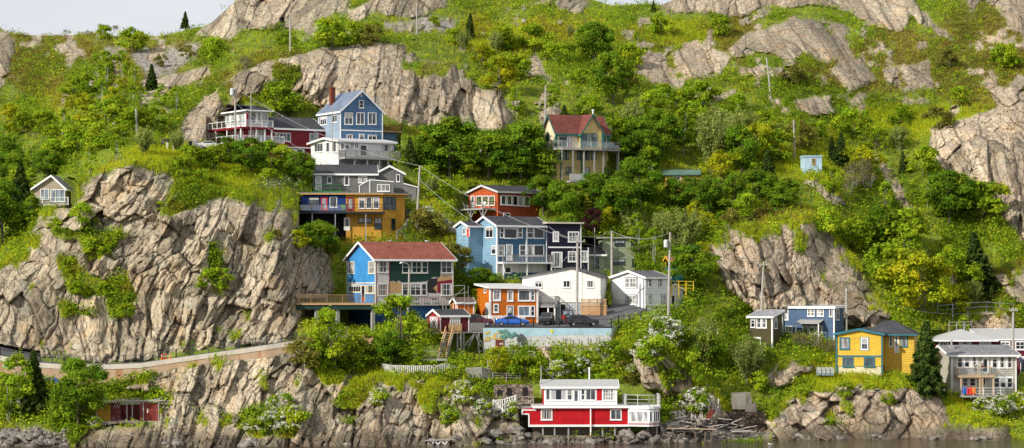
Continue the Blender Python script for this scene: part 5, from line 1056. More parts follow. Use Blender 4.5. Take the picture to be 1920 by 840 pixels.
# ---- sea
wm = MB(); wm.poly([(-1500,-600,0),(1500,-600,0),(1500,420,0),(-1500,420,0)])
def sea_mat():
    t = NT('sea_water'); v = t.coord(); n = t.noise(t.mapping(v, (.55,1.6,1)), 1.1, 5, .6); n2 = t.noise(t.mapping(v, (1,2.4,1)), 3.2, 3)
    c = t.ramp(n, [(.35, (.02,.016,.010)), (.7, (.07,.052,.03))])
    return t.out(c, .08, t.bump(t.math('ADD', n, t.math('MULTIPLY', n2, .4)), .8, .10), .5)
tag(wm.build('sea_water', sea_mat()), kind='structure')
# ================================================================= paved surfaces, walls, fences, vehicles, poles, people
ASPH = concrete((.115,.115,.12), 'asphalt')
def sheet(name, rows, m, **k):      # rows of points -> one strip
    b = MB(); n = len(rows[0])
    for r in rows: b.v += [tuple(p) for p in r]
    for i in range(len(rows)-1):
        for j in range(n-1): b.f.append((i*n+j, i*n+j+1, (i+1)*n+j+1, (i+1)*n+j))
    o = b.build(name, m, recalc=False); tag(o, **k); return o
def XY(px, Y): return (px-960)*Y/F
sheet('road', [[(XY(px,325.7), Y, RZ(Y)) for px in (862,900,960,1020,1080,1150)] for Y in (325.75,328,331,334)], ASPH, kind='structure')
DZ = lambda Y: 14.47+(Y-329)*.243
sheet('driveway', [[(XY(a,325.7)+(XY(b,340)-XY(a,325.7))*t, 328.2+12.3*t, DZ(328.2+12.3*t)+.02) for a, b in ((1072,1128),(1100,1155),(1130,1185),(1160,1226))] for t in (0,.25,.5,.75,1)], ASPH, kind='structure')
path_rows = [[P(p[0],p[1]+1,p[2]+.4)+Vector((0,k*(8 if p[0] < 75 else 3.1),k*(1.15 if p[0] < 75 else .28)))-Vector((0,0,.12)) for p in CAP] for k in (0,.5,1)]
sheet('footpath', path_rows, ASPH, kind='structure')
def seg_wall(name, top, bot, m, th=.45, cap=None, label='', cat='wall', capm=None):
    r = empty(name, P(top[0][0], top[0][1], top[0][2])); o = r.location; tag(r, label, cat, None, 'thing'); b = MB(); c = MB()
    for i in range(len(top)-1):
        A = P(*top[i]); B = P(*top[i+1]); a = P(bot[i][0], bot[i][1], top[i][2]); d = P(bot[i+1][0], bot[i+1][1], top[i+1][2]); t = Vector((0,th,0)); e = Vector((0,0,.02))
        a.z -= .8; d.z -= .8
        b.hexa([a-o,d-o,d+t-o,a+t-o,A-e-o,B-e-o,B+t-e-o,A+t-e-o])
        if cap: f = Vector((0,-.07,0)); h = Vector((0,0,cap)); c.hexa([A-h+f-o,B-h+f-o,B-h+t-f-o,A-h+t-f-o,A+f-o,B+f-o,B+t-f-o,A+t-f-o])
    b.build('wall_face', m, r)
    if cap: c.build('coping', capm, r)
    return r
pw = seg_wall('retaining_wall', CAP, BOT, concrete((.50,.36,.24), 'rusty_concrete', (.34,.14,.05), .75), .4, .62, 'rust-stained concrete wall carrying the cliff footpath', capm=concrete((.62,.56,.47), 'pale_concrete'))
gf = plain((.015,.10,.42), .7, name='blue_graffiti'); gg = plain((.30,.60,.42), .7, name='green_graffiti')
def paintmark(root, px0, py0, px1, py1, Y, m, n=22, name='painted_mark', seed=1):
    random.seed(seed); b = MB(); o = root.location
    for i in range(n):
        x = random.uniform(px0, px1); y = random.uniform(py0, py1); w, h = (px1-px0)*random.uniform(.06,.16), (py1-py0)*random.uniform(.12,.3); a = random.uniform(0, 6)
        q = [P(x+w*math.cos(a+j*1.05)*random.uniform(.6,1), y+h*math.sin(a+j*1.05)*random.uniform(.6,1), Y-.0025*i) for j in range(6)]; b.poly([p-o for p in q])
    return b.build(name, m, root, recalc=False)
paintmark(pw, 82, 708, 110, 721, 317.08, gf, 34, 'blue_graffiti', 2); paintmark(pw, 5, 679, 22, 690, 317.1, gg, 16, 'green_graffiti', 3)
def fence(name, label, pts, h=1.1, style='picket', m=None, step=.16, post=1.8, pw=.05, top=.08, cat='fence', group=None, base=None):
    W3 = [P(*p) for p in pts]; o = W3[0]; r = empty(name, o); tag(r, label, cat, group)
    rail_mesh([p-o for p in W3], h, style, step, post, top, pw).build('pickets' if style in ('picket','pale') else 'rails', m or M_GREYWOOD, r)
    for a, b in zip(W3, W3[1:]):
        L_ = (b-a).length; n = max(1, round(L_/post))
        for i in range(n): p = a+(b-a)*(i/n)-o; MB().box(p.x-.07,p.x+.07,p.y+.06,p.y+.18,p.z-1.0,p.z+h+.06).build('post', m or M_GREYWOOD, r)
    return r
fence('railing', 'black steel railing along the cliff footpath', [(p[0],p[1],p[2]+.2) for p in CAP[1:]], 1.1, 'wire', plain((.10,.10,.105), .5, name='dark_steel'), 9, 2.0, top=.045, cat='railing')
fence('railing', 'black steel railing along the road edge above the mural wall', [(880,612.5,325.9),(1000,612.8,325.9),(1146,613,325.9),(1160,607,328),(1222,603,329)], 1.05, 'wire', M_BLACK, 9, 1.75, cat='railing')
WHP = paint((.66,.65,.62), name='worn_white_paint', weather=.2)
fence('picket_fence', 'curved whitewashed picket fence on the cliff below the red shed', [(716,700,318.6),(733,703,317.3),(770,704.5,316.9),(815,704,317.1),(838,700,318),(858,706,318.4)], 1.25, 'pale', WHP, .26, 2.2, .14)
fence('picket_fence', 'short pale fence above the low white wall among bushes', [(650,677,320.6),(727,677.5,320.4)], 1.1, 'pale', M_GREYWOOD, .24, 2.0, .12)
seg_wall('garden_wall', [(652,678,320.3),(690,678,320.3),(722,679,320.3)], [(652,690),(690,692),(722,692)], concrete((.60,.56,.50), 'white_masonry'), .3, None, 'low white masonry wall under the short pale fence')
fence('plank_fence', 'brown vertical board fence beside the bushes left of green house', [(655,648,323),(700,648,323)], 1.35, 'pale', M_TANWOOD, .19, 2.2, .16)
fence('plank_fence', 'brown board fence left of the red garden shed', [(790,632,323.4),(824,631,323.4)], 1.0, 'pale', wood((.32,.22,.13),'dark_brown_wood'), .19, 2.0, .16)
fence('picket_fence', 'grey board fence on struts below the trestle', [(874,710,317.6),(905,708,317),(924,716,318)], 1.35, 'pale', M_GREYWOOD, .17, 1.8, .12)
fence('picket_fence', 'white picket fence in front of the orange house', [(884,606.5,330),(928,607,330.4),(984,607.5,331)], 1.05, 'pale', M_WHITE, .2, 2.2, .11)
fence('rail_fence', 'grey post and rail fence below the mural', [(936,671,320.6),(962,671,320.6),(1002,673,320.4)], .95, 'three', M_GREYWOOD, .2, 1.8)
fence('rail_fence', 'lower grey rail fence above the stone arches', [(924,711,317.6),(975,712,317.6)], .8, 'three', M_GREYWOOD, .2, 1.9)
fence('rail_fence', 'bright yellow railed footbridge beside the white corner house', [(1259,545,341.5),(1300,546,341.5)], 1.35, 'three', paint((.72,.48,.02), name='yellow_rail'), .2, 1.1, top=.12)
fence('rail_fence', 'thin wire fence on the slope above the maroon house', [(1758,590,353.5),(1815,585,354),(1850,583,354.5),(1900,587,355)], 1.3, 'wire', M_GALV, 9, 2.6)
fence('rail_fence', 'weathered rail beside the crag behind the maroon house', [(1780,616,349),(1822,615,349)], .9, 'wire', M_GREYWOOD, 1.1, 1.1)
fence('rail_fence', 'white railing half hidden by the willow left of olive house', [(1303,632,333),(1345,631,333.5)], 1.0, 'three', M_WHITE, .2, 1.6)
fence('rail_fence', 'black railing beside the white corner house', [(1212,589,335.6),(1250,590,335.4),(1285,592,336)], 1.05, 'wire', M_BLACK, 9, 1.8)
fence('picket_fence', 'grey board fence at the foot of the dark stone wall', [(826,437.5,353.2),(868,438,353.4)], 1.0, 'pale', M_GREYWOOD, .2, 2, .15)
fence('rail_fence', 'slanting stair railing beside the yellow house wing', [(744,447,350.5),(758,437,351.6),(764,424,352.5)], 1.0, 'picket', M_GREYWOOD, .2, 1.4)
# tall brown fence right of the white gabled house
o = P(1090, 600, 334.6); r = empty('board_fence', o, math.radians(-6)); tag(r, 'tall orange-brown board fence with railed top beside white gabled house', 'fence'); Lx = 46*334.6/F
b = MB()
for i in range(23): x = Lx*i/23; b.box(x, x+Lx/23-.02, random.uniform(0,.02), .05, -.6, 2.0)
for i in range(9): y = .1+i*.24; b.box(Lx+.01, Lx+.06, y, y+.22, -.6, 2.0)
b.build('boards', wood((.52,.30,.14), 'orange_brown_wood'), r)
b = MB(); b.box(-.02,Lx+.08,-.06,-.003,1.9,2.02).box(-.02,Lx+.08,-.06,-.003,2.75,2.85)
for i in range(15): x = Lx*i/15; b.box(x, x+.12, -.03, .02, 2.025, 2.745)
for x in (0, Lx*.33, Lx*.66, Lx): b.box(x-.07,x+.07,.055,.16,-.6,2.9)
b.build('top_rails', M_NEWWOOD, r)
# mural wall
mw = seg_wall('mural_wall', [(906,614.5,325.4),(1000,614.5,325.4),(1146,615,325.4),(1156,611,328)], [(906,655),(1000,655),(1146,650),(1156,640)], concrete((.55,.55,.54), 'whitewashed_concrete', (.25,.22,.2), .4), .4, None, 'low seawall painted with pale blue sky and landscape mural below the road')
o = mw.location
def flat(root, pts, Y, m, name): return MB().poly([P(x, y, Y)-root.location for x, y in pts]).build(name, m, root, recalc=False)
flat(mw, [(907,615),(1146,615.4),(1146,629),(1080,628),(1000,630),(988,632),(907,634)], 325.385, paint((.36,.53,.60), name='sky_paint', weather=.2), 'painted_sky')
paintmark(mw, 910, 622, 944, 640, 325.37, paint((.55,.42,.14), name='straw_paint'), 30, 'painted_field', 4); paintmark(mw, 936, 618, 966, 634, 325.30, paint((.12,.27,.22), name='sea_green_paint'), 26, 'painted_hill', 5)
flat(mw, [(929,637),(944,637),(944,652),(929,652)], 325.22, paint((.16,.03,.025), name='barn_paint'), 'painted_barn')
for x in (937,941): flat(mw, [(x,643),(x+1.7,643),(x+1.7,646),(x,646)], 325.21, M_WHITE, 'painted_window')
paintmark(mw, 968, 627, 986, 646, 325.25, plain((.08,.09,.08), .8, name='tree_paint'), 30, 'painted_tree', 6); pass
for i, x in enumerate((1056,1070,1086,1103,1119,1133)): p = P(x, 632+(i % 3)*1.5, 325.1); b = MB().beam(p-Vector((0,0,1.8)), p, .09); tag(b.build('fence_post', wood((.12,.09,.06), 'dark_post')), 'dark stump post standing in front of the mural wall', 'post', group='dark posts in front of the mural wall')
b = MB(); p = P(1034.5, 621, 325.3); b.prism([p+Vector((-.22,0,0)),p+Vector((0,0,-.3)),p+Vector((.22,0,0)),p+Vector((0,0,.3))], (0,.03,0)); tag(b.build('warning_sign', plain((.75,.60,.03), .5, name='sign_yellow')), 'small yellow diamond sign on the mural wall', 'sign')
# dark stone wall on the hill
def stone_mat(col, sc_=1.5, name='rubble_stone'):
    t = NT(name); v = t.coord(); q = t.n('ShaderNodeTexVoronoi'); t.set(q.inputs['Vector'], t.mapping(v, (1,1,1.5))); q.inputs['Scale'].default_value = sc_
    q2 = t.n('ShaderNodeTexVoronoi', feature='DISTANCE_TO_EDGE'); t.set(q2.inputs['Vector'], t.mapping(v, (1,1,1.5))); q2.inputs['Scale'].default_value = sc_
    c = t.ramp(t.z(q.outputs['Color'])[0], [(.1, sc(col,.55)), (.9, sc(col,1.5))]); c = t.mix(t.math('LESS_THAN', q2.outputs['Distance'], .07), c, sc(col,.2))
    return t.out(c, .9, t.bump(q2.outputs['Distance'], .8, .12), .2)
seg_wall('stone_wall', [(757,391,356),(800,399,356),(840,412,356),(872,423,356.5)], [(757,441),(800,441),(840,441),(872,441)], stone_mat((.15,.145,.145)), .6, None, 'dark rubble stone wall stepping down behind the blue house')
aw = seg_wall('stone_wall', [(926,722,314.4),(960,720,314.4),(999,722,314.4)], [(926,745),(960,745),(999,745)], stone_mat((.24,.19,.15), 2.2, 'warm_stone'), .5, None, 'warm rubble wall with dark arched openings left of the red cottage')
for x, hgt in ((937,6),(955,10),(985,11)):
    b = MB(); pts = [P(x+5*math.cos(a), 741-hgt-5*math.sin(a), 314.36)-aw.location for a in np.linspace(0, math.pi, 9)]; pts = [P(x+5,742,314.36)-aw.location]+pts+[P(x-5,742,314.36)-aw.location]; b.poly(pts).build('arch_shade_panel', plain((.012,.01,.01), .9, name='arch_shade'), aw, recalc=False)  # flat near-black panels paint the shade inside the arches
# concrete blocks in the gully and a dark block standing in for shadow
for (x0,y0,x1,y1,Y,c,lb) in ((1374,738,1408,756,319,.36,'pale concrete block in the middle of the gully footings'),(1398,757,1418,772,318.2,.22,'small grey concrete step lowest of the gully footings'),(1255,770,1285,790,315.5,.25,'concrete pier left of the driftwood pile')):
    p, q = P(x0,y1,Y), P(x1,y0,Y); b = MB(); n = 5
    b.hexa([(p.x,Y,p.z-.8),(q.x+.15,Y+.1,p.z-.8),(q.x,Y+2.5,p.z-.8),(p.x,Y+2.5,p.z-.8),(p.x+.05,Y+.1,q.z-.1),(q.x,Y,q.z),(q.x,Y+2.5,q.z+.1),(p.x,Y+2.5,q.z)]); tag(b.build('concrete_block', concrete((c*.72,c*.66,c*.55), 'mossy_concrete', (.05,.06,.02), .7)), lb, 'block')
p, q = P(1352,800,318.2), P(1436,772,318.2); tag(MB().box(p.x,q.x,318.2,320,-.5,q.z).build('gully_shadow_block', stone_mat((.055,.04,.03), 1.2, 'gully_shadow_brown')), 'dark brown block standing in for shadow at the head of the gully beach', 'wall', None, 'thing')  # added block, coloured dark in place of the shadow at the gully head
# stairs below the shed
T0 = P(836, 626, 322.0); T1 = P(823, 672, 319.6); r = empty('wooden_staircase', T1); tag(r, 'weathered wooden staircase from the red shed down to a landing', 'staircase'); d = T0-T1; sx = Vector((.95,0,0)); b = MB(); n = 13
MB().beam(Vector((0,0,0)), d, .1, .3).build('stringer', M_GREYWOOD, r); MB().beam(sx*1.0, d+sx, .1, .3).build('stringer', M_GREYWOOD, r)
for i in range(n): c = d*((i+.5)/n); MB().box(c.x+.03, c.x+.93, c.y-.14, c.y+.14, c.z+.1, c.z+.16).build('step', M_TANWOOD, r)
for s_ in (0, 1):
    b = MB(); k = sx*s_; up = Vector((0,0,1.0)); b.beam(k+up, d+k+up, .12, .1)
    for t_ in (0, .33, .66, 1): b.beam(d*t_+k, d*t_+k+up, .1)
    b.build('handrail', M_TANWOOD, r)
p = P(790, 673, 319.2)-T1; q = P(839, 671, 319.2)-T1; MB().box(p.x, q.x, p.y-.1, p.y+1.6, -.3, -.02).build('landing', M_GREYWOOD, r)
rail_mesh([Vector((p.x+.05,p.y+1.4,0)), Vector((p.x+.05,p.y,0)), Vector((-.15,p.y,0))], .95, 'wire', 9, 1.4, .1).build('landing_rail', M_GREYWOOD, r); MB().beam((p.x+.1,p.y,-.05), (p.x-.6,p.y-.2,-1.3), .12).build('brace', M_GREYWOOD, r)
for x in (p.x+.1, q.x-.1): MB().box(x-.08,x+.08,p.y,p.y+.16,-2.2,-.3).build('post', M_GREYWOOD, r)
# ladder
a = P(914, 693, 318.6); b_ = P(914.5, 675, 318.9); r = MB(); s_ = Vector((.55,0,0)); r.beam(a, b_, .08).beam(a+s_, b_+s_, .08)
for i in range(5): c = a+(b_-a)*((i+.5)/5); r.beam(c, c+s_, .07)
tag(r.build('ladder', M_GREYWOOD), 'short grey wooden ladder between trestle and arches', 'ladder')
# gangway, slip roof left of cottage
o = P(941, 762, 311.5); r = empty('gangway', o); tag(r, 'white railed gangway landing left of the red cottage', 'gangway'); q = lambda x, y, Y=311.5: P(x, y, Y)-o
MB().beam(q(928,771), q(968,760), 1.0, .12).build('deck', M_GREYWOOD, r)
rail_mesh([q(924,768,311), q(944,766,311), q(967,758,311)], 1.15, 'pale', .3, 1.2, .1, .09).build('railing', M_WHITE, r); b = MB().beam(q(925,749,311.1), q(952,778,311), .1).beam(q(942,765,311), q(942,785,311), .12).beam(q(952,765,311), q(952,784,311), .12); b.build('brace', M_WHITE, r)
o = P(915, 782, 311.2); r = empty('slipway_roof', o); tag(r, 'sagging silver plank roof slanting down beside the gangway', 'roof', None, 'thing'); random.seed(9); b = MB()
for i in range(11):
    t_ = i/10; A = P(891+6*t_, 794-9*t_, 310.2+.18*i); B = P(934+6*t_, 775-10*t_, 311+.18*i); j = Vector((random.uniform(-.3,.3),0,random.uniform(-.06,.06))); b.beam(A+j-o, B+j*.5-o, .26, .06)
b.build('planks', wood((.40,.37,.33), 'silvered_plank'), r)
# driftwood, platform, debris
random.seed(21); sw = wood((.46,.42,.37), 'driftwood')
for i in range(24):
    x = 1286+random.uniform(0,58); Y = 315.4+random.uniform(0,1.2); p = P(x, 789+random.uniform(-3,6), Y); tx = P(x+random.uniform(-12,20)*(.3+.7*(x > 1310))-4, 757+abs(x-1335)*.45+random.uniform(-14,10), Y+1.2); o_ = MB().beam(p, tx, random.uniform(.12,.26), .09).build('driftwood_plank', sw)
    tag(o_, 'bleached board leaning upright in the driftwood pile by the gully', 'plank', 'boards leaning in the driftwood pile')
b = MB(); p = P(1322, 787, 314.9); q = P(1331, 768, 315.2); b.hexa([p,p+Vector((.62,0,0)),p+Vector((.62,.1,0)),p+Vector((0,.1,0)),q,q+Vector((.62,0,0)),q+Vector((.62,.1,0)),q+Vector((0,.1,0))]); tag(b.build('driftwood_plank', paint((.18,.025,.02), name='red_plank')), 'wide dark red board propped against the driftwood pile', 'plank')
for i in range(46):
    x = 1250+random.uniform(0,150); y = 795+random.uniform(-8,20); g_ = G(x, y); a = random.gauss(.0,.35); L_ = random.uniform(.8,3.2); d = Vector((math.cos(a), random.uniform(-.4,.4), math.sin(a)*.5))*L_; o_ = MB().beam(g_+Vector((0,-.3,.25)), g_+d+Vector((0,-.3,.3)), random.uniform(.1,.24), .08).build('driftwood_board', sw)
    tag(o_, 'loose driftwood board lying on the stony beach', 'plank', 'driftwood boards scattered on the beach')
o = P(1300, 806, 311.5); r = empty('broken_jetty', o); tag(r, 'broken timber jetty platform on short posts over the beach', 'jetty'); q = lambda x, y, Y=311.5: P(x, y, Y)-o; b = MB()
for i in range(6): b.beam(q(1250,803+i*.5,311.2+i*.35), q(1344-i*3,805+i*.3,311.2+i*.35), .3, .12)
b.build('deck_boards', wood((.44,.33,.22), 'jetty_wood'), r)
for x in (1262,1283,1304,1322,1334): MB().beam(q(x,806), q(x,828), .2).build('post', wood((.14,.11,.08), 'wet_post'), r)
o = P(830, 832, 304.5); r = empty('small_jetty', o); tag(r, 'small white trestle jetty below the rocks', 'jetty'); q = lambda x, y, Y=304.5: P(x, y, Y)-o
MB().beam(q(797,826), q(858,823), .5, .12).build('deck', M_GREYWOOD, r); b = MB()
for x in (803,815,828): b.beam(q(x,826), q(x+12,842), .12).beam(q(x+12,826), q(x,842), .12)
b.build('trestle', M_WHITE, r)
p = P(857, 836, 304); b = MB().tube([p, p+Vector((0,0,.75))], .13, 8).tube([p+Vector((0,0,.75)), p+Vector((0,0,.95))], [.15,.06], 8).tube([p+Vector((-.22,0,.5)), p+Vector((.22,0,.5))], .07, 6); tag(b.build('mooring_bollard', plain((.35,.06,.03), .6, name='rust_red')), 'small rust-red bollard beside the white trestle jetty', 'bollard')
# cold frames beside the yellow house
for i in range(4):
    x = 1533+i*8; o = P(x, 704, 328.2); r = empty('cold_frame', o, .1); tag(r, 'pale blue glazed cold frame on the grass left of yellow house', 'cold frame', 'glazed cold frames on the grass'); w_ = .5; MB().box(0,w_,0,.9,0,.55).build('box', paint((.25,.33,.36), name='frame_blue'), r); MB().hexa([(.03,-.05,.3),(w_-.03,-.05,.3),(w_-.03,.9,.56),(.03,.9,.56),(.03,-.05,1.0),(w_-.03,-.05,1.0),(w_-.03,.9,1.1),(.03,.9,1.1)]).build('pane', glass('pale'), r)
# ---------------------------------------------------------------- vehicles
def wheel(parent, x, y, r=.33, w=.22):
    t = MB().tube([(x,y-w/2,r),(x,y-w*.35,r),(x,y+w*.35,r),(x,y+w/2,r)], [r*.9,r,r,r*.9], 18); o = t.build('tyre', plain((.012,.012,.013), .8, name='rubber'), parent)
    s = -1 if y < 0 else 1; MB().tube([(x,y+s*w*.3,r),(x,y+s*(w/2+.012),r)], r*.62, 12).build('rim', plain((.45,.46,.48), .35, .8, name='alloy'), o)
SED = [(0,.45,.80,.84,.70,.66),(.14,.32,.93,.97,.85,.74),(.85,.24,1.0,1.05,.90,.72),(1.65,.21,.98,1.38,.91,.58),(2.1,.2,.97,1.44,.91,.6),(2.6,.2,.95,1.42,.91,.6),(3.5,.21,.93,1.0,.90,.72),(4.25,.26,.82,.87,.86,.7),(4.55,.36,.66,.70,.72,.6)]
SUV = [(0,.42,.95,1.08,.76,.68),(.12,.32,1.02,1.30,.88,.66),(.55,.27,1.04,1.60,.92,.62),(1.6,.25,1.03,1.66,.93,.64),(2.6,.25,1.0,1.62,.93,.64),(3.45,.26,.99,1.10,.92,.76),(4.25,.3,.92,.98,.89,.74),(4.6,.42,.72,.76,.76,.64)]
def car(name, label, px, py, Y, rz, col, st, cat='car', scale=1.0):
    r = empty(name, P(px, py, Y), rz); tag(r, label, cat); r.scale = (scale,)*3; L_ = st[-1][0]; b = MB()
    for x, zb, zm, zt, wm, wt in st:
        b.v += [(x-L_/2, y, z) for y, z in ((-wm*.86,zb),(-wm,zb+.22),(-wm,zm),(-wt,zt),(wt,zt),(wm,zm),(wm,zb+.22),(wm*.86,zb))]
    n = 8
    for i in range(len(st)-1):
        for j in range(n): b.f.append((i*n+j, i*n+(j+1)%n, (i+1)*n+(j+1)%n, (i+1)*n+j))
    b.f.append(tuple(range(n))); b.f.append(tuple((len(st)-1)*n+j for j in reversed(range(n))))
    body = b.build('body', gloss_paint(col), r, smooth=False)
    m = body.modifiers.new('soften', 'BEVEL'); m.width = .06; m.segments = 2; m.limit_method = 'ANGLE'; m.angle_limit = .35
    cab = [i for i, s in enumerate(st) if s[3]-s[2] > .2]; gm = glass('dark')
    for sy in (-1, 1):
        g = MB()
        for i, k in zip([cab[0]-1]+cab, cab+[cab[-1]+1]):
            q = []
            for s, t_, fx in ((st[i],.12,i not in cab),(st[k],.12,k not in cab),(st[k],.82,k not in cab),(st[i],.82,i not in cab)):
                x, zb, zm, zt, wm, wt = s
                if fx: o2 = st[k if s is st[i] else i]; f = .45; x, zm, zt, wm, wt = [a+(c-a)*f for a, c in zip((x,zm,zt,wm,wt),(o2[0],o2[2],o2[3],o2[4],o2[5]))]
                q.append((x-L_/2, sy*(wm+(wt-wm)*t_+.015), zm+(zt-zm)*t_+.012))
            g.poly(q)
        g.build('side_window', gm, r, recalc=False)
    for nm, i, k in (('rear_window', cab[0]-1, cab[0]), ('windscreen', cab[-1]+1, cab[-1])):
        a, c = st[i], st[k]; q = []
        for f, s in ((.12,-1),(.12,1),(.9,1),(.9,-1)):
            x, zt, wt = [u+(v-u)*f for u, v in zip((a[0],a[3],a[5]),(c[0],c[3],c[5]))]; q.append((x-L_/2+(.012 if nm == 'windscreen' else -.012), s*wt*.9, zt+.016))
        MB().poly(q).build(nm, gm, r, recalc=False)
    for x in (-L_*.31, L_*.315):
        for sy in (-1, 1): wheel(r, x, sy*.82)
    for sy in (-1, 1):
        MB().box(L_/2-.24, L_/2-.05, sy*.42, sy*.68, .64, .76).build('headlight', plain((.75,.78,.8), .15, name='lamp_glass'), r); MB().box(-L_/2-.012, -L_/2+.2, sy*.45, sy*.72, .76, .92).build('tail_light', plain((.45,.012,.01), .25, name='tail_red'), r); MB().box(L_*.16, L_*.16+.12, sy*.93, sy*1.06, .98, 1.1).build('mirror', gloss_paint(col), r)
    return r
def rp(px, Y): return 540-(RZ(Y)-ZC)*F/Y
car('blue_sedan', 'bright blue sedan parked by the railing in front of the orange house', 960, rp(960,327.6), 327.6, .0, (.012,.11,.50), SED)
car('dark_wagon', 'charcoal hatchback parked by the railing below the white gabled house', 1092, rp(1092,327.6), 327.6, .14, (.022,.022,.026), SUV, scale=.94)
car('black_crossover', 'black crossover facing out of the carport beside the orange house', 1025, rp(1025,331.4), 331.4, -math.pi/2-.12, (.012,.012,.014), SUV)
car('maroon_crossover', 'maroon crossover partly hidden behind the red shed', 892, rp(892,327.8), 327.8, .1, (.10,.012,.018), SUV, scale=1.0)
o = P(1064, rp(1064,333), 333); r = empty('red_jeep', o, math.pi/2); tag(r, 'red boxy off-road vehicle with spare wheel on its back under the balcony', 'off-roader')
MB().hexa([(-1.9,-.85,.5),(1.9,-.85,.5),(1.9,.85,.5),(-1.9,.85,.5),(-1.9,-.82,1.15),(1.9,-.75,1.1),(1.9,.75,1.1),(-1.9,.82,1.15)]).build('body', gloss_paint((.26,.012,.015)), r); MB().hexa([(-1.85,-.8,1.16),(.7,-.8,1.13),(.7,.8,1.13),(-1.85,.8,1.16),(-1.75,-.7,1.85),(.3,-.7,1.85),(.3,.7,1.85),(-1.75,.7,1.85)]).build('hard_top', plain((.02,.02,.022), .6, name='black_canvas'), r)
MB().poly([(-1.862,-.62,1.25),(-1.862,.62,1.25),(-1.795,.55,1.75),(-1.795,-.55,1.75)]).build('rear_window', glass('sky'), r, recalc=False)
sp = MB().tube([(-2.12,0,.98),(-1.92,0,.98)], .38, 16).build('spare_wheel', plain((.012,.012,.013), .8, name='rubber'), r); MB().tube([(-2.14,0,.98),(-2.0,0,.98)], .2, 10).build('wheel_hub', plain((.3,.3,.32), .4, .7, name='steel'), sp)
for sy in (-1, 1):
    MB().box(-1.93,-1.86,sy*.68,sy*.84,.8,1.05).build('tail_light', plain((.45,.012,.01), .25, name='tail_red'), r)
    for x in (-1.25, 1.3): wheel(r, x, sy*.82, .4, .26)
MB().box(-2.0,-1.91,-.8,.8,.45,.58).build('bumper', M_BLACK, r)
# terrace at the upper left: canopy, chairs, white car
def flat_spot(px, py, Y, r_=18): CARVES.append(([(px-r_,py),(px+r_,py),(px+r_,py-16),(px-r_,py-16)], Y+2.5))
o = P(322, 277, 357); r = empty('garden_gazebo', o, .05); tag(r, 'small open white shelter with flat dark canopy on the upper left terrace', 'gazebo')
for x in (-.7, .9):
    for y in (0, 1.6): MB().box(x-.07,x+.07,y-.07,y+.07,-.6,1.15).build('post', M_WHITE, r)
MB().hexa([(-1.2,-.5,1.1),(1.5,-.5,1.02),(1.5,2,1.02),(-1.2,2,1.1),(-1.1,-.4,1.3),(1.4,-.4,1.2),(1.4,1.9,1.2),(-1.1,1.9,1.3)]).build('canopy', plain((.03,.03,.035), .8, name='dark_canvas'), r); MB().box(.1,.95,.3,1.3,-.5,.95).build('locker', M_WHITE, r)
def chair(label, loc, rz, col, group=None):
    r = empty('garden_chair', loc, rz); tag(r, label, 'chair', group); m = paint(col, name='chair_paint'); MB().hexa([(-.28,-.28,.36),(.28,-.28,.36),(.28,.25,.30),(-.28,.25,.30),(-.28,-.28,.41),(.28,-.28,.41),(.28,.25,.35),(-.28,.25,.35)]).build('seat', m, r)
    MB().hexa([(-.28,.22,.33),(.28,.22,.33),(.28,.27,.33),(-.28,.27,.33),(-.26,.48,1.02),(.26,.48,1.02),(.26,.53,1.02),(-.26,.53,1.02)]).build('backrest', m, r)
    for x in (-.25, .25):
        for y in (-.24, .22): MB().beam((x,y,-.02), (x,y,.36), .06).build('leg', m, r)
        MB().box(x-.05,x+.05,-.3,.3,.56,.6).build('armrest', m, r)
    return r
chair('dark garden chair farthest left on the upper terrace', P(291, 278, 356.5), .5, (.02,.02,.022)); chair('dark garden chair between the leftmost chair and the shelter', P(303, 274, 358), -.4, (.02,.02,.022))
chair('dark blue garden chair right of the white shelter', P(355, 277, 357), -.3, (.02,.025,.06)); chair('pale lilac garden chair nearest the burgundy house deck', P(368, 276, 357), .6, (.55,.53,.62))
car('white_car', 'white car mostly hidden by bushes below the burgundy house deck', 392, 279, 362, .1, (.6,.6,.6), SED, scale=.8)
hb, zbal = BALC; chair('green garden chair on the balcony of the yellow and blue house', hb.wp((hb.U(646), -1.2, zbal+.02)), hb.rz+.5, (.10,.33,.03))
ho, zod, wo = ODECK
for i, (u, w_, lb) in enumerate(((-1.7,1.4,'white deck chair nearest the corner of the orange-red house deck'),(-1.7,wo*.5,'white deck chair in the middle of the orange-red house deck'),(-1.6,wo*.8,'white deck chair at the far end of the orange-red house deck'))): chair(lb, ho.wp((u, w_, zod+.02)), ho.rz-1+i, (.6,.6,.58))
H_, zc1, zc2, *_r = RC[0], RC[1], RC[2], 0
# traffic cones on the footpath
for x, lb in ((311,'orange traffic cone on the footpath nearest the cliff drum'),(319,'orange traffic cone on the footpath right of the other cone')):
    p = P(x, 674.5-(x-311)*.15, 318.5); r = empty('traffic_cone', p); tag(r, lb, 'traffic cone'); b = MB().tube([(0,0,.05),(0,0,.75)], [.17,.04], 10).box(-.22,.22,-.22,.22,0,.05); b.build('cone_body', plain((.75,.13,.02), .5, name='cone_orange'), r); MB().tube([(0,0,.36),(0,0,.54)], [.115,.078], 10).build('white_band', M_WHITE, r)
p = P(305, 676, 318.4); r = empty('traffic_drum', p); tag(r, 'orange and white traffic drum on the footpath', 'traffic drum'); MB().tube([(0,0,0),(0,0,.85)], [.24,.19], 12).build('drum', plain((.75,.13,.02), .5, name='cone_orange'), r); MB().tube([(0,0,.5),(0,0,.66)], [.222,.212], 12).build('white_band', M_WHITE, r)
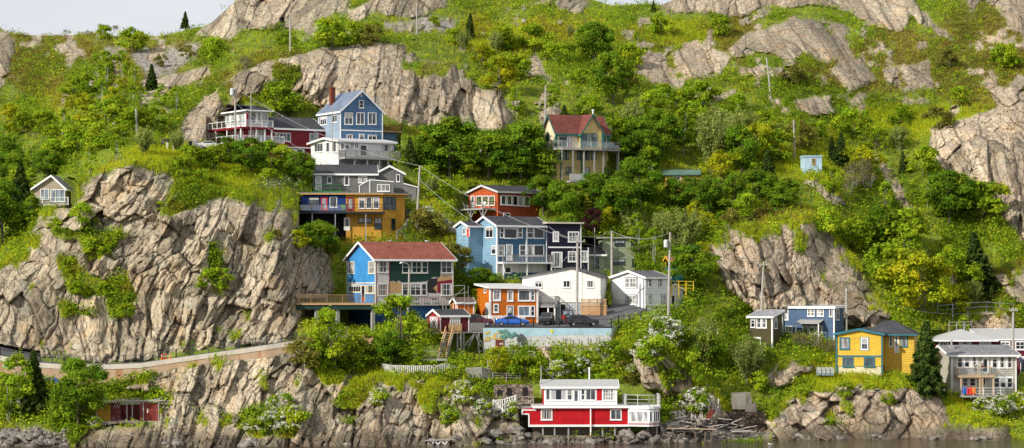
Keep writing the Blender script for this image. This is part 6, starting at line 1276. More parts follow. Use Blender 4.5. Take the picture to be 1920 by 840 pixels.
# ---------------------------------------------------------------- poles and wires
PW = wood((.42,.39,.35), 'pole_wood')
def pole(label, px, py0, py1, Y, px1=None, r0=.15, xarm=None, transformer=None, name='utility_pole'):
    a = P(px, py1, Y); b = P(px1 if px1 is not None else px, py0, Y); r = empty(name, a); tag(r, label, 'utility pole'); d = b-a
    MB().tube([(0,0,-1.2), d*.5, d], [r0*1.15, r0, r0*.85], 8).build('pole', PW, r)
    if xarm:
        z = d*.93; MB().beam(z+Vector((-xarm,-.2,0)), z+Vector((xarm,-.2,0)), .12).build('cross_arm', PW, r)
        for k in (-.9, -.5, .5, .9): c = z+Vector((xarm*k,-.2,.06)); MB().tube([c, c+Vector((0,0,.2))], .05, 6).build('insulator', plain((.5,.5,.5), .3, name='porcelain'), r)
    if transformer:
        c = d*transformer[0]+Vector((transformer[1],-.3,0)); t = MB().tube([c,c+Vector((0,0,.05)),c+Vector((0,0,.95)),c+Vector((0,0,1.05))], [.24,.3,.3,.2], 12); t.build('transformer', plain((.55,.57,.58), .4, name='transformer_grey'), r)
        MB().beam(c+Vector((0,0,.5)), d*transformer[0]+Vector((0,0,.5)), .1).build('bracket', M_GALV, r)
    return b
T = {}
T['a'] = pole('tall pole standing in front of the white gabled house', 1081.5, 441, 606, 331.5, 1083, .17, 1.0)
T['b'] = pole('pole in front of the pale green house', 1147, 433, 540, 343, None, .16)
T['c'] = pole('pole with grey transformer beside the white corner house', 1252.8, 436, 592, 333.5, 1256.6, .16, None, (.82,-.55))
T['d'] = pole('leaning pole at the corner of the dark stone wall', 780, 311, 432, 353.5, 787.5, .15)
T['e'] = pole('pole with grey transformer in front of the burgundy house', 442, 165, 283, 366, 440.5, .14, None, (.88,-.42))
T['f'] = pole('thin mast in front of the burgundy house sunroom', 470.5, 166, 276, 366.5, None, .06)
T['g'] = pole('white pole high on the slope above the burgundy house', 544, 24, 110, 404, None, .13)
T['h'] = pole('white pole near the summit rocks', 782, 5, 66, 423, 781, .12)
T['i'] = pole('leaning white pole on the upper right slope', 1446, 107, 182, 419, 1437, .14)
T['j'] = pole('pole rising from trees below the green meadow', 1490, 225, 292, 392, 1488, .13)
T['k'] = pole('pole among bushes on the left slope', 257, 203, 264, 366, 255, .16); T['l'] = pole('shorter pole left of the one among bushes', 216, 229, 262, 366, 213.5, .16)
T['m'] = pole('pole behind the cream tower house', 1022, 160, 236, 388, 1023, .13)
T['n'] = pole('pole standing against the pink crag', 1427, 490, 590, 341, 1432, .15, .7); T['o'] = pole('pole between the crag and the blue flat-roofed house', 1587, 540, 625, 341.5, None, .15)
T['p'] = pole('pole in front of the maroon house at far right', 1899, 577, 652, 333, 1900, .17, .6); T['q'] = pole('thin post left of the red cottage', 1014.5, 685, 722, 312.2, None, .07, name='wooden_post')
T['r'] = pole('thin grey mast beside the blue gabled house', 623, 199, 268, 365.5, None, .07)
T['s'] = pole('thin antenna post in front of the rock slab', 826, 166, 235, 388, None, .07)
T['t'] = pole('tall thin mast with trestle behind the dark purple house', 1115, 427, 512, 352.5, None, .07)
wm_ = plain((.10,.10,.10), .6, name='cable'); wl_ = plain((.42,.42,.42), .5, name='pale_cable')
def wire(a, b, sag, label, m=wm_, r=.021):
    a = Vector(a); b = Vector(b); pts = []
    for i in range(15): t = i/14; p = a+(b-a)*t; p.z -= sag*4*t*(1-t); pts.append(p)
    tag(MB().tube(pts, r, 4).build('overhead_wire', m), label, 'wire')
wire(T['d'], P(1085,452,331.5), 1.2, 'overhead wire from the leaning pole to the tall pole by the white gabled house', wl_)
wire(T['d']-Vector((0,0,2)), P(905,425,345), .5, 'lower wire from the leaning pole to the blue house', wl_); wire(T['e'], T['d'], 1.5, 'wire from the transformer pole down to the leaning pole', wl_); wire(T['e']-Vector((0,0,2.2)), P(640,318,364), .8, 'wire from the transformer pole to the white house', wl_)
wire(T['a'], T['b'], .5, 'wire between tall pole and pale green house pole', wl_); wire(T['b'], T['c'], 1.0, 'wire between pale green house pole and transformer pole', wl_); wire(T['a']-Vector((0,0,.8)), T['c']-Vector((0,0,.8)), 1.2, 'low wire from tall pole to the right-hand transformer pole'); wire(T['c'], T['n'], 1.2, 'wire from right-hand transformer pole to the crag pole'); wire(T['n'], T['o'], .8, 'wire from the crag pole to the next pole right'); wire(T['o'], T['p'], 2.0, 'long wire dropping to the pole by the maroon house')
wire(T['a']-Vector((0,0,1.2)), P(1000,533,333), .6, 'wire from tall pole down to the orange house roof', wl_); wire(T['a']-Vector((0,0,1.5)), P(1100,514,337), .1, 'short wire from tall pole to the white gable', wl_); wire(T['a']-Vector((0,0,.5)), P(1030,425,344.5), .4, 'wire from tall pole up to the blue house eaves', wl_); wire(T['a']-Vector((0,0,2)), P(1150,508,341), .4, 'wire from tall pole toward the white corner house', wl_); wire(T['q'], P(1062,723,314), .4, 'thin stay wire behind the red cottage roof', wl_)
# street lamp by the green house
a = P(764.5, 606, 327.3); r = empty('street_lamp', a); tag(r, 'grey street lamp with curved arm in front of the green house', 'street lamp'); d = P(767.5, 499, 327.3)-a; MB().tube([(0,0,-.8), d*.5, d], [.15,.13,.11], 8).build('pole', PW, r)
q = lambda x, y: P(x, y, 327)-a; MB().tube([d-Vector((0,0,.6)), q(766,496), q(761,493), q(755,492.5)], .05, 6).build('arm', M_GALV, r); MB().tube([q(756,492), q(753,492.5), q(749.5,493.5)], [.07,.13,.05], 8).build('lamp_head', M_GALV, r)
# scaffold frame right of green house
o = P(850, 566, 330); b = MB(); q = lambda x, y: P(x, y, 330)
b.beam(q(849,536), q(872,535), .06).beam(q(871,535), q(871,592), .06).beam(q(849,552), q(878,548), .05).beam(q(850,558), q(872,538), .05).beam(q(829,590), q(866,590), .06).beam(q(878,535), q(878,592), .05); tag(b.build('scaffold', M_GALV), 'thin tubular scaffold beside the green house right end', 'scaffold')
# ---------------------------------------------------------------- people
def skin_mesh(name, nodes, edges, m, parent, levels=1):
    me = bpy.data.meshes.new(name); me.from_pydata([n[:3] for n in nodes], edges, []); o = bpy.data.objects.new(name, me); COL.objects.link(o)
    s = o.modifiers.new('s', 'SKIN'); me_l = o.data.skin_vertices[0].data if o.data.skin_vertices else None
    if me_l is None:
        bpy.context.view_layer.objects.active = o; me_l = o.data.skin_vertices[0].data
    for i, n in enumerate(nodes): me_l[i].radius = (n[3], n[4] if len(n) > 4 else n[3]); me_l[i].use_root = (i == 0)
    o.modifiers.new('sub', 'SUBSURF').levels = levels; o.modifiers['sub'].render_levels = levels
    dg_ = bpy.context.evaluated_depsgraph_get(); nm = bpy.data.meshes.new_from_object(o.evaluated_get(dg_)); bpy.data.objects.remove(o)
    nm.materials.clear()
    for p in nm.polygons: p.use_smooth = True
    return link(name, nm, m, parent)
SKIN = plain((.45,.26,.18), .6, name='skin')
def person(label, loc, rz, shirt, shorts, hair, arms='up', h=1.72, long_legs=False):
    k = h/1.75; r = empty('person', loc, rz); tag(r, label, 'person'); r.scale = (k,)*3
    A = {'up': ((.19,-.02,1.42),(.30,-.10,1.16),(.12,-.30,1.40),(.07,-.34,1.47)), 'down': ((.19,0,1.42),(.25,.02,1.13),(.24,-.10,.88),(.24,-.13,.80)), 'rail': ((.19,-.01,1.42),(.26,-.06,1.15),(.20,-.32,1.08),(.19,-.40,1.06))}[arms]
    nd = [(0,0,.95,.14,.10),(0,.01,1.15,.125,.09),(0,0,1.36,.15,.09),(0,.0,1.50,.055),(0,-.02,1.57,.065),(0,-.025,1.65,.088,.098),(0,-.02,1.73,.07)]; ed = [(0,1),(1,2),(2,3),(3,4),(4,5),(5,6)]
    for s in (-1, 1):
        i = len(nd); nd += [(s*A[0][0],A[0][1],A[0][2],.06),(s*A[1][0],A[1][1],A[1][2],.043),(s*A[2][0],A[2][1],A[2][2],.032),(s*A[3][0],A[3][1],A[3][2],.036)]; ed += [(2,i),(i,i+1),(i+1,i+2),(i+2,i+3)]
        i = len(nd); nd += [(s*.10,0,.86,.092),(s*.11,-.01,.50,.06),(s*.11,.03,.10,.042),(s*.12,-.10,.035,.04)]; ed += [(0,i),(i,i+1),(i+1,i+2),(i+2,i+3)]
    body = skin_mesh('body', nd, ed, SKIN, r)
    sh = [(0,0,1.0,.165,.118),(0,.01,1.15,.15,.108),(0,0,1.37,.17,.105)]; se = [(0,1),(1,2)]
    for s in (-1, 1): i = len(sh); sh += [(s*A[0][0],A[0][1],A[0][2]-.01,.078),(s*(A[0][0]*.45+A[1][0]*.55),A[0][1]*.45+A[1][1]*.55,A[0][2]*.45+A[1][2]*.55,.066)]; se += [(2,i),(i,i+1)]
    skin_mesh('shirt', sh, se, plain(shirt, .8, name='shirt_cloth'), r)
    zk = .12 if long_legs else .52; so_ = [(0,0,.97,.158,.118)]; se = []
    for s in (-1, 1): i = len(so_); so_ += [(s*.10,0,.85,.112),(s*.11,-.01,zk,.085 if not long_legs else .06)]; se += [(0,i),(i,i+1)]
    skin_mesh('trousers' if long_legs else 'shorts', so_, se, plain(shorts, .8, name='trouser_cloth'), r)
    skin_mesh('hair', [(0,.01,1.69,.092,.10),(0,0,1.76,.07),(0,.06,1.66,.06)], [(0,1),(0,2)], plain(hair, .7, name='hair'), r)
    f = MB(); 
    for s in (-1, 1): f.blob((s*.034,-.108,1.66), .011, 5, 3, 0)
    f.blob((0,-.108,1.60), .015, 5, 3, 0, .5); f.build('eyes_and_mouth', plain((.03,.02,.02), .5, name='eye_dark'), r); MB().blob((0,-.125,1.635), .018, 5, 4, 0).build('nose', SKIN, r)
    return r
H, zb, zd, ub0, ub1, ld0, ld1 = GB
person('person in teal shirt and dark shorts with hands raised on the upper balcony', H.wp((H.U(1829.5,w=-1.6), -1.55, zb)), H.rz, (.03,.30,.25), (.03,.035,.06), (.12,.07,.04))
pr = person('person in dark top holding a camera beside the white balcony door', H.wp((H.U(1842,w=-1.5), -1.5, zb)), H.rz-.2, (.02,.02,.025), (.025,.025,.03), (.02,.015,.012), 'up', 1.66)
c_ = MB().box(-.08,.08,-.44,-.34,1.42,1.53).tube([(0,-.44,1.475),(0,-.54,1.475)], .045, 10); co_ = c_.build('camera_body', plain((.012,.012,.012), .4, name='camera_black')); co_.location = pr.location; co_.rotation_euler = pr.rotation_euler; co_.name = 'photo_camera'; tag(co_, 'black camera held by the dark-topped person on the balcony', 'camera')
person('fair-haired person in pale top standing on the lower deck', H.wp((H.U(1844,w=-1.5), -1.4, zd)), H.rz+.5, (.62,.55,.48), (.3,.28,.25), (.50,.35,.16), 'rail', 1.7, True)
for (x, w_, hh, col, lb) in ((1803,.7,.8,(.02,.10,.42),'blue cloth draped over the left end of the lower deck rail'),(1812,1.1,.9,(.62,.03,.015),'bright red cloth draped over the middle of the lower deck rail'),(1822,.5,.7,(.65,.25,.02),'orange cloth draped on the lower deck rail right of the red one')):
    u = H.U(x, w=-3.3); b = MB(); n = 7
    for i in range(n+1): a = u+w_*i/n; y = -3.37-.04*math.sin(i*1.9); b.v += [(a,y-.03*math.sin(i*2.3),zd+1.08-hh),(a,y,zd+1.16),(a,-3.22,zd+1.10)]
    for i in range(n): b.f += [(i*3,i*3+3,i*3+4,i*3+1),(i*3+1,i*3+4,i*3+5,i*3+2)]
    o_ = b.build('draped_cloth', plain(col, .85, name='towel_cloth'), None, recalc=False); o_.location = H.o; o_.rotation_euler = (0,0,H.rz); tag(o_, lb, 'cloth')
a = P(1908, 680, 333); r = empty('flag_pole', a); tag(r, 'small furled white and blue flag on a slanting pole at the house corner', 'flag'); MB().tube([(0,0,-.5),(.45,0,1.2)], .025, 6).build('pole', M_WHITE, r); b = MB(); b.v = [(.1+.045*i+(.22*j), .05*math.sin(i*1.3+j), .3+.17*i-.25*j) for i in range(5) for j in range(3)]; b.f = [(i*3+j, i*3+j+1, i*3+j+4, i*3+j+3) for i in range(4) for j in range(2)]; b.build('flag', plain((.25,.27,.42), .8, name='flag_cloth'), r, recalc=False)
# gulls
def gull(label, loc, rz):
    r = empty('seagull', loc, rz); tag(r, label, 'seagull'); skin_mesh('body', [(0,0,.12,.09,.08),(.16,0,.14,.075),(.28,0,.24,.05),(.34,0,.27,.04),(-.16,0,.14,.06),(-.30,0,.17,.022)], [(0,1),(1,2),(2,3),(0,4),(4,5)], plain((.8,.8,.8), .7, name='white_feather'), r)
    MB().tube([(.36,0,.27),(.44,0,.255)], [.018,.006], 6).build('beak', plain((.7,.45,.05), .5, name='beak_yellow'), r)
    for s in (-1, 1): MB().hexa([(-.3,s*.06,.15),(.1,s*.09,.11),(.1,s*.075,.2),(-.3,s*.05,.2),(-.32,s*.075,.16),(.08,s*.105,.13),(.08,s*.09,.21),(-.3,s*.065,.21)]).build('wing', plain((.35,.36,.38), .7, name='grey_feather'), r)
gull('white seagull floating near the stony beach', P(1445, 834, 304.8).xyz*Vector((1,1,0))+Vector((0,0,0)) if False else Vector((XY(1445,304.8), 304.8, -.04)), 2.9)
wr = GH.wp((4.2, GH.Wl(651)/2, GH.hit(('l',0), 675, 455).z+.15)); gull('seagull on the left end of the brown-red roof ridge', wr, .4); wr = GH.wp((10.0, GH.Wl(651)/2, GH.hit(('l',0), 675, 455).z+.15)); gull('seagull on the right end of the brown-red roof ridge', wr, 2.6)

# shore boulders
random.seed(77); BM = []
for k in range(5):
    b = MB(); b.blob((0,0,0), 1, 9, 6, .22, .7); me_ = b.mesh('boulder'); me_.materials.append(stone_mat((.16,.145,.125), .4, 'boulder_rock') if k < 2 else None); BM.append(me_)
def boulder_mat():
    t = NT('boulder_rock2'); v = t.coord(); n = t.noise(v, 1.4, 6, .65); oi = t.n('ShaderNodeObjectInfo')
    c = t.ramp(n, [(.3,(.08,.072,.06)),(.55,(.26,.23,.19)),(.75,(.45,.41,.35))]); c = t.mix(t.math('MULTIPLY', oi.outputs['Random'], .45), c, (.10,.095,.09)); return t.out(c, .8, t.bump(n, .6, .2), .3)
bm_ = boulder_mat()
for me_ in BM: me_.materials.clear(); me_.materials.append(bm_)
def boulders(n, x0, x1, y0, y1, s0, s1, label, group):
    for i in range(n):
        x, y = random.uniform(x0, x1), random.uniform(y0, y1); g_ = G(x, y); s_ = random.uniform(s0, s1); o_ = bpy.data.objects.new('boulder', random.choice(BM)); COL.objects.link(o_); o_.location = g_+Vector((0,-.1,s_*.15)); o_.scale = (s_*random.uniform(.8,1.5), s_, s_*random.uniform(.7,1.1)); o_.rotation_euler = (random.uniform(-.4,.4), random.uniform(-.4,.4), random.uniform(0,6)); tag(o_, label, 'boulder', group)
boulders(46, 0, 130, 808, 838, .3, .85, 'dark rounded boulder on the shore in the bottom left corner', 'boulders at the bottom left shore')
boulders(26, 890, 1240, 806, 834, .35, 1.0, 'dark boulder on the shore below the red cottage', 'boulders below the red cottage')
boulders(24, 1250, 1420, 800, 826, .2, .5, 'small rock on the stony beach right of the red cottage', 'rocks on the stony beach')
boulders(13, 1430, 1900, 818, 826, .25, .6, 'wet rock at the waterline below the bluff', 'rocks at the waterline')
boulders(9, 300, 860, 822, 838, .4, 1.0, 'angular rock at the foot of the lower left cliff', 'rocks under the lower cliff')
# ================================================================= trees, bushes and ground cover
def leaf_mat(name, dark, mid, light, trans=.42, objvar=.5):
    t = NT(name); a = t.n('ShaderNodeVertexColor', layer_name='tint'); s = t.n('ShaderNodeSeparateColor'); t.set(s.inputs[0], a.outputs[0])
    oi = t.n('ShaderNodeObjectInfo'); f = t.math('ADD', t.math('MULTIPLY', s.outputs[0], 1-objvar*.5), t.math('MULTIPLY', t.math('SUBTRACT', oi.outputs['Random'], .25), objvar*.5), clamp=True)
    c = t.ramp(f, [(.05, dark), (.5, mid), (.95, light)])
    h = t.n('ShaderNodeHueSaturation'); t.set(h.inputs['Hue'], t.math('MULTIPLY_ADD', s.outputs[1], .05, .472)); t.set(h.inputs['Color'], c); c = h.outputs[0]
    d = t.n('ShaderNodeBsdfDiffuse'); tr = t.n('ShaderNodeBsdfTranslucent'); t.set(d.inputs[0], c); 
    br = t.mix(.6, c, (1.0,.95,.25), 'MULTIPLY'); sc2 = t.n('ShaderNodeBrightContrast', Bright=.02); t.set(sc2.inputs[0], br); t.set(tr.inputs[0], sc2.outputs[0])
    m = t.n('ShaderNodeMixShader'); m.inputs[0].default_value = trans; t.t.links.new(d.outputs[0], m.inputs[1]); t.t.links.new(tr.outputs[0], m.inputs[2])
    t.t.links.new(m.outputs[0], t.t.nodes['Material Output'].inputs[0]); return t.m
ML = {
 'maple': leaf_mat('maple_leaf', (0.055,0.116,0.010), (0.157,0.280,0.017), (0.300,0.437,0.029)),
 'bush': leaf_mat('bush_leaf', (0.116,0.185,0.011), (0.300,0.437,0.020), (0.505,0.615,0.037)),
 'yellow': leaf_mat('yellow_green_leaf', (0.164,0.205,0.010), (0.423,0.478,0.017), (0.683,0.683,0.037)),
 'willow': leaf_mat('willow_leaf', (0.148,0.188,0.048), (0.323,0.390,0.096), (0.511,0.564,0.168)),
 'olive': leaf_mat('olive_leaf', (0.096,0.096,0.018), (0.258,0.251,0.046), (0.426,0.399,0.092)),
 'spruce': leaf_mat('spruce_needle', (0.018,0.036,0.010), (0.052,0.091,0.018), (0.115,0.161,0.032), .15),
 'copper': leaf_mat('copper_leaf', (0.019,0.008,0.009), (0.056,0.022,0.022), (0.111,0.049,0.033), .2),
 'larch': leaf_mat('larch_needle', (0.164,0.178,0.015), (0.355,0.383,0.030), (0.520,0.520,0.049)),
 'heath': leaf_mat('heath_leaf', (0.118,0.083,0.019), (0.282,0.206,0.047), (0.447,0.318,0.084)),
}
M_PETAL = plain((.66,.66,.55), .8, name='petal', var=.2)
BARK = wood((.16,.13,.10), 'bark'); PBARK = wood((.42,.40,.36), 'pale_bark'); TWIG = wood((.30,.27,.23), 'grey_twig')
def leafmesh(name, C, N, S, tint, hue, stretch=1.5):
    n = len(C); N = N/np.linalg.norm(N, axis=1, keepdims=True); r = rng.normal(size=(n,3)); U = np.cross(N, r); U /= np.linalg.norm(U, axis=1, keepdims=True)+1e-9; W = np.cross(N, U)
    S = S[:,None]; fold = N*S*.18
    V = np.stack([C-U*S*stretch*.5, C-W*S*.42+fold, C+U*S*stretch*.5, C+W*S*.42+fold], 1).reshape(-1,3).astype(np.float32)
    me = bpy.data.meshes.new(name); me.vertices.add(4*n); me.vertices.foreach_set('co', V.ravel()); me.loops.add(4*n); me.loops.foreach_set('vertex_index', np.arange(4*n, dtype=np.int32)); me.polygons.add(n); me.polygons.foreach_set('loop_start', np.arange(n, dtype=np.int32)*4); me.update(calc_edges=True)
    a = me.color_attributes.new('tint', 'FLOAT_COLOR', 'POINT'); q = np.ones((4*n,4), np.float32); q[:,0] = np.repeat(np.clip(tint,0,1),4); q[:,1] = np.repeat(np.clip(hue,0,1),4); a.data.foreach_set('color', q.ravel()); return me
def sph(n): v = rng.normal(size=(n,3)); return v/np.linalg.norm(v, axis=1, keepdims=True)
def lobes_leaves(L, per, size, up=.25, depth=.55, jit=.75):
    C=[];N=[];S=[];T=[];Hh=[]
    for c, r in L:
        n = max(8, int(per*r*r)); d = sph(n); d[:,2] = np.where(d[:,2] < -.35, -d[:,2], d[:,2]); rr = r*(1-depth*rng.random(n)**1.6)*(1+.30*rng.normal(size=n)); 
        C.append(np.array(c)+d*rr[:,None]*np.array([1,1,.85])); N.append(d+jit*rng.normal(size=(n,3))*.7+np.array([0,0,up])); S.append(size*rng.uniform(.6,1.4,n)); b = rng.uniform(.15,.85); T.append(np.clip(b+rng.normal(size=n)*.2,0,1)); Hh.append(np.full(n, rng.random())*.7+rng.random(n)*.3)
    return [np.concatenate(x) for x in (C,N,S,T,Hh)]
def crown_lobes(h, w, z0, n, r0, r1, top=.5, flat=1.0):
    L = []; ph = rng.uniform(0,6.28); ec = rng.uniform(.0,.35)
    for i in range(n):
        for _ in range(20):
            a = rng.uniform(0, 2*math.pi); t = rng.random()**.8; z = z0+(h-z0)*t; prof = math.sin(math.pi*min(1,(t*.82+.16)))**.7; q = prof*w/2*math.sqrt(rng.uniform(.2,1))*(1+ec*math.sin(2*a+ph)+.22*math.sin(3*a+5*t+ph)); r = rng.uniform(r0*.7, r1)*(1-.25*t)
            p = (q*math.cos(a)*.92, q*math.sin(a)*.92, min(z, h-r*.7))
            if all((p[0]-l[0][0])**2+(p[1]-l[0][1])**2+(p[2]-l[0][2])**2 > (.42*(r+l[1]))**2 for l in L): break
        L.append((p, r))
    return L
def trunk_mb(h, r, limbs, spread, z0, lean=.0, multi=1):
    m = MB()
    for k in range(multi):
        a = rng.uniform(0, 6.28); b = Vector((.25*k*math.cos(a),.25*k*math.sin(a),-.9)); tip = Vector((math.cos(a)*lean*h+.0,math.sin(a)*lean*h,h)); mid = b.lerp(tip,.5)+Vector(rng.normal(size=3)*.04*h)*.6
        m.tube([b, mid, tip], [r, r*.72, r*.25], 7)
        for i in range(limbs):
            t = z0+(1-z0)*(i+rng.random())/limbs*.9; p = b.lerp(mid, t*2) if t < .5 else mid.lerp(tip, t*2-1); a = i*2.4+rng.random(); L_ = spread*(1.1-t*.7)*rng.uniform(.7,1.1); e = p+Vector((math.cos(a)*L_, math.sin(a)*L_, L_*rng.uniform(.45,.95))); m.tube([p, p.lerp(e,.5)+Vector((0,0,-.06*L_)), e], [r*.42*(1.1-t), r*.26*(1.1-t), r*.06], 5)
    return m
PROTO = {}
def proto(kind, v): return PROTO[kind][v % len(PROTO[kind])]
def add_proto(kind, h, w, crown, m, trunk=None, bark=None, extra=None): PROTO.setdefault(kind, []).append(dict(h=h, w=w, crown=crown, m=m, trunk=trunk, bark=bark, extra=extra))
def mk(kind, nm, h, w, z0, n, r0, r1, per, size, trunk=None, bark=BARK, mat_=None, **k):
    L = crown_lobes(h, w, z0, n, r0, r1); d = lobes_leaves(L, per, size, **k); me = leafmesh(nm, *d); me.materials.append(ML[mat_ or kind])
    tm = None
    if trunk: tm = trunk_mb(*trunk).mesh('trunk'); tm.materials.append(bark)
    add_proto(kind, h, w, me, None, tm)
for v in range(5): mk('maple', 'crown', 8, 7.6, 1.5, 34, .8, 1.55, 330, .26, (6.0,.22,7,2.6,.3))
for v in range(7): mk('bush', 'foliage', 3, 3.5, .35, 20, .45, .85, 430, .19, (1.6,.07,5,.9,.1,.15,2), mat_='bush')
for v in range(4): mk('yellow', 'crown', 5.5, 5.0, .9, 28, .6, 1.05, 380, .21, (4.0,.12,6,1.6,.2,.1,2), mat_='yellow')
for v in range(4): mk('sapling', 'crown', 5.5, 5.0, .5, 34, .4, .95, 420, .20, (4.6,.10,8,1.6,.15,.1,3), mat_='bush', depth=.8)
for v in range(4): mk('birch', 'crown', 7, 3.9, 1.3, 26, .5, .95, 320, .20, (6.2,.10,9,1.3,.2,.06,2), PBARK, mat_='bush', depth=.8)
for v in range(3): mk('olive', 'foliage', 3.2, 3.6, .3, 20, .45, .85, 380, .18, (1.9,.06,5,.9,.1,.15,2), mat_='olive')
for v in range(2): mk('copper', 'crown', 6, 4.6, 1.0, 24, .6, 1.1, 330, .22, (4.2,.12,6,1.6,.2), mat_='copper')
for v in range(3):
    mk('blossom', 'foliage', 3, 3.6, .3, 20, .45, .85, 380, .18, (1.6,.07,5,.9,.1,.15,2), mat_='bush')
    L = crown_lobes(3.1, 3.8, .5, 70, .18, .38); d = lobes_leaves(L, 900, .11, up=.9); fm = leafmesh('blossom', *d, stretch=1.1); fm.materials.append(M_PETAL); PROTO['blossom'][-1]['extra'] = ('blossom', fm)
for v in range(5):    # upright wispy willows: leaves strung along rising wands
    h, w = 6.5, 4.8; C=[];N=[];S=[];T=[];HH=[]; tm = MB()
    for i in range(74):
        a = rng.uniform(0,6.28); sp = math.sqrt(rng.random())*w/2; b = Vector((rng.normal()*.25, rng.normal()*.25, -.3)); L_ = h*rng.uniform(.55,1.0)*(1-.25*(sp/(w/2))**2); e = Vector((math.cos(a)*sp, math.sin(a)*sp, L_)); mid = b.lerp(e,.5)+Vector((math.cos(a)*sp*-.12, math.sin(a)*sp*-.12, .2))
        if i < 22: tm.tube([b, mid, e], [.055,.035,.01], 4)
        n = 85; t = rng.uniform(.25,1.02,n)[:,None]; p = (1-t)**2*np.array(b)+2*t*(1-t)*np.array(mid*2-(b+e)*.5)+t*t*np.array(e); C.append(p+rng.normal(size=(n,3))*.16); d = np.array((e-b).normalized()); N.append(rng.normal(size=(n,3))+np.array([math.cos(a),math.sin(a),.3])*.6); S.append(.17*rng.uniform(.6,1.3,n)); q = rng.uniform(.2,.8); T.append(q+rng.normal(size=n)*.2); HH.append(rng.random(n))
    me = leafmesh('crown', *[np.concatenate(x) for x in (C,N,S,T,HH)], stretch=2.2); me.materials.append(ML['willow']); tme = tm.mesh('trunk'); tme.materials.append(TWIG); add_proto('willow', h, w, me, None, tme)
for v in range(3):    # bare twiggy shrubs
    h, w = 4.5, 4.2; tm = MB(); C=[];N=[];S=[];T=[];HH=[]
    def grow(p, d, L_, r, k):
        e = p+d*L_; tm.tube([p, p.lerp(e,.5)+Vector(rng.normal(size=3)*.06*L_), e], [r, r*.75, r*.5], 4, False)
        if k == 0:
            if rng.random() < .6: n = 5; C.append(np.array(e)+rng.normal(size=(n,3))*.14); N.append(rng.normal(size=(n,3))); S.append(.13*rng.uniform(.6,1.3,n)); T.append(rng.random(n)); HH.append(rng.random(n))
            return
        for i in range(3 if k > 1 else 4): grow(p.lerp(e, rng.uniform(.55,1)), (d+Vector(rng.normal(size=3)*.38)+Vector((0,0,.12))).normalized(), L_*rng.uniform(.6,.8), r*.6, k-1)
    for i in range(6): a = i*1.05+rng.random(); grow(Vector((0,0,-.3)), Vector((math.cos(a)*.5, math.sin(a)*.5, 1)).normalized(), 1.45, .05, 3)
    me = leafmesh('leaves', *[np.concatenate(x) for x in (C,N,S,T,HH)]); me.materials.append(ML['olive']); tme = tm.mesh('branches'); tme.materials.append(TWIG); add_proto('bare', h, w, me, None, tme)
def conifer(kind, h, w, whorls, dens, size, droop, gap, m):
    C=[];N=[];S=[];T=[];HH=[]; tm = MB(); tm.tube([(0,0,-.8),(0,0,h*.5),(0,0,h)], [.13,.08,.015], 6)
    for i in range(whorls):
        t = (i+.3)/whorls; z = h*(.06+.92*t); R_ = w/2*(1-t)**.85*rng.uniform(.8,1.12)+.12; nb = 9 if dens > 1 else 6
        for j in range(nb):
            a = j*6.283/nb+i*1.1+rng.normal()*.2; L_ = R_*rng.uniform(.75,1.15); n = int(26*dens*L_)+5; s = rng.random(n)**.75; x = s*L_; y = rng.normal(size=n)*.13*(1-s*.6)*(1 if dens > 1 else .6); zz = z-droop*x+.16*x*x/max(R_,.3)*droop*1.2+rng.normal(size=n)*.06
            C.append(np.stack([x*math.cos(a)-y*math.sin(a), x*math.sin(a)+y*math.cos(a), zz],1)); N.append(np.array([math.cos(a)*.5,math.sin(a)*.5,.8])+rng.normal(size=(n,3))*.55); S.append(size*rng.uniform(.6,1.3,n)); q = rng.uniform(.2,.7); T.append(q+.25*s+rng.normal(size=n)*.12); HH.append(rng.random(n))
            if dens < 1: tm.tube([(0,0,z),(math.cos(a)*L_,math.sin(a)*L_,z-droop*L_*.6)], [.02,.006], 4, False)
    me = leafmesh('crown', *[np.concatenate(x) for x in (C,N,S,T,HH)], stretch=2.3); me.materials.append(ML[m]); tme = tm.mesh('trunk'); tme.materials.append(BARK); add_proto(kind, h, w, me, None, tme)
for v in range(4): conifer('spruce', 7, 3.9, 24, 1.9, .20, .42, 0, 'spruce')
for v in range(1): conifer('larch', 8.5, 3.0, 17, .8, .16, .05, 0, 'larch')
KIND = {'maple': ('broadleaf_tree','tree','dark green broadleaf tree'),'bush':('leafy_bush','bush','rounded bright green bush'),'yellow':('broadleaf_tree','tree','yellow-green broadleaf tree'),'sapling':('broadleaf_tree','tree','loose fresh green sapling tree'),'birch':('birch_tree','tree','slender light green birch'),'olive':('leafy_bush','bush','dull olive bush'),'copper':('copper_beech','tree','purple-leaved copper tree'),
 'blossom':('flowering_bush','bush','white-flowering bush'),'willow':('willow_tree','tree','wispy pale green willow'),'bare':('twiggy_shrub','shrub','grey twiggy half-bare shrub'),'spruce':('spruce_tree','tree','dark pointed spruce'),'larch':('larch_tree','tree','thin yellow-green larch')}
PL = []   # (kind, bearing, base row, height in rows)
def A(kind, *items): PL.extend((kind,)+i for i in items)
A('spruce',(66,775,122),(285,168,50),(347,52,32),(1576,312,66),(1735,738,142),(1840,548,118),(880,72,50),(1665,125,34),(1140,350,50),(1880,690,40),(1440,350,70),(1560,300,46),(1060,250,55),(1020,250,60),(770,310,55),(1330,545,80),(1225,22,22),(40,390,90))
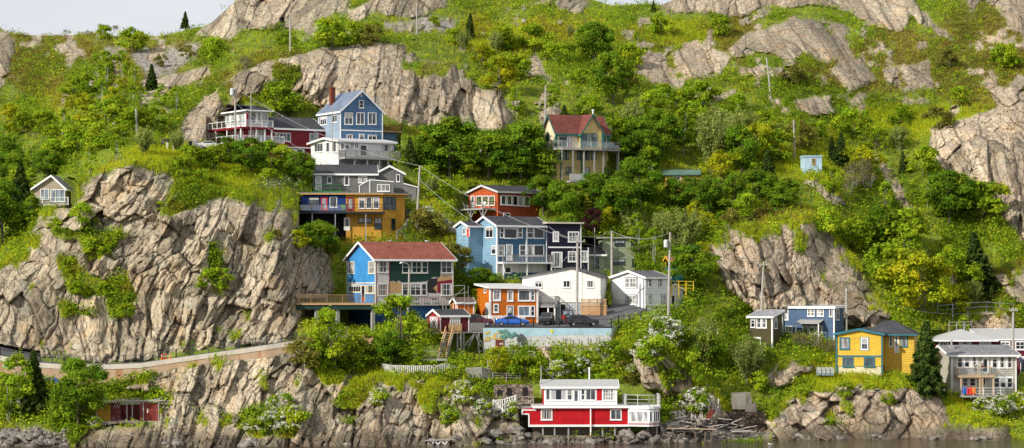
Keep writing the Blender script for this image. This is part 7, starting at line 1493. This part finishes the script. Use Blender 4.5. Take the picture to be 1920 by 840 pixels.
A('maple',(148,806,132),(30,420,120),(5,460,120),(70,370,80),(845,335,112),(805,320,85),(885,320,98),(915,338,92),(985,322,92),(955,345,70),(1200,388,92),(1170,375,58),(1165,420,85),(1205,330,85),(1240,300,95),(1055,415,76),(1115,395,70),(1020,405,75),(1150,195,95),(1115,120,78),(1270,520,60),(1300,545,85),(1335,520,100),(600,480,65),(640,475,70),(625,450,50),(575,470,50),(855,560,72),(900,560,58),(1390,330,95),(1330,410,75),(1255,410,85),(1300,380,80),(1420,390,70),(1650,470,80),(1620,430,70),(1780,420,100),(930,300,70),(990,240,60),(1470,395,60),(735,692,70),(1320,690,70),(1400,690,60),(1580,395,70),(560,345,60),(470,325,66),(430,312,55),(1750,470,70),(1180,290,70))
A('bush',(345,332,38),(378,348,30),(332,318,26),(410,305,44),(445,335,26),(505,345,30),(360,355,24),(300,395,18),(153,432,52),(178,485,42),(205,470,26),(104,437,30),(128,517,34),(150,556,30),(195,552,26),(140,592,24),(175,596,22),(240,597,30),(45,250,42),(140,185,42),(200,245,60),(80,250,40),(100,310,50),(140,295,60),(190,280,52),(250,255,55),(290,245,45),(245,98,48),(195,75,28),(420,105,52),(400,115,45),(500,90,48),(520,85,44),(560,82,42),(590,98,55),(620,92,58),(655,85,48),(460,68,26),(400,322,50),(360,315,42),(505,320,58),(525,215,62),(545,218,45),(680,458,42),(715,445,45),(650,452,36),(810,350,40),(785,360,45),(830,375,40),(940,95,48),(1000,95,50),(1240,68,45),(1350,70,42),(1600,258,55),(1530,268,42),(1645,210,70),(1700,195,52),(1755,195,50),(1740,88,62),(1700,75,45),(1885,130,50),(1800,200,38),(1840,420,80),(1730,330,60),(1755,270,40),(1460,305,60),(1400,412,50),(1550,450,60),(1600,470,60),(1690,480,90),(1660,540,85),(1890,590,58),(1840,748,28),(985,713,58),(880,352,45),(1045,120,40),(1090,100,45),(970,150,50),(1010,170,55),(1180,130,50),(1215,200,45),(1290,210,45),(1300,250,60),(1430,250,40),(1470,240,45),(1385,215,40),(1690,235,40),(1790,245,35),(760,235,30),(700,60,22),(815,50,20),(1870,730,35),(1500,745,24),(1585,745,30),(405,548,46),(600,680,55),(660,700,45),(840,800,30),(1050,700,40),(1100,690,35),(1150,680,40),(1230,690,60),(1290,720,60),(1665,760,24),(1420,735,40),(1290,600,40),(940,745,35))
A('sapling',(622,690,112),(745,668,118),(700,690,66),(720,560,60),(1180,330,80))
A('yellow',(878,712,74),(1725,592,118),(1670,592,70),(1790,592,60),(935,705,56),(1150,165,60),(330,165,50),(1420,300,70),(1350,350,70),(1850,380,60),(1700,420,70),(560,470,40),(940,180,75),(905,130,50),(1260,340,70),(1620,330,60))
A('birch',(40,785,125),(15,790,90),(235,155,62),(200,175,75),(190,210,65),(250,185,65),(215,240,60),(265,210,50),(330,210,50),(300,210,55),(1250,250,85),(1280,290,90),(1225,350,80),(1310,280,80),(640,252,36),(1195,480,60),(1225,495,70),(1870,470,70),(970,220,60),(1040,210,50),(170,330,60),(220,300,50),(30,300,55),(60,330,50),(120,250,50),(720,690,50),(780,690,48),(1810,640,50),(1120,290,60))
A('willow',(1185,500,122),(1280,478,98),(1335,325,130),(1365,700,148),(1320,690,100),(1405,720,95),(995,412,82),(1390,275,80),(1340,250,60),(930,100,45),(1180,250,70),(270,290,55),(330,285,50),(870,95,45),(1350,600,60),(1240,450,60))
A('olive',(880,522,90),(915,500,50),(850,515,60),(1470,590,30),(1760,245,45),(1830,160,40),(1500,285,60),(1660,190,60),(790,440,50),(810,445,45),(690,85,40),(1440,140,45),(1490,160,35),(1780,130,35),(570,690,60),(1890,210,30),(1370,430,40),(350,110,26),(380,90,30),(300,125,24),(520,450,20),(760,445,32))
A('sapling',(1790,560,100),(1760,500,80),(1700,510,76),(1815,480,76),(1150,300,84),(1230,250,80),(1320,400,84))
A('maple',(885,330,120),(975,345,112),(1066,470,70),(1266,394,60),(1298,390,58),(1222,398,104),(1255,332,84),(1185,300,70))
A('bush',(1400,775,24),(1375,768,16))
A('copper',(1132,474,78),(1085,455,36),(1112,440,50))
A('blossom',(548,812,52),(505,815,44),(525,772,38),(470,810,26),(1243,660,66),(1215,680,50),(870,758,44),(905,780,32),(840,790,22),(1090,705,40),(1045,710,35),(1875,785,45),(1910,775,40),(1840,775,30),(178,806,26),(590,460,34),(800,425,38),(830,432,30),(710,760,34),(960,790,40),(1305,780,55),(1135,670,30),(1265,640,40))
A('bare',(1525,660,66),(1550,668,55),(1500,655,50),(1690,692,88),(1672,690,60),(1610,350,85),(1595,360,60),(1625,360,70),(215,60,20),(125,66,18),(168,68,18),(1600,120,26),(1830,110,30),(740,60,26),(460,130,40),(1430,260,40))
A('larch',(1107,474,116))
clear = [h for h, y in CARVES if max(p[0] for p in h)-min(p[0] for p in h) > 8]
clear = [h for h in clear if max(p[1] for p in h)-min(p[1] for p in h) > 8]
FILL = [([(0,240),(120,205),(190,95),(250,100),(300,180),(345,205),(310,290),(240,288),(150,330),(60,330),(0,330)],16,('bush','birch','bush','yellow'),(26,52)),
 ([(380,120),(420,85),(660,60),(800,75),(1250,60),(1250,240),(1000,240),(965,180),(870,118),(770,80),(600,84),(420,130)],24,('bush','bush','olive','birch','willow'),(20,40)),
 ([(760,240),(960,260),(1010,240),(1020,330),(1160,300),(1160,200),(1330,200),(1480,260),(1500,400),(1400,415),(1320,470),(1340,560),(1290,560),(1250,500),(1100,460),(1020,360),(880,350),(780,380),(760,340)],34,('maple','birch','sapling','sapling','willow','bush','yellow'),(34,70)),
 ([(1560,300),(1740,240),(1760,330),(1850,360),(1900,460),(1900,580),(1700,590),(1640,560),(1590,470),(1560,400),(1500,330)],22,('sapling','bush','sapling','birch','willow','spruce'),(34,64)),
 ([(1000,672),(1180,672),(1300,720),(1240,760),(1050,720)],8,('bush','blossom','olive'),(18,30)),([(0,330),(100,330),(60,430),(0,480)],8,('maple','bush'),(50,85)),([(570,400),(760,440),(640,480),(600,500)],6,('bush','maple'),(26,44))]
random.seed(33)
for poly, n, kinds, (h0, h1) in FILL:
    x0, x1 = min(p[0] for p in poly), max(p[0] for p in poly); y0, y1 = min(p[1] for p in poly), max(p[1] for p in poly); c = tries = 0
    while c < n and tries < 600:
        tries += 1; x, y = random.uniform(x0, x1), random.uniform(y0, y1); hh = random.uniform(h0, h1)
        if not inside(poly, np.array([x]), np.array([y]))[0]: continue
        if any(abs(q[1]-x) < hh*.42 and abs(q[2]-y) < hh*.42 for q in PL): continue
        if any(inside(h, np.array([x-hh*.3,x,x+hh*.3,x,x]), np.array([y-hh*.5]*3+[y-hh*.9,y-4])).any() for h in clear): continue
        r_, c_ = ground(x, y)
        if rock[r_[0], c_[0]] > .3: continue
        PL.append((random.choice(kinds), x, y, hh)); c += 1
def onrock(x, y, hh):
    q = np.array([(x+a*hh*.4, y-b*hh) for a in (-1,-.5,0,.5,1) for b in (.15,.35,.55,.75,.95)]); r_, c_ = ground(q[:,0], q[:,1]); return float((rock[r_,c_] > .5).mean())
PL = [p for p in PL if p[1] < 330 or p[2] > 640 or (p[1] < 620 and p[2] > 290) or onrock(p[1], p[2], p[3]) < .3]
PROT = [(1019,205,1165,326),(1244,318,1312,329),(876,350,985,392),(935,405,1030,490),(866,412,935,445),(1028,418,1100,505),(1147,508,1283,580),(560,360,765,410),(640,405,760,425),(395,195,612,250),(582,168,756,312),(585,318,780,358),(795,600,862,672),(802,584,908,624),(925,614,1146,634),(192,742,307,788),(716,684,858,699),(979,716,1240,800),(927,722,998,742),(1412,580,1466,625),(1468,570,1577,608),(1568,615,1714,688),(1770,645,1912,735),(1755,617,1920,650),(1507,292,1541,320),(644,455,850,552),(894,534,1008,607),(979,502,1138,606),(554,548,704,570),(1340,412,1650,592),(60,330,120,372),(926,606,1150,640),(1110,455,1140,500),(1642,300,1712,400),(1512,325,1585,385),(1745,240,1915,440),(1482,180,1570,220),(1552,112,1645,172),(985,108,1052,158)]
def hides(k, x, y, hh):
    w_ = hh*PROTO[k][0]['w']/PROTO[k][0]['h']*.5; a0, a1, b0, b1 = x-w_, x+w_, y-hh, y-hh*.12
    for p, q, r_, s_ in PROT:
        if y < s_-3 or k in ('bare','spruce') or (k, x) == ('maple', 148): continue
        o = max(0, min(a1, r_)-max(a0, p))*max(0, min(b1, s_)-max(b0, q))
        if o > .10*(a1-a0)*(b1-b0) or o > .16*(r_-p)*(s_-q): return True
    return False
n0 = len(PL); PL = [p for p in PL if not hides(*p)]; print('cleared', n0-len(PL), 'left', len(PL))
REFS = [(455,240,'the burgundy house'),(678,215,'the tall blue gabled house'),(650,285,'the white balcony house'),(650,335,'the weathered grey house'),(660,400,'the blue and yellow house'),(940,380,'the orange-red bungalow'),(1085,275,'the cream tower house'),(750,520,'the green and blue house'),(950,460,'the mid-blue house'),(1065,460,'the dark purple house'),(1150,480,'the pale green house'),(1060,540,'the white gabled house'),(950,570,'the orange house'),(1200,545,'the white corner house'),(850,605,'the red shed'),(1090,760,'the red cottage'),(1430,620,'the olive house'),(1520,600,'the blue flat-roofed house'),(1620,650,'the yellow house'),(1845,690,'the grey balcony house'),(90,355,'the beige house'),(1524,306,'the pale blue hut'),(1278,330,'the green-roofed hut'),(240,770,'the ruined hut'),(520,30,'the summit crag'),(780,150,'the big rock slab'),(1450,80,'the slanting upper rocks'),(1830,270,'the right-hand cliff'),(1460,500,'the pink crag'),(200,420,'the left headland'),(450,480,'the headland face'),(180,65,'the left skyline'),(1690,225,'the green meadow'),(1190,10,'the skyline notch'),(1610,780,'the yellow house bluff'),(700,780,'the lower cliff'),(1320,770,'the driftwood pile'),(1730,690,'the little greenhouse'),(1030,635,'the mural wall'),(310,110,'the brown scree'),(1215,120,'the round boulder'),(1600,140,'the square boulders'),(800,410,'the dark stone wall'),(1860,600,'the crag behind the maroon house'),(1270,535,'the yellow footbridge'),(1000,120,'the split boulder'),(1680,350,'the rock fin')]
lab = []
for k, x, y, hh in PL:
    ym = y-hh*.5; d = sorted(((x-a)**2+((ym-b)*1.1)**2, a, b, n) for a, b, n in REFS)[0]; dx, dy = x-d[1], ym-d[2]
    rel = ('right of' if dx > 0 else 'left of') if abs(dx) > abs(dy)*1.2 else ('above' if dy < 0 else 'below')
    if math.sqrt(d[0]) < 25: rel = 'beside'
    lab.append([KIND[k][2], rel, d[3], ('tall ' if hh > 75 else ('small ' if hh < 36 else ''))])
from collections import defaultdict
byl = defaultdict(list)
for i, l in enumerate(lab): byl[(l[3]+l[0], l[1], l[2])].append(i)
ORD = ['first','second','third','fourth','fifth','sixth','seventh','eighth','ninth','tenth']
LABEL = {}
for (a, rel, n), ids in byl.items():
    ids.sort(key=lambda i: PL[i][1])
    for j, i in enumerate(ids): LABEL[i] = f'{a} {rel} {n}' if len(ids) == 1 else f'{ORD[min(j,9)]} {a} from left, {rel} {n}'
cnt = defaultdict(int)
for i, (k, x, y, hh) in enumerate(PL):
    if k == 'bush' and x > 250 and hh > 55 and random.random() < .3: k2 = 'yellow'
    pr = PROTO[k][cnt[k] % len(PROTO[k])]; cnt[k] += 1
    g_ = G(x, y); s = hh*g_.y/F/pr['h']; nm, cat, _ = KIND[k]
    r = empty(nm, g_-Vector((0,0,.1*s)), random.uniform(0, 6.28)); r.scale = (s*random.uniform(.85,1.2), s*random.uniform(.85,1.2), s); r.rotation_euler = (random.gauss(0,.05), random.gauss(0,.05), random.uniform(0,6.28))
    if k == 'maple' and x == 148: r.scale = (s*.8, s*.8, s)
    tag(r, LABEL[i], cat, 'trees and bushes on the hillside')
    if pr['trunk'] is not None: o = bpy.data.objects.new('trunk' if k not in ('bush','olive','blossom','bare') else 'stems', pr['trunk']); COL.objects.link(o); o.parent = r
    o = bpy.data.objects.new('crown' if cat == 'tree' else 'foliage', pr['crown']); COL.objects.link(o); o.parent = r
    if pr['extra']: o = bpy.data.objects.new(pr['extra'][0], pr['extra'][1]); COL.objects.link(o); o.parent = r
# ---- ground cover: low leafy tufts, heath and grass over everything that is not rock
def cover(name, n, wgt, hgt, size, per, m, spread, up, stretch, tb):
    wv = (wgt*(~carved)*(GY < 880)*(GX > -160)*(GX < 2080)*(GY > rg[None,:]+1)).ravel(); wv = np.clip(wv, 0, None); cdf = np.cumsum(wv); ids = np.searchsorted(cdf, rng.random(n)*cdf[-1])
    P0 = np.stack([XX.ravel()[ids], YY.ravel()[ids], ZZ.ravel()[ids]], 1); s = rng.uniform(.5,1.5,n)**1.4
    P0 = np.repeat(P0, per, 0); sr = np.repeat(s, per)[:,None]; k = n*per; off = rng.normal(size=(k,3))*np.array([spread,spread*.8,0])*sr; zz = rng.random(k)**.8*hgt*sr[:,0]; off[:,2] = zz
    N = off*np.array([1.2,1.2,.6])/np.maximum(sr,.1)+rng.normal(size=(k,3))*.5+np.array([0,-.1,up]); t = np.clip(np.repeat(tb(ids)+rng.normal(size=n)*.22, per)+rng.normal(size=k)*.15, 0, 1)
    me = leafmesh(name, P0+off, N, size*sr[:,0]**.5*rng.uniform(.6,1.4,k), t, np.repeat(rng.random(n), per), stretch); o = link(name, me, m); tag(o, kind='stuff'); return o
for q in ([(172,778),(312,778),(312,800),(172,800)],[(905,610),(1150,610),(1150,650),(905,640)],[(790,650),(862,640),(862,676),(790,680)]): carved |= inside(q, GX, GY)
veg = np.clip(1-rock*1.6, 0, 1)*(1-np.maximum(scree, beach)); big_ = sstep(.42, .62, fbm(mx/4+7, mz/4+1, 3))
tone_ = fbm(mx/6+1, mz/6+3, 3)
cover('low_shrub_cover', 30000, veg*(.25+big_)*(1-bright*.6)*(1-heath*.75), .75, .20, 13, ML['bush'], .32, .5, 1.5, lambda i: tone_.ravel()[i]*1.1-.2)
cover('bracken_cover', 9000, veg*big_*(1-bright), .8, .20, 13, ML['maple'], .35, .5, 1.5, lambda i: tone_.ravel()[i])
cover('heath_cover', 10000, veg*heath, .42, .15, 11, ML['heath'], .3, .5, 1.4, lambda i: tone_.ravel()[i])
cover('olive_cover', 10000, veg*(.2+heath), .5, .16, 11, ML['olive'], .3, .5, 1.4, lambda i: tone_.ravel()[i])
def grass(n, wgt):
    wv = np.clip((wgt*(~carved)*(GY < 880)*(GX > -160)*(GX < 2080)), 0, None).ravel(); cdf = np.cumsum(wv); ids = np.searchsorted(cdf, rng.random(n)*cdf[-1]); per = 5
    P0 = np.repeat(np.stack([XX.ravel()[ids], YY.ravel()[ids], ZZ.ravel()[ids]], 1), per, 0); k = n*per; P0 = P0+rng.normal(size=(k,3))*np.array([.12,.1,.02]); h = rng.uniform(.25,.75,k)[:,None]; tip = P0+np.concatenate([rng.normal(size=(k,2))*.16, h], 1); a = rng.uniform(0,3.14,k); w_ = np.stack([np.cos(a),np.sin(a)*.5,0*a],1)*.045
    V = np.stack([P0-w_-[0,0,.08], P0+w_-[0,0,.08], tip+w_*.3, tip-w_*.3], 1).reshape(-1,3).astype(np.float32); me = bpy.data.meshes.new('grass'); me.vertices.add(4*k); me.vertices.foreach_set('co', V.ravel()); me.loops.add(4*k); me.loops.foreach_set('vertex_index', np.arange(4*k, dtype=np.int32)); me.polygons.add(k); me.polygons.foreach_set('loop_start', np.arange(k, dtype=np.int32)*4); me.update(calc_edges=True)
    at = me.color_attributes.new('tint', 'FLOAT_COLOR', 'POINT'); q = np.ones((4*k,4), np.float32); t = np.repeat(tone_.ravel()[ids]+rng.normal(size=n)*.2, per); q[:,0] = np.repeat(np.clip(t,0,1),4); q[:,1] = np.repeat(np.repeat(rng.random(n),per),4); at.data.foreach_set('color', q.ravel()); o = link('grass', me, ML['yellow']); tag(o, kind='stuff')
grass(42000, veg*(.12+bright*1.2)+ledge*veg*.6)
# white umbels in the cover
fl = sum(blob(*b) for b in ((520,352,40,8),(530,785,35,30),(1240,620,30,30),(1100,675,60,18),(870,755,28,28),(1880,770,40,18),(720,745,30,20),(960,780,30,20),(205,800,25,10),(1290,770,25,25),(810,422,35,12),(780,810,30,20),(600,660,40,20)))
cover('white_wild_flowers', 2600, veg*np.clip(fl-.15,0,1), .95, .10, 6, M_PETAL, .2, 1.2, 1.1, lambda i: tone_.ravel()[i])
# ================================================================= light, sky, camera
SUN = Vector((-.67, -.55, .50)).normalized()
el = math.asin(SUN.z)
ld = bpy.data.lights.new('sun', 'SUN'); ld.energy = 5.0; ld.angle = math.radians(.5); ld.color = (1, .945, .86)
so = bpy.data.objects.new('sun', ld); COL.objects.link(so); so.rotation_euler = (-SUN).to_track_quat('-Z', 'Y').to_euler()
w = bpy.data.worlds.new('World'); SC.world = w; w.use_nodes = True; nt = w.node_tree
bg = nt.nodes['Background']; sky = nt.nodes.new('ShaderNodeTexSky'); sky.sky_type = 'NISHITA'; sky.sun_disc = False
sky.sun_elevation = el; sky.sun_rotation = math.atan2(SUN.x, SUN.y)
tc = nt.nodes.new('ShaderNodeTexCoord'); mp = nt.nodes.new('ShaderNodeMapping'); mp.inputs['Scale'].default_value = (1, 1, 3.5)
nz_ = nt.nodes.new('ShaderNodeTexNoise'); nz_.inputs['Scale'].default_value = 2.6; nz_.inputs['Detail'].default_value = 6
rp = nt.nodes.new('ShaderNodeValToRGB'); rp.color_ramp.elements[0].position = .30; rp.color_ramp.elements[1].position = .55
rp.color_ramp.elements[0].color = (.45,.45,.45,1); rp.color_ramp.elements[1].color = (.97,.97,.97,1)
cr = nt.nodes.new('ShaderNodeValToRGB'); cr.color_ramp.elements[0].position = .3; cr.color_ramp.elements[1].position = .7
cr.color_ramp.elements[0].color = (4.9,5.0,5.4,1); cr.color_ramp.elements[1].color = (5.7,5.7,5.9,1)
mx_ = nt.nodes.new('ShaderNodeMix'); mx_.data_type = 'RGBA'
n2_ = nt.nodes.new('ShaderNodeTexNoise'); n2_.inputs['Scale'].default_value = 9; n2_.inputs['Detail'].default_value = 5
L = nt.links.new
L(tc.outputs['Generated'], mp.inputs[0]); L(mp.outputs[0], nz_.inputs['Vector']); L(nz_.outputs['Fac'], rp.inputs[0]); L(mp.outputs[0], n2_.inputs['Vector']); L(n2_.outputs['Fac'], cr.inputs[0])
L(rp.outputs[0], mx_.inputs[0]); L(sky.outputs[0], mx_.inputs[6]); L(cr.outputs[0], mx_.inputs[7]); L(mx_.outputs[2], bg.inputs[0]); bg.inputs[1].default_value = .15
cd = bpy.data.cameras.new('camera'); co = bpy.data.objects.new('camera', cd); COL.objects.link(co); SC.camera = co
co.location = (0, 0, ZC); co.rotation_euler = (math.pi/2, 0, 0); cd.sensor_width = 36; cd.lens = F/1920*36; cd.shift_y = (HZ-420)/1920
cd.clip_start = 1; cd.clip_end = 5000
SC.view_settings.view_transform = 'Standard'; SC.view_settings.look = 'None'; SC.view_settings.exposure = 0; SC.view_settings.gamma = 1
